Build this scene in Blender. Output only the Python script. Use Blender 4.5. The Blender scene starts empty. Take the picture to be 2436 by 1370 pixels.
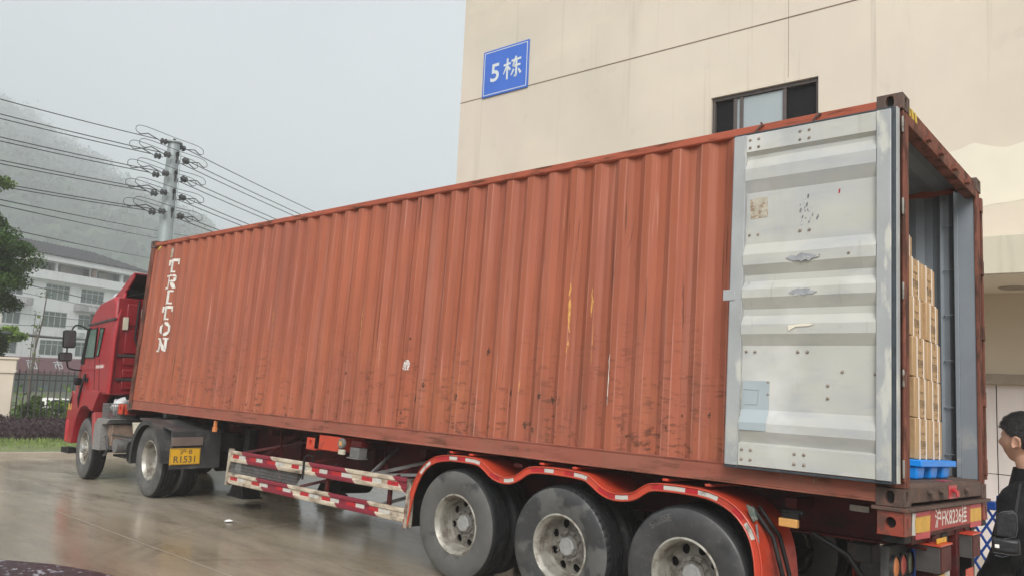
import bpy, bmesh, math, random
import numpy as np
from mathutils import Vector, Matrix, noise
R = math.radians
random.seed(7); rng = np.random.default_rng(7)
S = bpy.context.scene
COL = S.collection

# ---------------------------------------------------------------- camera
cam_d = bpy.data.cameras.new('camera'); cam = bpy.data.objects.new('camera', cam_d); COL.objects.link(cam)
S.camera = cam
cam_d.sensor_width = 36.0; cam_d.lens = 1874.3 / 2436.0 * 36.0
cam_d.clip_start = 0.05; cam_d.clip_end = 3000
YAW, PIT, ROL = R(130.5066), R(6.4807), R(2.6509)
_f = Vector((math.cos(PIT)*math.cos(YAW), math.cos(PIT)*math.sin(YAW), math.sin(PIT)))
_r = _f.cross(Vector((0, 0, 1))).normalized(); _u = _r.cross(_f)
_r2 = math.cos(ROL)*_r + math.sin(ROL)*_u; _u2 = -math.sin(ROL)*_r + math.cos(ROL)*_u
cam.matrix_world = Matrix(((_r2.x, _u2.x, -_f.x, 0), (_r2.y, _u2.y, -_f.y, 0), (_r2.z, _u2.z, -_f.z, 2.02), (0, 0, 0, 1)))

# ---------------------------------------------------------------- sky, sun, exposure
SUN_EL, SUN_AZ = R(42), R(306)          # azimuth of the sun, measured from +X towards +Y
w = bpy.data.worlds.new("World"); S.world = w; w.use_nodes = True
wn, wl = w.node_tree.nodes, w.node_tree.links
bg = wn['Background']
sky = wn.new('ShaderNodeTexSky'); sky.sky_type = 'NISHITA'; sky.sun_disc = False
sky.sun_elevation = SUN_EL; sky.sun_rotation = R(90) - SUN_AZ
sky.air_density = 1.0; sky.dust_density = 6.0; sky.ozone_density = 1.0
hs = wn.new('ShaderNodeHueSaturation'); hs.inputs['Saturation'].default_value = 0.16
wl.new(sky.outputs[0], hs.inputs['Color'])
tc_ = wn.new('ShaderNodeTexCoord'); nz = wn.new('ShaderNodeTexNoise'); nz.inputs['Scale'].default_value = 1.6; nz.inputs['Detail'].default_value = 4
wl.new(tc_.outputs['Generated'], nz.inputs['Vector'])
cr = wn.new('ShaderNodeValToRGB'); cr.color_ramp.elements[0].position = 0.3; cr.color_ramp.elements[1].position = 0.75
cr.color_ramp.elements[0].color = (3.1, 3.42, 3.68, 1); cr.color_ramp.elements[1].color = (4.5, 4.82, 5.05, 1)
wl.new(nz.outputs['Fac'], cr.inputs['Fac'])
mx = wn.new('ShaderNodeMixRGB'); mx.inputs['Fac'].default_value = 0.72
wl.new(hs.outputs['Color'], mx.inputs['Color1']); wl.new(cr.outputs['Color'], mx.inputs['Color2'])
wl.new(mx.outputs['Color'], bg.inputs['Color']); bg.inputs['Strength'].default_value = 0.08
sd = bpy.data.lights.new('sun', 'SUN'); so = bpy.data.objects.new('sun', sd); COL.objects.link(so)
sd.energy = 1.5; sd.angle = R(36); sd.color = (1, 0.985, 0.96)
so.rotation_euler = Vector((math.cos(SUN_EL)*math.cos(SUN_AZ), math.cos(SUN_EL)*math.sin(SUN_AZ), math.sin(SUN_EL))).to_track_quat('Z', 'Y').to_euler()
S.view_settings.view_transform = 'Standard'; S.view_settings.look = 'None'
S.view_settings.exposure = 1.28; S.view_settings.gamma = 1.0
S.render.engine = 'CYCLES'
S.cycles.max_bounces = 8; S.cycles.volume_bounces = 6; S.cycles.use_denoising = True

# ---------------------------------------------------------------- materials
MATS = {}
def sock(nt, a, b): nt.links.new(a, b)
def mat(name, col, rough=.6, metal=0., var=.12, vscale=3., bump=0., bscale=40., layers=(), rvar=0., spec=.5, coat=0., alpha=None, stretch=(1, 1, 1), post=None):
    """procedural material: base colour varied by noise, then stain layers:
       dict(col, s=(sx,sy,sz), lo, hi, d=detail, rough, z=(full, none), x=(full, none), amt)"""
    if name in MATS: return MATS[name]
    m = bpy.data.materials.new(name); m.use_nodes = True; nt = m.node_tree; N = nt.nodes
    p = N['Principled BSDF']; p.inputs['Metallic'].default_value = metal
    p.inputs['Specular IOR Level'].default_value = spec
    if coat: p.inputs['Coat Weight'].default_value = coat; p.inputs['Coat Roughness'].default_value = .12
    tc = N.new('ShaderNodeTexCoord'); O = tc.outputs['Object']
    def nse(s, d, seed, rough=.55):
        mp = N.new('ShaderNodeMapping'); mp.inputs['Scale'].default_value = s
        mp.inputs['Location'].default_value = (seed*7.13, seed*3.7, seed*5.9)
        n = N.new('ShaderNodeTexNoise'); n.inputs['Scale'].default_value = 1; n.inputs['Detail'].default_value = d; n.inputs['Roughness'].default_value = rough
        sock(nt, O, mp.inputs['Vector']); sock(nt, mp.outputs[0], n.inputs['Vector']); return n.outputs['Fac']
    def rampf(v, lo, hi, a=0., b=1.):
        r = N.new('ShaderNodeMapRange'); r.inputs['From Min'].default_value = lo; r.inputs['From Max'].default_value = hi
        r.inputs['To Min'].default_value = a; r.inputs['To Max'].default_value = b; sock(nt, v, r.inputs['Value']); return r.outputs[0]
    def mul(a, b):
        k = N.new('ShaderNodeMath'); k.operation = 'MULTIPLY'; sock(nt, a, k.inputs[0])
        if isinstance(b, (int, float)): k.inputs[1].default_value = b
        else: sock(nt, b, k.inputs[1])
        return k.outputs[0]
    n0 = nse(tuple(vscale*q for q in stretch), 4, len(MATS) + 1)
    mix = N.new('ShaderNodeMixRGB'); a = [max(0, c*(1-var)) for c in col]; b = [c*(1+var) for c in col]
    mix.inputs['Color1'].default_value = (*a, 1); mix.inputs['Color2'].default_value = (*b, 1)
    sock(nt, rampf(n0, .3, .7), mix.inputs['Fac']); C = mix.outputs[0]
    rv = N.new('ShaderNodeValue'); rv.outputs[0].default_value = rough; Ro = rv.outputs[0]
    if rvar: Ro = rampf(n0, .3, .7, rough-rvar, rough+rvar)
    for i, L in enumerate(layers):
        n = nse(L.get('s', (3, 3, 3)), L.get('d', 6), i*3 + 11 + L.get('seed', 0), L.get('nr', .6))
        f = rampf(n, L.get('lo', .5), L.get('hi', .6))
        for ax in 'xyz':
            if ax in L:
                sp = N.new('ShaderNodeSeparateXYZ'); sock(nt, O, sp.inputs[0])
                f = mul(f, rampf(sp.outputs['xyz'.index(ax)], L[ax][1], L[ax][0]))
        if 'n2' in L: f = mul(f, rampf(nse(L['n2'], 2, i + 31), .45, .6))
        f = mul(f, L.get('amt', 1.))
        x = N.new('ShaderNodeMixRGB'); sock(nt, f, x.inputs['Fac']); sock(nt, C, x.inputs['Color1']); x.inputs['Color2'].default_value = (*L['col'], 1); C = x.outputs[0]
        if 'rough' in L:
            y = N.new('ShaderNodeMixRGB'); sock(nt, f, y.inputs['Fac']); sock(nt, Ro, y.inputs['Color1']); y.inputs['Color2'].default_value = (L['rough'],)*3 + (1,); Ro = y.outputs[0]
    if post: C = post(nt, N, O, C)
    sock(nt, C, p.inputs['Base Color']); sock(nt, Ro, p.inputs['Roughness'])
    if bump:
        bn = nse((bscale,)*3, 3, 77); bb = N.new('ShaderNodeBump'); bb.inputs['Strength'].default_value = bump; bb.inputs['Distance'].default_value = .02
        sock(nt, bn, bb.inputs['Height']); sock(nt, bb.outputs[0], p.inputs['Normal'])
    if alpha is not None: p.inputs['Alpha'].default_value = alpha
    MATS[name] = m; return m

RUST = (.085, .035, .02)
M = {}
def rib_wear_and_tone(nt, N, O, C):
    """paint rubbed light on the outer rib corners, darker lines in the inner corners"""
    def mth(op, a, b):
        k = N.new('ShaderNodeMath'); k.operation = op
        for i, q in enumerate((a, b)):
            if isinstance(q, (int, float)): k.inputs[i].default_value = q
            else: nt.links.new(q, k.inputs[i])
        return k.outputs[0]
    sp = N.new('ShaderNodeSeparateXYZ'); nt.links.new(O, sp.inputs[0])
    t = mth('FRACT', mth('MULTIPLY', mth('ADD', sp.outputs[0], .13), -1/.278), 0)
    for i, (c0, wd, sc, lo, hi, col, amt) in enumerate(((0.0, .035, (40, 1, .9), .42, .66, (.50, .24, .18), .75), (.259, .035, (40, 1, 1.1), .42, .66, (.50, .24, .18), .75), (.504, .05, (25, 1, 1.6), .48, .66, (.17, .06, .04), .4), (.755, .05, (25, 1, 1.3), .48, .66, (.17, .06, .04), .4), (.63, .10, (12, 1, .35), .58, .72, (.19, .07, .045), .35))):
        d = mth('ABSOLUTE', mth('SUBTRACT', t, c0), 0)
        if c0 == 0.0: d = mth('MINIMUM', d, mth('SUBTRACT', 1.0, t))
        f = mth('MAXIMUM', mth('SUBTRACT', 1.0, mth('DIVIDE', d, wd)), 0.0)
        mp = N.new('ShaderNodeMapping'); mp.inputs['Scale'].default_value = sc; mp.inputs['Location'].default_value = (i*3.1, 0, i*7.7)
        n = N.new('ShaderNodeTexNoise'); n.inputs['Scale'].default_value = 1; n.inputs['Detail'].default_value = 6; nt.links.new(O, mp.inputs['Vector']); nt.links.new(mp.outputs[0], n.inputs['Vector'])
        r = N.new('ShaderNodeMapRange'); r.inputs['From Min'].default_value = lo; r.inputs['From Max'].default_value = hi; nt.links.new(n.outputs['Fac'], r.inputs['Value'])
        f = mth('MULTIPLY', mth('MULTIPLY', f, r.outputs[0]), amt); x = N.new('ShaderNodeMixRGB'); nt.links.new(f, x.inputs['Fac']); nt.links.new(C, x.inputs['Color1']); x.inputs['Color2'].default_value = (*col, 1); C = x.outputs[0]
    return C
M['paint'] = mat('container_paint', (.345, .102, .054), .62, spec=.22, var=.10, vscale=.9, stretch=(1.5, 1, .5), bump=.08, bscale=14, layers=[
    dict(col=(.42, .18, .13), s=(9, 9, .35), lo=.5, hi=.78, d=3, amt=.6),
    dict(col=(.19, .062, .042), s=(16, 9, .5), lo=.52, hi=.72, d=5, amt=.45, seed=17),
    dict(col=(.26, .085, .06), s=(.5, 1, .5), lo=.45, hi=.7, d=3, amt=.6, seed=21),
    dict(col=(.25, .06, .035), s=(3.5, 3, .5), lo=.55, hi=.8, d=4, amt=.5),
    dict(col=(.42, .16, .07), s=(2, 2, 1.2), lo=.52, hi=.75, d=5, z=(.1, 1.5), amt=.5),
    dict(col=RUST, s=(7, 7, 9), lo=.60, hi=.68, d=8, z=(.15, 1.25), amt=.85, rough=.9),
    dict(col=(.06, .03, .022), s=(6, 6, 5), lo=.61, hi=.69, d=10, nr=.72, z=(.12, .75), amt=.9, rough=.9, seed=3),
    dict(col=(.10, .045, .03), s=(7, 5, 26), lo=.54, hi=.62, d=6, n2=(3.6, 1, .9), z=(.14, 1.5), amt=.85, rough=.9, seed=41),
    dict(col=(.06, .03, .02), s=(22, 22, .8), lo=.69, hi=.73, d=2, amt=.7, seed=5),
    dict(col=(.14, .06, .04), s=(6, 6, 1.1), lo=.56, hi=.70, d=8, z=(.15, 1.7), amt=.55, rough=.9, seed=27),
    dict(col=(.24, .10, .06), s=(11, 9, 11), lo=.57, hi=.66, d=9, z=(.15, 1.1), amt=.6, rough=.9, seed=33),
    dict(col=(.50, .26, .20), s=(30, 30, .6), lo=.68, hi=.72, d=2, amt=.6, seed=8)], post=rib_wear_and_tone)
M['rail'] = mat('container_rail_paint', (.28, .10, .068), .65, spec=.25, var=.14, vscale=2, layers=[
    dict(col=RUST, s=(2, 8, 14), lo=.52, hi=.66, d=8, amt=.7, rough=.9),
    dict(col=(.30, .09, .06), s=(4, 4, 4), lo=.5, hi=.53, d=5, amt=.6, seed=4)])
M['toprail'] = mat('container_top_rail_paint', (.36, .09, .05), .6, spec=.25, var=.12, vscale=2, layers=[
    dict(col=RUST, s=(3, 8, 20), lo=.54, hi=.66, d=8, amt=.85, rough=.9)])
M['rustpost'] = mat('rusty_painted_steel', (.17, .06, .04), .7, spec=.25, var=.2, vscale=3, layers=[
    dict(col=(.055, .03, .022), s=(7, 7, 3), lo=.48, hi=.6, d=8, amt=.85, rough=.95),
    dict(col=(.32, .13, .08), s=(9, 9, 4), lo=.6, hi=.7, d=6, amt=.5, seed=2)])
M['casting'] = mat('brown_cast_steel', (.085, .052, .04), .62, var=.25, vscale=9, bump=.25, bscale=30, layers=[
    dict(col=(.16, .06, .035), s=(8, 8, 8), lo=.55, hi=.65, amt=.6)])
M['doorpaint'] = mat('grey_door_paint', (.47, .465, .42), .3, var=.08, vscale=1.6, bump=.05, bscale=9, layers=[
    dict(col=(.38, .39, .41), s=(1.3, 1, 3.2), lo=.44, hi=.72, d=3, amt=.7),
    dict(col=(.33, .34, .37), s=(2.2, 1, 7.0), lo=.52, hi=.72, d=3, amt=.45, seed=9),
    dict(col=(.38, .35, .27), s=(5, 1, .8), lo=.58, hi=.72, d=6, amt=.4, seed=31),
    dict(col=(.20, .19, .17), s=(14, 5, 1.2), lo=.64, hi=.74, d=6, amt=.35, seed=12),
    dict(col=(.66, .65, .62), s=(1.1, 1, 1.5), lo=.54, hi=.7, d=4, amt=.6, seed=2),
    dict(col=(.13, .12, .12), s=(6, 6, 9), lo=.70, hi=.76, d=8, amt=.6, seed=6)])
M['stile'] = mat('blue_grey_worn_paint', (.35, .36, .362), .5, var=.1, vscale=3, bump=.06, layers=[
    dict(col=(.55, .54, .48), s=(9, 9, 2.2), lo=.55, hi=.62, d=8, amt=.8),
    dict(col=(.55, .53, .44), s=(6, 6, 6), lo=.45, hi=.6, d=7, z=(.16, .6), amt=.8, seed=3),
    dict(col=(.13, .07, .05), s=(20, 20, 12), lo=.68, hi=.74, d=6, amt=.6, seed=1)])
M['inner'] = mat('interior_grey_paint', (.20, .225, .25), .55, var=.12, vscale=2, layers=[
    dict(col=(.42, .40, .36), s=(4, 4, 3), lo=.5, hi=.62, d=7, z=(.2, .7), amt=.8),
    dict(col=(.12, .07, .05), s=(8, 8, 5), lo=.62, hi=.7, d=8, z=(.2, 1.6), amt=.8, seed=4)])
M['gasket'] = mat('black_rubber_gasket', (.035, .045, .055), .5, var=.3, vscale=12)
M['steel'] = mat('bare_grey_steel', (.30, .30, .30), .4, .7, var=.2, vscale=15)
M['rivet'] = mat('rusty_bolt_head', (.30, .25, .2), .45, .4, var=.35, vscale=40)
M['white'] = mat('white_stencil_paint', (.66, .63, .57), .6, var=.06, vscale=6, layers=[dict(col=(.36, .13, .09), s=(16, 16, 9), lo=.58, hi=.66, d=8, amt=.85)])
M['yellowmark'] = mat('yellow_hazard_paint', (.62, .45, .04), .5, var=.1)
M['ochre'] = mat('exposed_ochre_primer', (.55, .27, .07), .8, var=.3, vscale=20, layers=[dict(col=(.35, .1, .06), s=(20, 20, 12), lo=.52, hi=.58, amt=.9)])
M['darkhole'] = mat('dark_cavity', (.012, .011, .011), .9, var=.1)  # near-black colour stands in for the shade inside holes
M['plywood'] = mat('container_floor_boards', (.10, .062, .048), .75, var=.3, vscale=4, layers=[dict(col=(.14, .10, .085), s=(3, 9, 3), lo=.5, hi=.65, amt=.6)])
M['card'] = mat('brown_cardboard', (.45, .29, .15), .62, var=.05, vscale=4, bump=.06, bscale=18)
M['tape'] = mat('shiny_packing_film', (.39, .25, .13), .22, var=.12, vscale=9, bump=.5, bscale=16, coat=.4)
M['strap'] = mat('white_strapping', (.78, .74, .70), .4, var=.04)
M['ink'] = mat('dark_print_ink', (.11, .075, .045), .7, var=.2)
M['browntape'] = mat('brown_tape', (.33, .20, .10), .35, var=.1)
M['blue'] = mat('blue_plastic', (.008, .25, .80), .38, var=.08, vscale=5, bump=.03)
M['trred'] = mat('dark_red_chassis_paint', (.070, .008, .008), .5, spec=.25, var=.25, vscale=3, layers=[
    dict(col=(.022, .016, .015), s=(2.5, 3, 4), lo=.5, hi=.66, d=6, amt=.8, rough=.8)])
M['trorange'] = mat('orange_red_fender_paint', (.50, .052, .022), .42, var=.1, vscale=3, coat=.2, layers=[
    dict(col=(.12, .03, .02), s=(5, 5, 5), lo=.54, hi=.72, d=8, amt=.75, rough=.8),
    dict(col=(.30, .16, .11), s=(9, 9, 9), lo=.58, hi=.72, d=8, amt=.4, rough=.85, seed=4)])
M['tagred'] = mat('red_reflector', (.42, .014, .022), .35, var=.15, vscale=20, layers=[dict(col=(.12, .03, .025), s=(12, 12, 12), lo=.56, hi=.7, d=6, amt=.6)])
M['tagwhite'] = mat('white_reflector', (.52, .50, .45), .4, var=.08, vscale=30, layers=[dict(col=(.12, .1, .09), s=(14, 14, 14), lo=.56, hi=.70, d=6, amt=.7)])
M['amber'] = mat('amber_lens', (.58, .30, .09), .3, var=.1, vscale=40)
M['redlens'] = mat('red_lens', (.40, .09, .07), .3, var=.1, vscale=40)
M['orlens'] = mat('orange_lens', (.62, .22, .08), .3, var=.1, vscale=40)
M['grlens'] = mat('dull_clear_lens', (.15, .16, .11), .3, var=.1, vscale=40)
M['black'] = mat('black_grimy_parts', (.009, .0085, .0085), .55, spec=.25, var=.4, vscale=8, layers=[dict(col=(.03, .027, .024), s=(6, 6, 6), lo=.55, hi=.65, amt=.6)])
M['darkgrey'] = mat('dark_grey_plastic', (.035, .035, .035), .5, var=.25, vscale=5, layers=[dict(col=(.11, .10, .09), s=(5, 5, 5), lo=.5, hi=.65, amt=.6)])
M['dullgrey'] = mat('dull_grey_metal', (.17, .165, .16), .5, .2, var=.2, vscale=6, layers=[dict(col=(.1, .075, .06), s=(6, 6, 6), lo=.55, hi=.7, amt=.6)])
M['cream'] = mat('cream_plastic', (.50, .46, .36), .4, var=.08)
def wetpatch(lo, hi):
    return [dict(col=(.028, .029, .031), s=(3.2, 3.2, 3.2), lo=lo, hi=hi+.045, d=5, rough=.3, nr=.55, amt=.85),
            dict(col=(.17, .155, .13), s=(2, 2, 2), lo=.5, hi=.75, d=4, amt=.35, seed=8),
            dict(col=(.16, .15, .14), s=(25, 25, 25), lo=.6, hi=.75, d=5, amt=.35, seed=4)]
M['tyre_dry'] = mat('dusty_grey_rubber', (.098, .094, .088), .7, var=.12, vscale=9, layers=wetpatch(.58, .60))
M['tyre_wet'] = mat('half_wet_rubber', (.095, .094, .09), .65, var=.12, vscale=9, layers=wetpatch(.47, .49))
M['tread'] = mat('black_tread_rubber', (.014, .014, .015), .6, spec=.25, var=.3, vscale=12, layers=[dict(col=(.09, .085, .075), s=(9, 9, 9), lo=.58, hi=.72, amt=.5)])
M['tyre_plain'] = mat('grey_rubber', (.105, .10, .095), .7, var=.2, vscale=7, layers=[dict(col=(.05, .05, .05), s=(5, 5, 5), lo=.5, hi=.62, amt=.6)])
M['tyre_dark'] = mat('dark_rubber', (.045, .045, .047), .5, var=.15, vscale=9, layers=wetpatch(.56, .60))
M['rim'] = mat('dusty_silver_rim', (.40, .38, .33), .42, .45, var=.15, vscale=8, layers=[
    dict(col=(.13, .10, .075), s=(7, 7, 7), lo=.46, hi=.62, d=7, amt=.8, rough=.8)])
M['disc'] = mat('grimy_wheel_disc', (.24, .225, .20), .5, .3, var=.2, vscale=12, layers=[dict(col=(.06, .05, .04), s=(10, 10, 10), lo=.5, hi=.65, amt=.7)])
M['hub'] = mat('grey_hub_cap', (.34, .335, .32), .5, .2, var=.12, vscale=14)
M['cab'] = mat('red_cab_paint', (.34, .012, .020), .36, var=.10, vscale=1.5, coat=.3, layers=[dict(col=(.33, .06, .06), s=(2, 2, 3), lo=.5, hi=.7, z=(1.2, 2.4), amt=.5, rough=.55), dict(col=(.13, .05, .04), s=(5, 5, 2.5), lo=.55, hi=.75, d=8, amt=.45, rough=.7, seed=3)])
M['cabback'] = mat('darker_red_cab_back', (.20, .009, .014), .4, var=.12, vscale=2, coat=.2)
M['glass'] = mat('cab_window_glass', (.10, .16, .13), .06, var=.3, vscale=2, spec=.9)
M['mirror'] = mat('mirror_glass', (.10, .13, .13), .08, .7, var=.3, vscale=5)
M['plateyel'] = mat('yellow_number_plate', (.66, .36, .02), .45, var=.08, vscale=12, layers=[dict(col=(.16, .09, .03), s=(9, 9, 9), lo=.60, hi=.72, amt=.6)])
M['crate'] = mat('grey_plastic_crate_paint', (.15, .15, .145), .6, var=.15, vscale=12)
def guardpost(nt, N, O, C):
    sp = N.new('ShaderNodeSeparateXYZ'); nt.links.new(O, sp.inputs[0])
    a = N.new('ShaderNodeMath'); a.operation = 'MULTIPLY_ADD'; nt.links.new(sp.outputs[2], a.inputs[0]); a.inputs[1].default_value = 1.5; nt.links.new(sp.outputs[0], a.inputs[2])
    b = N.new('ShaderNodeMath'); b.operation = 'MULTIPLY_ADD'; nt.links.new(a.outputs[0], b.inputs[0]); b.inputs[1].default_value = 1/1.6; b.inputs[2].default_value = 10.5375
    c = N.new('ShaderNodeMath'); c.operation = 'FRACT'; nt.links.new(b.outputs[0], c.inputs[0])
    d = N.new('ShaderNodeMath'); d.operation = 'LESS_THAN'; nt.links.new(c.outputs[0], d.inputs[0]); d.inputs[1].default_value = .46
    m = N.new('ShaderNodeMixRGB'); nt.links.new(d.outputs[0], m.inputs['Fac']); nt.links.new(C, m.inputs['Color1']); m.inputs['Color2'].default_value = (.20, .014, .028, 1); return m.outputs[0]
M['guard'] = mat('red_and_cream_guard_paint', (.55, .47, .36), .45, var=.1, vscale=6, layers=[
    dict(col=(.22, .15, .10), s=(5, 8, 16), lo=.44, hi=.64, d=8, amt=.75),
    dict(col=(.05, .04, .03), s=(2.2, 5, 3), lo=.60, hi=.68, d=7, amt=.85, seed=4)], post=guardpost)
M['guarddirt'] = mat('oily_cream_paint', (.36, .31, .24), .5, var=.2, vscale=8, layers=[dict(col=(.03, .025, .02), s=(9, 9, 6), lo=.45, hi=.6, amt=.9)])
M['wall'] = mat('beige_rendered_wall', (.655, .58, .475), .8, var=.035, vscale=.35, bump=.05, bscale=20, layers=[
    dict(col=(.50, .445, .36), s=(.22, .3, .14), lo=.40, hi=.66, d=6, amt=.8),
    dict(col=(.42, .36, .29), s=(1.3, 1.3, .22), lo=.60, hi=.76, d=7, amt=.45, seed=23),
    dict(col=(.63, .53, .46), s=(.45, .5, .35), lo=.5, hi=.62, d=3, amt=.5, seed=13),
    dict(col=(.36, .30, .25), s=(9, 9, .16), lo=.62, hi=.78, d=4, amt=.45, seed=15),
    dict(col=(.45, .41, .33), s=(2.5, 2, 2.2), lo=.62, hi=.78, d=8, amt=.4, seed=19),
    dict(col=(.70, .62, .49), s=(.5, .5, .9), lo=.52, hi=.7, d=3, amt=.5, seed=3),
    dict(col=(.40, .33, .25), s=(4.5, 4, .12), lo=.66, hi=.76, d=3, amt=.35, seed=5)])
M['wallwhite'] = mat('cream_touch_up_paint', (.71, .655, .54), .75, var=.03, vscale=2)
M['canopy'] = mat('canopy_concrete', (.60, .55, .43), .8, var=.06, vscale=1, layers=[dict(col=(.28, .25, .19), s=(7, 7, .6), lo=.5, hi=.75, d=4, amt=.5)])
M['soffit'] = mat('canopy_soffit_paint', (.80, .74, .62), .8, var=.05, vscale=1.5)
M['lowwall'] = mat('shaded_wall_paint', (.68, .60, .46), .8, var=.05, vscale=1)
M['gate'] = mat('dull_steel_door', (.78, .71, .67), .55, var=.06, vscale=1.3, layers=[dict(col=(.5, .45, .42), s=(3, 3, .5), lo=.5, hi=.7, amt=.5)])
M['lintel'] = mat('brown_lintel', (.33, .28, .22), .5, var=.2, vscale=3, layers=[dict(col=(.45, .42, .37), s=(5, 5, 30), lo=.6, hi=.7, amt=.7)])
M['joint'] = mat('dark_wall_joint', (.20, .14, .10), .8, var=.2)
M['winframe'] = mat('dark_bronze_frame', (.09, .072, .066), .45, var=.15, vscale=8)
M['winglass'] = mat('pale_sky_glass', (.36, .41, .42), .12, var=.06, vscale=1, spec=.6)
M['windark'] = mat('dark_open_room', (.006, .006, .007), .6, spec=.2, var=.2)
M['sign'] = mat('blue_sign_enamel', (.045, .14, .55), .4, var=.05, vscale=2)
M['signwhite'] = mat('sign_lettering_white', (.62, .66, .66), .5, var=.03)
def tyremarks(nt, N, O, C):
    """faint curved tyre scrubs left on the slab"""
    for (cx, cy, r0, r1, k, amt) in ((-5.9, 6.2, 2.7, 3.9, 26., .22), (-9.0, -.5, 5.0, 6.3, 17., .2), (-3.0, 1.0, 5.6, 6.2, 30., .18)):
        mp = N.new('ShaderNodeMapping'); mp.inputs['Location'].default_value = (-cx, -cy, 0); nt.links.new(O, mp.inputs['Vector'])
        ln = N.new('ShaderNodeVectorMath'); ln.operation = 'LENGTH'; nt.links.new(mp.outputs[0], ln.inputs[0])
        a = N.new('ShaderNodeMapRange'); a.interpolation_type = 'SMOOTHSTEP'; a.inputs['From Min'].default_value = r0; a.inputs['From Max'].default_value = r0+.4; nt.links.new(ln.outputs['Value'], a.inputs['Value'])
        b = N.new('ShaderNodeMapRange'); b.interpolation_type = 'SMOOTHSTEP'; b.inputs['From Min'].default_value = r1; b.inputs['From Max'].default_value = r1-.4; nt.links.new(ln.outputs['Value'], b.inputs['Value'])
        w_ = N.new('ShaderNodeMath'); w_.operation = 'MULTIPLY'; nt.links.new(ln.outputs['Value'], w_.inputs[0]); w_.inputs[1].default_value = k
        sn = N.new('ShaderNodeMath'); sn.operation = 'SINE'; nt.links.new(w_.outputs[0], sn.inputs[0])
        n = N.new('ShaderNodeTexNoise'); n.inputs['Scale'].default_value = .9; n.inputs['Detail'].default_value = 6; nt.links.new(mp.outputs[0], n.inputs['Vector'])
        q = N.new('ShaderNodeMapRange'); q.inputs['From Min'].default_value = .45; q.inputs['From Max'].default_value = .62; nt.links.new(n.outputs['Fac'], q.inputs['Value'])
        f = sn.outputs[0]
        h = N.new('ShaderNodeMapRange'); h.inputs['From Min'].default_value = -.6; h.inputs['From Max'].default_value = 1; nt.links.new(f, h.inputs['Value']); f = h.outputs[0]
        for o in (a.outputs[0], b.outputs[0], q.outputs[0], None):
            m = N.new('ShaderNodeMath'); m.operation = 'MULTIPLY'; nt.links.new(f, m.inputs[0])
            if o is None: m.inputs[1].default_value = amt*1.6
            else: nt.links.new(o, m.inputs[1])
            f = m.outputs[0]
        x = N.new('ShaderNodeMixRGB'); nt.links.new(f, x.inputs['Fac']); nt.links.new(C, x.inputs['Color1']); x.inputs['Color2'].default_value = (.09, .075, .06, 1); C = x.outputs[0]
    return C
M['concrete'] = mat('wet_concrete_yard', (.30, .25, .178), .16, var=.10, vscale=.5, bump=.06, bscale=45, spec=.6, layers=[
    dict(col=(.42, .37, .295), s=(.22, .5, 1), lo=.42, hi=.66, d=5, amt=.75, rough=.28),
    dict(col=(.15, .12, .085), s=(.30, 1.3, 1), lo=.46, hi=.72, d=6, rough=.09, amt=.75, seed=2),
    dict(col=(.2, .165, .12), s=(.7, 3.4, 1), lo=.50, hi=.74, d=5, rough=.12, amt=.6, seed=5),
    dict(col=(.12, .10, .08), s=(2.2, 7, 1), lo=.62, hi=.75, d=5, rough=.15, amt=.4, seed=7),
    dict(col=(.5, .45, .37), s=(18, 18, 3), lo=.58, hi=.8, d=8, amt=.4, seed=9),
    dict(col=(.09, .08, .065), s=(26, 26, 3), lo=.60, hi=.72, d=6, amt=.5, seed=29)], post=tyremarks)
M['kerb'] = mat('kerb_concrete', (.33, .28, .22), .7, var=.12, vscale=3)
M['soil'] = mat('far_ground_earth', (.10, .11, .055), .9, var=.3, vscale=.6)
M['lawn'] = mat('lawn_turf', (.15, .18, .065), .9, var=.25, vscale=3, layers=[dict(col=(.21, .20, .14), s=(2, 2, 2), lo=.5, hi=.65, amt=.6)])
M['grass'] = mat('grass_blades', (.20, .27, .07), .7, var=.3, vscale=3)
M['hedge'] = mat('purple_leaves', (.062, .040, .044), .6, spec=.12, var=.45, vscale=9)
M['leafd'] = mat('dark_green_leaves', (.052, .095, .022), .5, spec=.12, var=.4, vscale=2.5)
M['leafl'] = mat('yellow_green_leaves', (.17, .26, .05), .6, spec=.12, var=.35, vscale=2.5)
M['leafm'] = mat('mid_green_leaves', (.11, .17, .04), .6, spec=.12, var=.4, vscale=2.5)
M['bark'] = mat('grey_brown_bark', (.13, .11, .09), .85, var=.3, vscale=15)
M['pillar'] = mat('cream_gate_pillar', (.68, .59, .48), .75, var=.05, vscale=2)
M['iron'] = mat('dark_iron_fence', (.04, .036, .033), .5, var=.2)
M['bwhite'] = mat('white_apartment_wall', (.80, .80, .79), .8, var=.05, vscale=.4, layers=[dict(col=(.42, .41, .40), s=(1.5, 1.5, .3), lo=.55, hi=.75, amt=.5)])
M['brec'] = mat('recessed_loggia_wall', (.36, .355, .365), .8, var=.1, vscale=.6)
M['bglass'] = mat('green_grey_glazing', (.085, .12, .105), .3, var=.35, vscale=.7)
M['bframe'] = mat('pale_window_frame', (.42, .44, .42), .5, var=.05)
M['cage'] = mat('rusty_window_cage', (.28, .23, .18), .7, var=.2)
M['tiles'] = mat('grey_roof_tiles', (.045, .045, .05), .8, spec=.1, var=.2, vscale=2, layers=[dict(col=(.15, .15, .15), s=(2, 5, 2), lo=.55, hi=.66, d=6, amt=.8)])
M['balc'] = mat('balcony_grey', (.36, .34, .34), .7, var=.1)
M['maroon'] = mat('maroon_shop_board', (.13, .03, .04), .6, var=.1)
M['polem'] = mat('galvanised_pole', (.36, .40, .40), .5, .3, var=.08, vscale=2)
M['insul'] = mat('dark_insulator', (.035, .033, .035), .3, var=.2)
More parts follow.
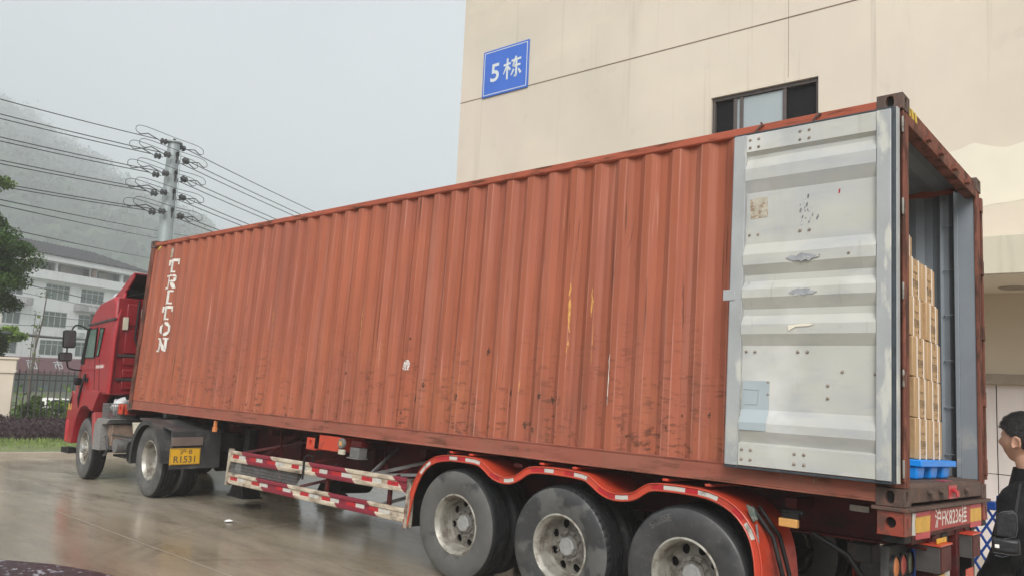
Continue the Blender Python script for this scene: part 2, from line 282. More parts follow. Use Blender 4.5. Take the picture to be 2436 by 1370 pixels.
M['wire'] = mat('black_cable', (.035, .035, .037), .5, var=.1)
M['forest'] = mat('hill_trees', (.040, .062, .030), .9, var=.55, vscale=.06, layers=[dict(col=(.12, .15, .07), s=(.04, .04, .06), lo=.56, hi=.68, d=4, amt=.7)])
M['hillm'] = mat('hill_slope', (.035, .05, .025), .95, var=.3, vscale=.03)
M['skin'] = mat('skin', (.43, .235, .16), .55, var=.10, vscale=9, bump=.12, bscale=140, layers=[dict(col=(.36, .15, .11), s=(22, 22, 22), lo=.5, hi=.75, amt=.4)])
M['hair'] = mat('black_hair', (.012, .010, .010), .6, var=.4, vscale=60, bump=.6, bscale=160)
M['jacket'] = mat('black_jacket', (.008, .008, .009), .75, spec=.2, var=.3, vscale=6, bump=.9, bscale=11)
M['trousers'] = mat('dark_trousers', (.02, .022, .03), .8, var=.2)
M['bagm'] = mat('black_bag_nylon', (.010, .010, .012), .45, var=.2, vscale=14, bump=.2, bscale=25)
M['piping'] = mat('grey_reflective_piping', (.13, .13, .14), .4, var=.1)
M['carpaint'] = mat('dark_maroon_car_paint', (.035, .010, .014), .42, var=.1, spec=.3, bump=.5, bscale=45, layers=[
    dict(col=(.45, .45, .5), s=(26, 26, 26), lo=.58, hi=.63, d=3, amt=.7, rough=.2)])
M['carblack'] = mat('car_black_trim', (.02, .02, .02), .4, var=.1)
M['carglass'] = mat('car_glass', (.02, .025, .03), .04, var=.1)
M['paper'] = mat('white_paper', (.8, .8, .78), .7, var=.02)
M['silver'] = mat('silver_lamp_housing', (.55, .57, .58), .35, .3, var=.05)
M['woodblock'] = mat('dark_wood_block', (.055, .05, .046), .75, var=.3, vscale=8)

# ---------------------------------------------------------------- mesh builder
class MB:
    def __init__(s): s.v = []; s.f = []; s.m = []; s.mi = 0
    def add(s, vs, fs):
        o = len(s.v); s.v += [tuple(p) for p in vs]; s.f += [tuple(o+i for i in f) for f in fs]; s.m += [s.mi]*len(fs); return s
    def box(s, x0, x1, y0, y1, z0, z1):
        x0, x1 = sorted((x0, x1)); y0, y1 = sorted((y0, y1)); z0, z1 = sorted((z0, z1))
        return s.add([(x, y, z) for z in (z0, z1) for y in (y0, y1) for x in (x0, x1)],
                     [(0, 2, 3, 1), (4, 5, 7, 6), (0, 1, 5, 4), (2, 6, 7, 3), (0, 4, 6, 2), (1, 3, 7, 5)])
    def prism(s, poly, ax, a, b):
        """poly: 2-D points in the plane without axis ax, swept from a to b on axis ax"""
        def P(p, t):
            q = list(p); q.insert(ax, t); return tuple(q)
        n = len(poly); vs = [P(p, a) for p in poly] + [P(p, b) for p in poly]
        fs = [tuple(range(n)), tuple(range(2*n-1, n-1, -1))] + [(i, i+n, (i+1) % n+n, (i+1) % n) for i in range(n)]
        return s.add(vs, fs)
    def tube(s, pts, r, n=8, caps=True, r1=None):
        pts = [Vector(p) for p in pts]; rings = []; m = len(pts)
        up = None
        for i, p in enumerate(pts):
            d = (pts[min(i+1, m-1)] - pts[max(i-1, 0)]).normalized()
            if up is None:
                up = d.orthogonal().normalized()
            up = (up - d*up.dot(d)).normalized(); sd_ = d.cross(up)
            rr = r if r1 is None else r + (r1-r)*i/(m-1)
            if isinstance(r, (list, tuple)): rr = r[i]
            rings.append([p + (up*math.cos(2*math.pi*k/n) + sd_*math.sin(2*math.pi*k/n))*rr for k in range(n)])
        vs = [v for rg in rings for v in rg]; fs = []
        for i in range(m-1):
            for k in range(n): fs.append((i*n+k, i*n+(k+1) % n, (i+1)*n+(k+1) % n, (i+1)*n+k))
        if caps: fs += [tuple(range(n-1, -1, -1)), tuple(range((m-1)*n, m*n))]
        return s.add(vs, fs)
    def lathe(s, prof, c=(0, 0, 0), ax=1, n=48, mod=None, close=False):
        """prof: (radius, offset along axis)"""
        vs = []
        for j in range(n):
            a = 2*math.pi*j/n; ca, sa = math.cos(a), math.sin(a)
            for i, (r, t) in enumerate(prof):
                if mod: r = mod(i, j, r)
                q = [r*ca, r*sa]; q.insert(ax, t); vs.append((q[0]+c[0], q[1]+c[1], q[2]+c[2]))
        k = len(prof); fs = []
        for j in range(n):
            for i in range(k if close else k-1):
                i2 = (i+1) % k
                fs.append((j*k+i, j*k+i2, ((j+1) % n)*k+i2, ((j+1) % n)*k+i))
        return s.add(vs, fs)
    def build(s, name, m, parent=None, frame=None, bevel=0., smooth=35, norm=True, **tg):
        me = bpy.data.meshes.new(name); bm = bmesh.new(); bv = [bm.verts.new(p) for p in s.v]; bm.verts.ensure_lookup_table()
        for f, mi in zip(s.f, s.m):
            try: nf = bm.faces.new([bv[i] for i in f]); nf.material_index = mi
            except ValueError: pass
        bmesh.ops.remove_doubles(bm, verts=bm.verts, dist=1e-5) if len(bm.verts) < 60000 else None
        if norm: bmesh.ops.recalc_face_normals(bm, faces=bm.faces)
        if smooth:
            for f in bm.faces: f.smooth = True
            for e in bm.edges: e.smooth = len(e.link_faces) == 2 and e.calc_face_angle(3.2) < R(smooth)
        bm.to_mesh(me); bm.free()
        for q in (m if isinstance(m, (list, tuple)) else [m]): me.materials.append(q)
        o = bpy.data.objects.new(name, me); COL.objects.link(o)
        place(o, parent, frame)
        if bevel:
            b = o.modifiers.new('bevel', 'BEVEL'); b.width = bevel; b.segments = 2; b.limit_method = 'ANGLE'; b.angle_limit = R(40)
        if tg: tag(o, **tg)
        return o
WM = {}
I4 = Matrix.Identity(4)
def place(o, parent, frame=None):
    if frame is None: frame = I4 if parent is None else FR.get(parent, WM[parent])
    WM[o] = frame
    if parent is not None: o.parent = parent; o.matrix_local = WM[parent].inverted() @ frame
    else: o.matrix_world = frame
FR = {}          # default frame in which an Empty's parts are written
def tag(o, label=None, cat=None, group=None, kind=None):
    if label: o['label'] = label
    if cat: o['category'] = cat
    if group: o['group'] = group
    if kind: o['kind'] = kind
    return o
def thing(name, world, frame=None, **t):
    o = bpy.data.objects.new(name, None); COL.objects.link(o); o.empty_display_size = .3; place(o, None, world)
    FR[o] = frame if frame is not None else world
    tag(o, **t); return o
def T(x, y, z): return Matrix.Translation((x, y, z))
def copy_tree(o, world, parent=None):
    """a copy of a thing, its parts and sub-parts (mesh data shared)"""
    c = o.copy(); COL.objects.link(c)
    if parent is None: c.parent = None; c.matrix_world = world; WM[c] = world
    else:
        lm = WM[o.parent].inverted() @ WM[o]; c.parent = parent; c.matrix_local = lm; WM[c] = WM[parent] @ lm
    for ch in list(o.children): copy_tree(ch, None, c)
    return c
def wallgrid(mb, x0, x1, z0, z1, holes, y=0, depth=.2, extra=()):
    """a wall face in the xz plane (outside towards -y) with openings that have reveals"""
    xs = sorted({x0, x1, *[h[0] for h in holes], *[h[1] for h in holes]}); zs = sorted({z0, z1, *[h[2] for h in holes], *[h[3] for h in holes]})
    for i in range(len(xs)-1):
        for j in range(len(zs)-1):
            cx, cz = (xs[i]+xs[i+1])/2, (zs[j]+zs[j+1])/2
            if any(h[0] < cx < h[1] and h[2] < cz < h[3] for h in holes): continue
            mb.add([(xs[i], y, zs[j]), (xs[i+1], y, zs[j]), (xs[i+1], y, zs[j+1]), (xs[i], y, zs[j+1])], [(0, 1, 2, 3)])
    for a, b, c, d in holes:
        mb.add([(a, y, c), (b, y, c), (b, y, d), (a, y, d), (a, y+depth, c), (b, y+depth, c), (b, y+depth, d), (a, y+depth, d)],
               [(0, 4, 5, 1), (1, 5, 6, 2), (2, 6, 7, 3), (3, 7, 4, 0)])
def holeplate(mb, P, w, h, hole, depth=.03, back=True):
    """flat w x h plate with a hole; P maps (u, v, d) to 3-D; d goes inward. hole: list of (u, v) around the centre"""
    n = len(hole); cu = sum(q[0] for q in hole)/n; cv = sum(q[1] for q in hole)/n
    angs = sorted([(math.atan2(q[1]-cv, q[0]-cu), q) for q in hole])
    outer = []
    for a, q in angs:
        du, dv = math.cos(a), math.sin(a); ts = []
        if du > 1e-9: ts.append((w-cu)/du)
        if du < -1e-9: ts.append(-cu/du)
        if dv > 1e-9: ts.append((h-cv)/dv)
        if dv < -1e-9: ts.append(-cv/dv)
        t = min(ts); outer.append((cu+du*t, cv+dv*t))
    inn = [q for a, q in angs]
    vs = [P(*q, 0) for q in outer] + [P(*q, 0) for q in inn] + [P(*q, depth) for q in inn]
    fs = []
    corners = [(0, 0), (w, 0), (w, h), (0, h)]
    for i in range(n):
        j = (i+1) % n; a0 = math.atan2(outer[i][1]-cv, outer[i][0]-cu); a1 = math.atan2(outer[j][1]-cv, outer[j][0]-cu)
        if a1 < a0: a1 += 2*math.pi
        cc = []
        for c in corners:
            a = math.atan2(c[1]-cv, c[0]-cu)
            for k in (0, 2*math.pi):
                if a0+1e-4 < a+k < a1-1e-4: cc.append((a+k, c))
        cc.sort(); idx = []
        for a, c in cc: vs.append(P(*c, 0)); idx.append(len(vs)-1)
        fs.append(tuple([i] + idx + [j, n+j, n+i])); fs.append((n+i, n+j, 2*n+j, 2*n+i))
    mb.add(vs, fs)
    if back: k_ = mb.mi; mb.mi = back if isinstance(back, int) and back is not True else k_; mb.add([P(*q, depth) for q in inn], [tuple(range(n))]); mb.mi = k_
def ellipse(cu, cv, a, b, n=16, sq=1.): return [(cu+a*abs(math.cos(t))**sq*math.copysign(1, math.cos(t)), cv+b*abs(math.sin(t))**sq*math.copysign(1, math.sin(t))) for t in [2*math.pi*(k+.5)/n for k in range(n)]]
def text_bm(s, size=1., depth=.0, offset=0., bold=0.):
    c = bpy.data.curves.new('t', 'FONT'); c.body = s; c.size = size; c.extrude = depth; c.offset = bold; c.align_x = 'CENTER'; c.align_y = 'CENTER'; c.resolution_u = 3
    o = bpy.data.objects.new('t', c); COL.objects.link(o)
    dg = bpy.context.evaluated_depsgraph_get(); me = bpy.data.meshes.new_from_object(o.evaluated_get(dg))
    vs = [tuple(v.co) for v in me.vertices]; fs = [tuple(p.vertices) for p in me.polygons]
    bpy.data.objects.remove(o); bpy.data.meshes.remove(me); return vs, fs
def text_on(s, size, P, name, m, parent, sx=1., bold=0., **k):
    """text laid flat; P maps (u, v) to 3-D in the parent's frame"""
    vs, fs = text_bm(s, size, 0, bold=bold); mb = MB(); mb.add([P(v[0]*sx, v[1]) for v in vs], fs)
    return mb.build(name, m, parent, smooth=0, norm=False, **k)
def rivets(mb, pts, axis, r=.018, h=.012):
    for p in pts:
        prof = [(0, -h), (r*.55, -h*.85), (r*.9, -h*.4), (r, 0)]; mb.lathe(prof, p, axis, 8)
def spline(pts, k=5):
    pts = [Vector(p) for p in pts]; P = [pts[0]] + pts + [pts[-1]]; out = []
    for i in range(1, len(P)-2):
        for q in range(k):
            t = q/k; a, b, c, d = P[i-1:i+3]; out.append(.5*((2*b)+(c-a)*t+(2*a-5*b+4*c-d)*t*t+(3*b-a-3*c+d)*t**3))
    return out + [pts[-1]]
def leaves(mb, pts, size, jitter=.5):
    """small two-triangle leaf cards, one per point, random facing"""
    n = len(pts); a = rng.normal(size=(n, 3)); a /= np.linalg.norm(a, axis=1)[:, None]
    b = np.cross(a, rng.normal(size=(n, 3))); b /= np.linalg.norm(b, axis=1)[:, None]
    s = size*(1+jitter*(rng.random(n)-.5)*2)[:, None]
    v = np.stack([pts-a*s, pts+b*s*.45, pts+a*s, pts-b*s*.45], 1).reshape(-1, 3)
    o = len(mb.v); mb.v += [tuple(q) for q in v.tolist()]; mb.f += [(o+4*i, o+4*i+1, o+4*i+2, o+4*i+3) for i in range(n)]; mb.m += [mb.mi]*n

# ================================================================ FRAMES
_rv = Vector((R(-3.0069), R(-0.4106), R(-1.5544)))
RC = T(-1.4359, 5.762, 1.2883) @ Matrix.Rotation(_rv.length, 4, _rv.normalized())
def lerp(a, b, t): return a + (b-a)*t
# ================================================================ SETTING: ground, kerb, lawn, hill
def gz(x):
    if x > -11.6: return 0.
    if x > -20: return -.0357*(-11.6-x)
    if x > -29: return -.30
    if x > -46: return -.30-1.9*(-29-x)/17
    return -2.2
def ground_sheet():
    xs = [700, 300, 120, 60, 30, 15, 5, -2, -6, -9, -11.6, -13, -15, -17, -20, -22, -25, -29, -33, -38, -46, -60, -90, -150, -260, -450, -900]
    ys = [-900, -400, -150, -60, -20, -5, 0, 5, 10, 15, 20, 40, 80, 160, 400, 900]
    mb = MB(); n = len(ys); mb.v = [(x, y, gz(x)) for x in xs for y in ys]
    for i in range(len(xs)-1):
        for j in range(n-1):
            mb.f.append((i*n+j, i*n+j+1, (i+1)*n+j+1, (i+1)*n+j)); mb.m.append(1 if xs[i] <= -25 else 0)
    return mb.build('concrete_yard', [M['concrete'], M['soil']], smooth=60, kind='structure')
ground_sheet()
KD = Vector((.337, .942, 0)); KN = Vector((-.942, .337, 0))       # direction of kerb and fence; KN points away from the yard
KM = Matrix(((KD.x, KN.x, 0, -20.6), (KD.y, KN.y, 0, 6.5), (0, 0, 1, -.30), (0, 0, 0, 1)))   # kerb frame: x along, y behind, z up
mb = MB(); mb.box(-40, 45, 0, .16, -.2, .10); mb.build('kerb', M['kerb'], None, KM, bevel=.015, kind='structure')
mb = MB(); mb.box(-40, 45, .165, 3.6, -.2, .085); mb.build('lawn', M['lawn'], None, KM, kind='structure')
n = 16000; pts = np.stack([rng.uniform(-4, 12, n), rng.uniform(.9, 3.1, n), np.full(n, .1)], 1)
pts = pts[(rng.random(n) < np.clip((pts[:, 1]-.8)/1.3, 0.05, 1))]
mb = MB()
for p in pts:
    h = random.uniform(.03, .075) * (1.8 if p[1] > 2.6 else 1); a = random.random()*6.28; dx, dy = math.cos(a)*.012, math.sin(a)*.012; lx, ly = random.uniform(-.03, .03), random.uniform(-.03, .03)
    mb.add([(p[0]-dx, p[1]-dy, .08), (p[0]+dx, p[1]+dy, .08), (p[0]+lx, p[1]+ly, .08+h)], [(0, 1, 2)])
mb.build('lawn_grass', M['grass'], None, KM, smooth=0, norm=False, kind='stuff')
# joints sawn in the yard slabs
mb = MB()
for x in (-1.2, 4.8): mb.box(x, x+.012, -30, 11.9, .0035, .0045)
for y in (-4.1, .9, 4.3, 9.9): mb.box(-11.5, 20, y, y+.012, .0035, .0045)
mb.build('yard_slab_joint', mat('slab_joint_filler', (.33, .285, .22), .7), None, None, smooth=0, kind='structure')

# hill: ridge profile by azimuth (camera-free numbers: degrees from +X, height)
def ridge(az):
    P = [(120, 22), (135, 30), (146, 38), (149.5, 46), (151, 52), (153, 59), (156, 66), (158.5, 73), (161, 81), (163.5, 90), (168, 98), (180, 105), (200, 80), (220, 40)]
    if az <= P[0][0]: return P[0][1]
    for (a, h), (b, k) in zip(P, P[1:]):
        if az <= b: return h+(k-h)*(az-a)/(b-a)
    return P[-1][1]
def hill_h(az, d):
    t = min(max((d-300)/650, 0), 1)**.75
    if d > 955: t = 1-.2*(d-955)/200
    hz = (ridge(az)-7)*2.87
    q = noise.noise(Vector((d*math.cos(R(az))*.02, d*math.sin(R(az))*.02, 3)))
    return -2.4 + hz*t + 12*q*t
mb = MB(); na, nd = 90, 26
for i in range(na+1):
    az = 118+(222-118)*i/na
    for j in range(nd+1):
        d = 260+870*j/nd; mb.v.append((d*math.cos(R(az)), d*math.sin(R(az)), hill_h(az, d)))
for i in range(na):
    for j in range(nd):
        a = i*(nd+1)+j; mb.f.append((a, a+1, a+nd+2, a+nd+1)); mb.m.append(0)
mb.build('hill', M['hillm'], smooth=60, kind='structure')
# wood on the hill: many lumpy crowns as one mass
def crown_lump(mb, c, r, seed, sub=2):
    bm = bmesh.new(); bmesh.ops.create_icosphere(bm, subdivisions=sub, radius=1)
    vs = []
    for v in bm.verts:
        k = 1+.55*noise.noise(v.co*2.1+Vector((seed, seed*.3, 0)))+random.uniform(-.12, .12)
        vs.append((c[0]+v.co.x*r*k, c[1]+v.co.y*r*k, c[2]+v.co.z*r*k*1.05))
    fs = [tuple(q.index for q in f.verts) for f in bm.faces]; bm.free(); mb.add(vs, fs)
mb = MB()
for i in range(2600):
    az = random.uniform(147, 168); d = random.choice((random.uniform(310, 570), random.uniform(400, 955)))
    r = random.uniform(4.0, 9.0)*(d/520)**.5*(.7+.3*math.sin(az*9)); z = hill_h(az, d)
    crown_lump(mb, (d*math.cos(R(az)), d*math.sin(R(az)), z+r*random.uniform(.4, 1.3)), r, i, 1 if d > 520 else 2)
pts = []
for i in range(900):
    az = random.uniform(148, 168); d = random.choice((random.uniform(870, 953), random.uniform(400, 800))); z = hill_h(az, d); h = random.uniform(6, 18)
    c = np.array([d*math.cos(R(az)), d*math.sin(R(az)), z+h]); q = rng.normal(size=(45, 3)); q *= np.array([3.2, 3.2, 4.5]); pts.append(c+q)
leaves(mb, np.concatenate(pts), 1.5)
mb.build('hill_forest', M['forest'], smooth=0, norm=False, kind='stuff')

# ================================================================ BUILDING 5
BX0, BXR, BY = -12.0, 14.0, 12.0
bw = T(BX0, BY, 0)
bld = thing('factory_building', bw, I4, label='tall beige rendered building with dark joint lines behind the container', cat='building')
holes = [(-5.97, -4.165, 5.75, 6.91), (1.6, 3.4, 5.75, 6.91), (8.4, 10.2, 5.75, 6.91)]
mb = MB(); wallgrid(mb, BX0, BXR, 3.425, 19, holes, BY, .16)
mb.add([(BX0, BY, -.3), (BX0, BY, 19), (BX0, BY+16, 19), (BX0, BY+16, -.3)], [(0, 1, 2, 3)])
mb.add([(BXR, BY, -.3), (BXR, BY, 19), (BXR, BY+16, 19), (BXR, BY+16, -.3)], [(0, 1, 2, 3)])
mb.add([(BX0, BY+16, -.3), (BX0, BY+16, 19), (BXR, BY+16, 19), (BXR, BY+16, -.3)], [(0, 1, 2, 3)])
mb.add([(BX0, BY, 19), (BXR, BY, 19), (BXR, BY+16, 19), (BX0, BY+16, 19)], [(0, 1, 2, 3)])
mb.build('wall', M['wall'], bld, smooth=0)
mb = MB(); wallgrid(mb, BX0, BXR, -.3, 3.42, [(-2.35, 2.2, -.28, 2.22)], BY, .12); mb.build('lower_wall', M['lowwall'], bld, smooth=0)
mb = MB(); mb.box(BX0-.003, BXR, BY-.004, BY+.01, 7.985, 8.005); mb.box(-4.645, -4.639, BY-.003, BY+.01, 6.99, 7.984); mb.box(-4.6445, -4.6395, BY-.003, BY+.01, 8.006, 19)
mb.build('wall_joint', M['joint'], bld, smooth=0)
for (a, b, c, d) in holes:
    fx = lambda u: a+u
    mb = MB(); W_ = b-a; H_ = d-c
    for (x0, x1, z0, z1, y0) in ((0, W_, H_-.06, H_, .05), (0, W_, 0, .06, .05), (0, .05, .06, H_-.06, .05), (W_-.05, W_, .06, H_-.06, .05)):
        mb.box(a+x0, a+x1, BY+y0, BY+y0+.07, c+z0, c+z1)
    fr = mb.build('window_frame', M['winframe'], bld, bevel=.004)
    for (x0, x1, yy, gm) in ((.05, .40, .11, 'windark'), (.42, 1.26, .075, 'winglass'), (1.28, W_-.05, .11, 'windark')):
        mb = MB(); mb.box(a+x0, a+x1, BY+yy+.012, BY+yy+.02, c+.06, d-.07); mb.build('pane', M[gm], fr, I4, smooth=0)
    for x0 in (.38, .49, 1.22):
        mb = MB(); mb.box(a+x0, a+x0+.055, BY+.055, BY+.10, c+.06, d-.07); mb.build('sash', M['winframe'], fr, I4, bevel=.003)
# touch-up paint right of the container
def blob(pts, m, name, parent, y, th=.003, amp=.05, sub=5):
    out = []
    for i, p in enumerate(pts):
        q = pts[(i+1) % len(pts)]
        for k in range(sub):
            t = k/sub; x, z = lerp(p[0], q[0], t), lerp(p[1], q[1], t); e = noise.noise(Vector((x*3.1, z*3.1, 1.7)))*amp; f = noise.noise(Vector((x*2.7, z*2.9, 8.7)))*amp
            out.append((x+e, z+f))
    mb = MB(); mb.prism(out, 1, y-th, y); return mb.build(name, M[m], parent, smooth=0)
blob([(-2.42, 5.40), (-2.1, 5.47), (-1.75, 5.43), (-1.45, 5.44), (.2, 5.40), (2.6, 5.5), (2.6, 4.7), (.4, 4.62), (-1.5, 4.64), (-2.0, 4.58), (-2.5, 4.62)], 'wallwhite', 'touch_up_patch', bld, BY, amp=.09)
mb = MB(); mb.prism([(10.15, 3.42), (12, 3.42), (12, 3.86), (10.15, 3.86)], 0, -2.9, 9); mb.build('canopy', M['canopy'], bld, bevel=.01)
mb = MB(); mb.box(-2.88, 8.98, 10.17, 11.99, 3.412, 3.4195); mb.build('canopy_soffit', M['soffit'], bld, smooth=0)
mb = MB(); mb.lathe([(0, 3.385), (.13, 3.387), (.165, 3.40), (.17, 3.412)], (-1.55, 11.35, 0), 2, 28); mb.build('ceiling_lamp', M['lintel'], bld)
mb = MB(); mb.box(-2.5, 4, BY-.05, BY+.02, 2.23, 2.36); mb.build('lintel', M['lintel'], bld, bevel=.006)
mb = MB()
for i, x in enumerate((-2.35, -1.875, -.96, 0, .95)):
    for z0, z1 in ((-.02, 1.065), (1.075, 2.22)): mb.box(x+.006, (-1.875, -.96, 0, .95, 2.2)[i]-.006, BY+.05, BY+.08, z0, z1)
mb.build('steel_door', M['gate'], bld, bevel=.003)
mb = MB(); mb.box(-2.35, 2.2, BY+.085, BY+.1, -.1, 2.22); mb.build('door_back', M['darkhole'], bld, smooth=0)
# blue number sign fixed on the wall
sg = thing('building_sign', T(-10.7, 11.97, 8.48), label='blue square sign with white numeral and character high on beige wall', cat='sign')
mb = MB(); mb.box(-.635, .635, 0, .025, -.515, .515); mb.build('sign_panel', M['sign'], sg, bevel=.003)
mb = MB()
for a in ((-.60, .60, .462, .478), (-.60, .60, -.478, -.462), (-.60, -.584, -.4615, .4615), (.584, .60, -.4615, .4615)): mb.box(a[0], a[1], -.003, .001, a[2], a[3])
mb.build('sign_border', M['signwhite'], sg, smooth=0)
text_on('5', .60, lambda u, v: (-.28+u*.95+v*.04, -.003, v*.92-.03), 'numeral', M['signwhite'], sg, bold=.010)
def strokes(segs, P, name, m, parent, w0, **k):
    """brush strokes: each a list of (u, v, width factor), every stroke a hair proud of the last"""
    mb = MB()
    for i, sgm in enumerate(segs):
        for (a, b) in zip(sgm, sgm[1:]):
            dx, dy = b[0]-a[0], b[1]-a[1]; L_ = math.hypot(dx, dy); nx, ny = -dy/L_*w0/2, dx/L_*w0/2
            mb.add([P(a[0]-nx*a[2], a[1]-ny*a[2], i), P(b[0]-nx*b[2], b[1]-ny*b[2], i), P(b[0]+nx*b[2], b[1]+ny*b[2], i), P(a[0]+nx*a[2], a[1]+ny*a[2], i)], [(0, 1, 2, 3)])
    return mb.build(name, m, parent, smooth=0, norm=False, **k)
DONG = [[(0, .70, 1), (.40, .74, 1)], [(.22, 1, 1), (.22, 0, 1)], [(.22, .70, 1.1), (.0, .28, .5)], [(.25, .60, .9), (.40, .42, 1)],
        [(.45, .82, 1), (1, .86, 1)], [(.72, 1, 1), (.54, .55, .9), (.97, .57, 1)], [(.74, .78, 1), (.74, .05, 1), (.62, .10, .6)], [(.60, .40, 1), (.45, .14, .6)], [(.86, .38, .7), (1, .15, 1.2)]]
strokes(DONG, lambda u, v, i: (-.04+u*.48, -.003-.0004*i, -.235+v*.46+u*.0), 'character', M['signwhite'], sg, .105)

# ================================================================ SHIPPING CONTAINER (container frame: x back(0) to front(-12.19), y near(0) to far(2.44), z up)
ct = thing('shipping_container', RC @ T(-6.1, 1.22, 0), RC, label='long weathered red-brown shipping container with its rear doors open on the trailer', cat='container')
CL, CW, CH = 12.192, 2.438, 2.896
CB = [0, .072, .14, .21, .278]
def corr(x):
    """inward depth of the corrugated side at x"""
    if x > -.13 or x < -12.06: return 0.
    t = (-x-.13) % .278
    if t < .072: return 0.
    if t < .14: return .036*(t-.072)/.068
    if t < .21: return .036
    return .036*(1-(t-.21)/.068)
def corr_breaks():
    xs = []; k = 0
    while True:
        for t in (0, .072, .14, .21):
            x = -(.13+k*.278+t)
            if x < -12.06: return [-.06] + xs + [-12.06, -12.13]
            xs.append(x)
        k += 1
XB = corr_breaks()
for side in (0, 1):
    mb = MB(); zs = [.16, .5, 1.2, 2.0, 2.80]
    for i, x in enumerate(XB):
        for z in zs:
            wob = .004*noise.noise(Vector((x*1.3, z*1.5, side*9))) + (.012*max(0, noise.noise(Vector((x*.9, z*1.1, 4)))) if 0.3 < z < 2.5 else 0)
            d = .014+corr(x)+wob
            mb.v.append((x, d if side == 0 else CW-d, z))
    k = len(zs)
    for i in range(len(XB)-1):
        for j in range(k-1): mb.f.append((i*k+j, (i+1)*k+j, (i+1)*k+j+1, i*k+j+1)); mb.m.append(0)
    if side == 0: sp_near = mb.build('side_panel', M['paint'], ct, smooth=20)
    else:
        mb.build('side_panel', M['paint'], ct, smooth=20)
        o = mb; o.v = [(v[0], v[1]-.004, v[2]) for v in o.v]; o.build('inner_lining', M['inner'], ct, smooth=20)
        o.v = [(v[0], CW-v[1]+.0035, v[2]) for v in o.v]; o.build('inner_lining', M['inner'], ct, smooth=20)
# rails
mb = MB(); mb.prism([(0.0, 2.80), (0.0, 2.862), (.06, 2.862), (.06, 2.79), (.014, 2.79)], 0, -CL+.18, -.18); mb.build('top_rail', M['toprail'], ct, bevel=.006)
mb = MB(); mb.prism([(CW, 2.80), (CW, 2.862), (CW-.06, 2.862), (CW-.06, 2.79), (CW-.014, 2.79)], 0, -CL+.18, -.18); mb.build('top_rail', M['toprail'], ct, bevel=.006)
for s in (0, 1):
    f = (lambda y: y) if s == 0 else (lambda y: CW-y)
    pr = [(f(-.002), .165), (f(.05), .175), (f(.05), .02), (f(-.004), .018), (f(-.004), .03), (f(.006), .036), (f(.006), .150)]
    mb = MB(); nseg = 60; xs = [-CL+.18+(CL-.36)*i/nseg for i in range(nseg+1)]
    for x in xs:
        sag = .012*max(0, noise.noise(Vector((x*1.2, 5, s))))
        for k, (y, z) in enumerate(pr): mb.v.append((x, y, z + (sag if k in (2, 3, 4) else 0)))
    n = len(pr)
    for i in range(nseg):
        for k in range(n): mb.f.append((i*n+k, i*n+(k+1) % n, (i+1)*n+(k+1) % n, (i+1)*n+k)); mb.m.append(0)
    mb.add([mb.v[k] for k in range(n)], [tuple(range(n))]); mb.build('bottom_rail', M['rail'], ct, smooth=25)
mb = MB(); mb.box(-CL+.05, -.06, .052, CW-.052, .11, .155); mb.build('floor', M['plywood'], ct)
mb = MB()
for i in range(38): x = -.35-i*.31; mb.box(x, x+.05, .055, CW-.055, .02, .108)
mb.build('cross_member', M['trred'], ct, smooth=0)
mb = MB(); k = 0
rx = [-CL+.06+i*.105 for i in range(int((CL-.15)/.105)+1)]
for i in range(len(rx)-1): mb.add([(rx[i], .06, 2.83+(.018 if i % 2 else 0)), (rx[i+1], .06, 2.83+(.018 if i % 2 == 0 else 0)), (rx[i+1], CW-.06, 2.83+(.018 if i % 2 == 0 else 0)), (rx[i], CW-.06, 2.83+(.018 if i % 2 else 0))], [(0, 1, 2, 3)])
mb.build('roof', M['inner'], ct, smooth=0)
# front wall
mb = MB(); ys = []; y = .12; t = 0
while y < CW-.12: ys.append((y, (0, 0, .045, .045)[t % 4])); y += (.11, .018, .104, .018)[t % 4]; t += 1
ys.append((CW-.12, 0))
for (a, d), (b, e) in zip(ys, ys[1:]): mb.add([(-CL+.02+d, a, .14), (-CL+.02+e, b, .14), (-CL+.02+e, b, 2.8), (-CL+.02+d, a, 2.8)], [(0, 1, 2, 3)])
mb.build('front_wall', M['paint'], ct, smooth=0)
mb = MB(); mb.box(-CL+.005, -CL+.08, .16, CW-.16, 2.78, 2.885); mb.build('front_header', M['toprail'], ct, bevel=.006)
mb = MB(); mb.box(-CL+.005, -CL+.08, .16, CW-.16, .01, .15); mb.build('front_sill', M['rail'], ct, bevel=.006)
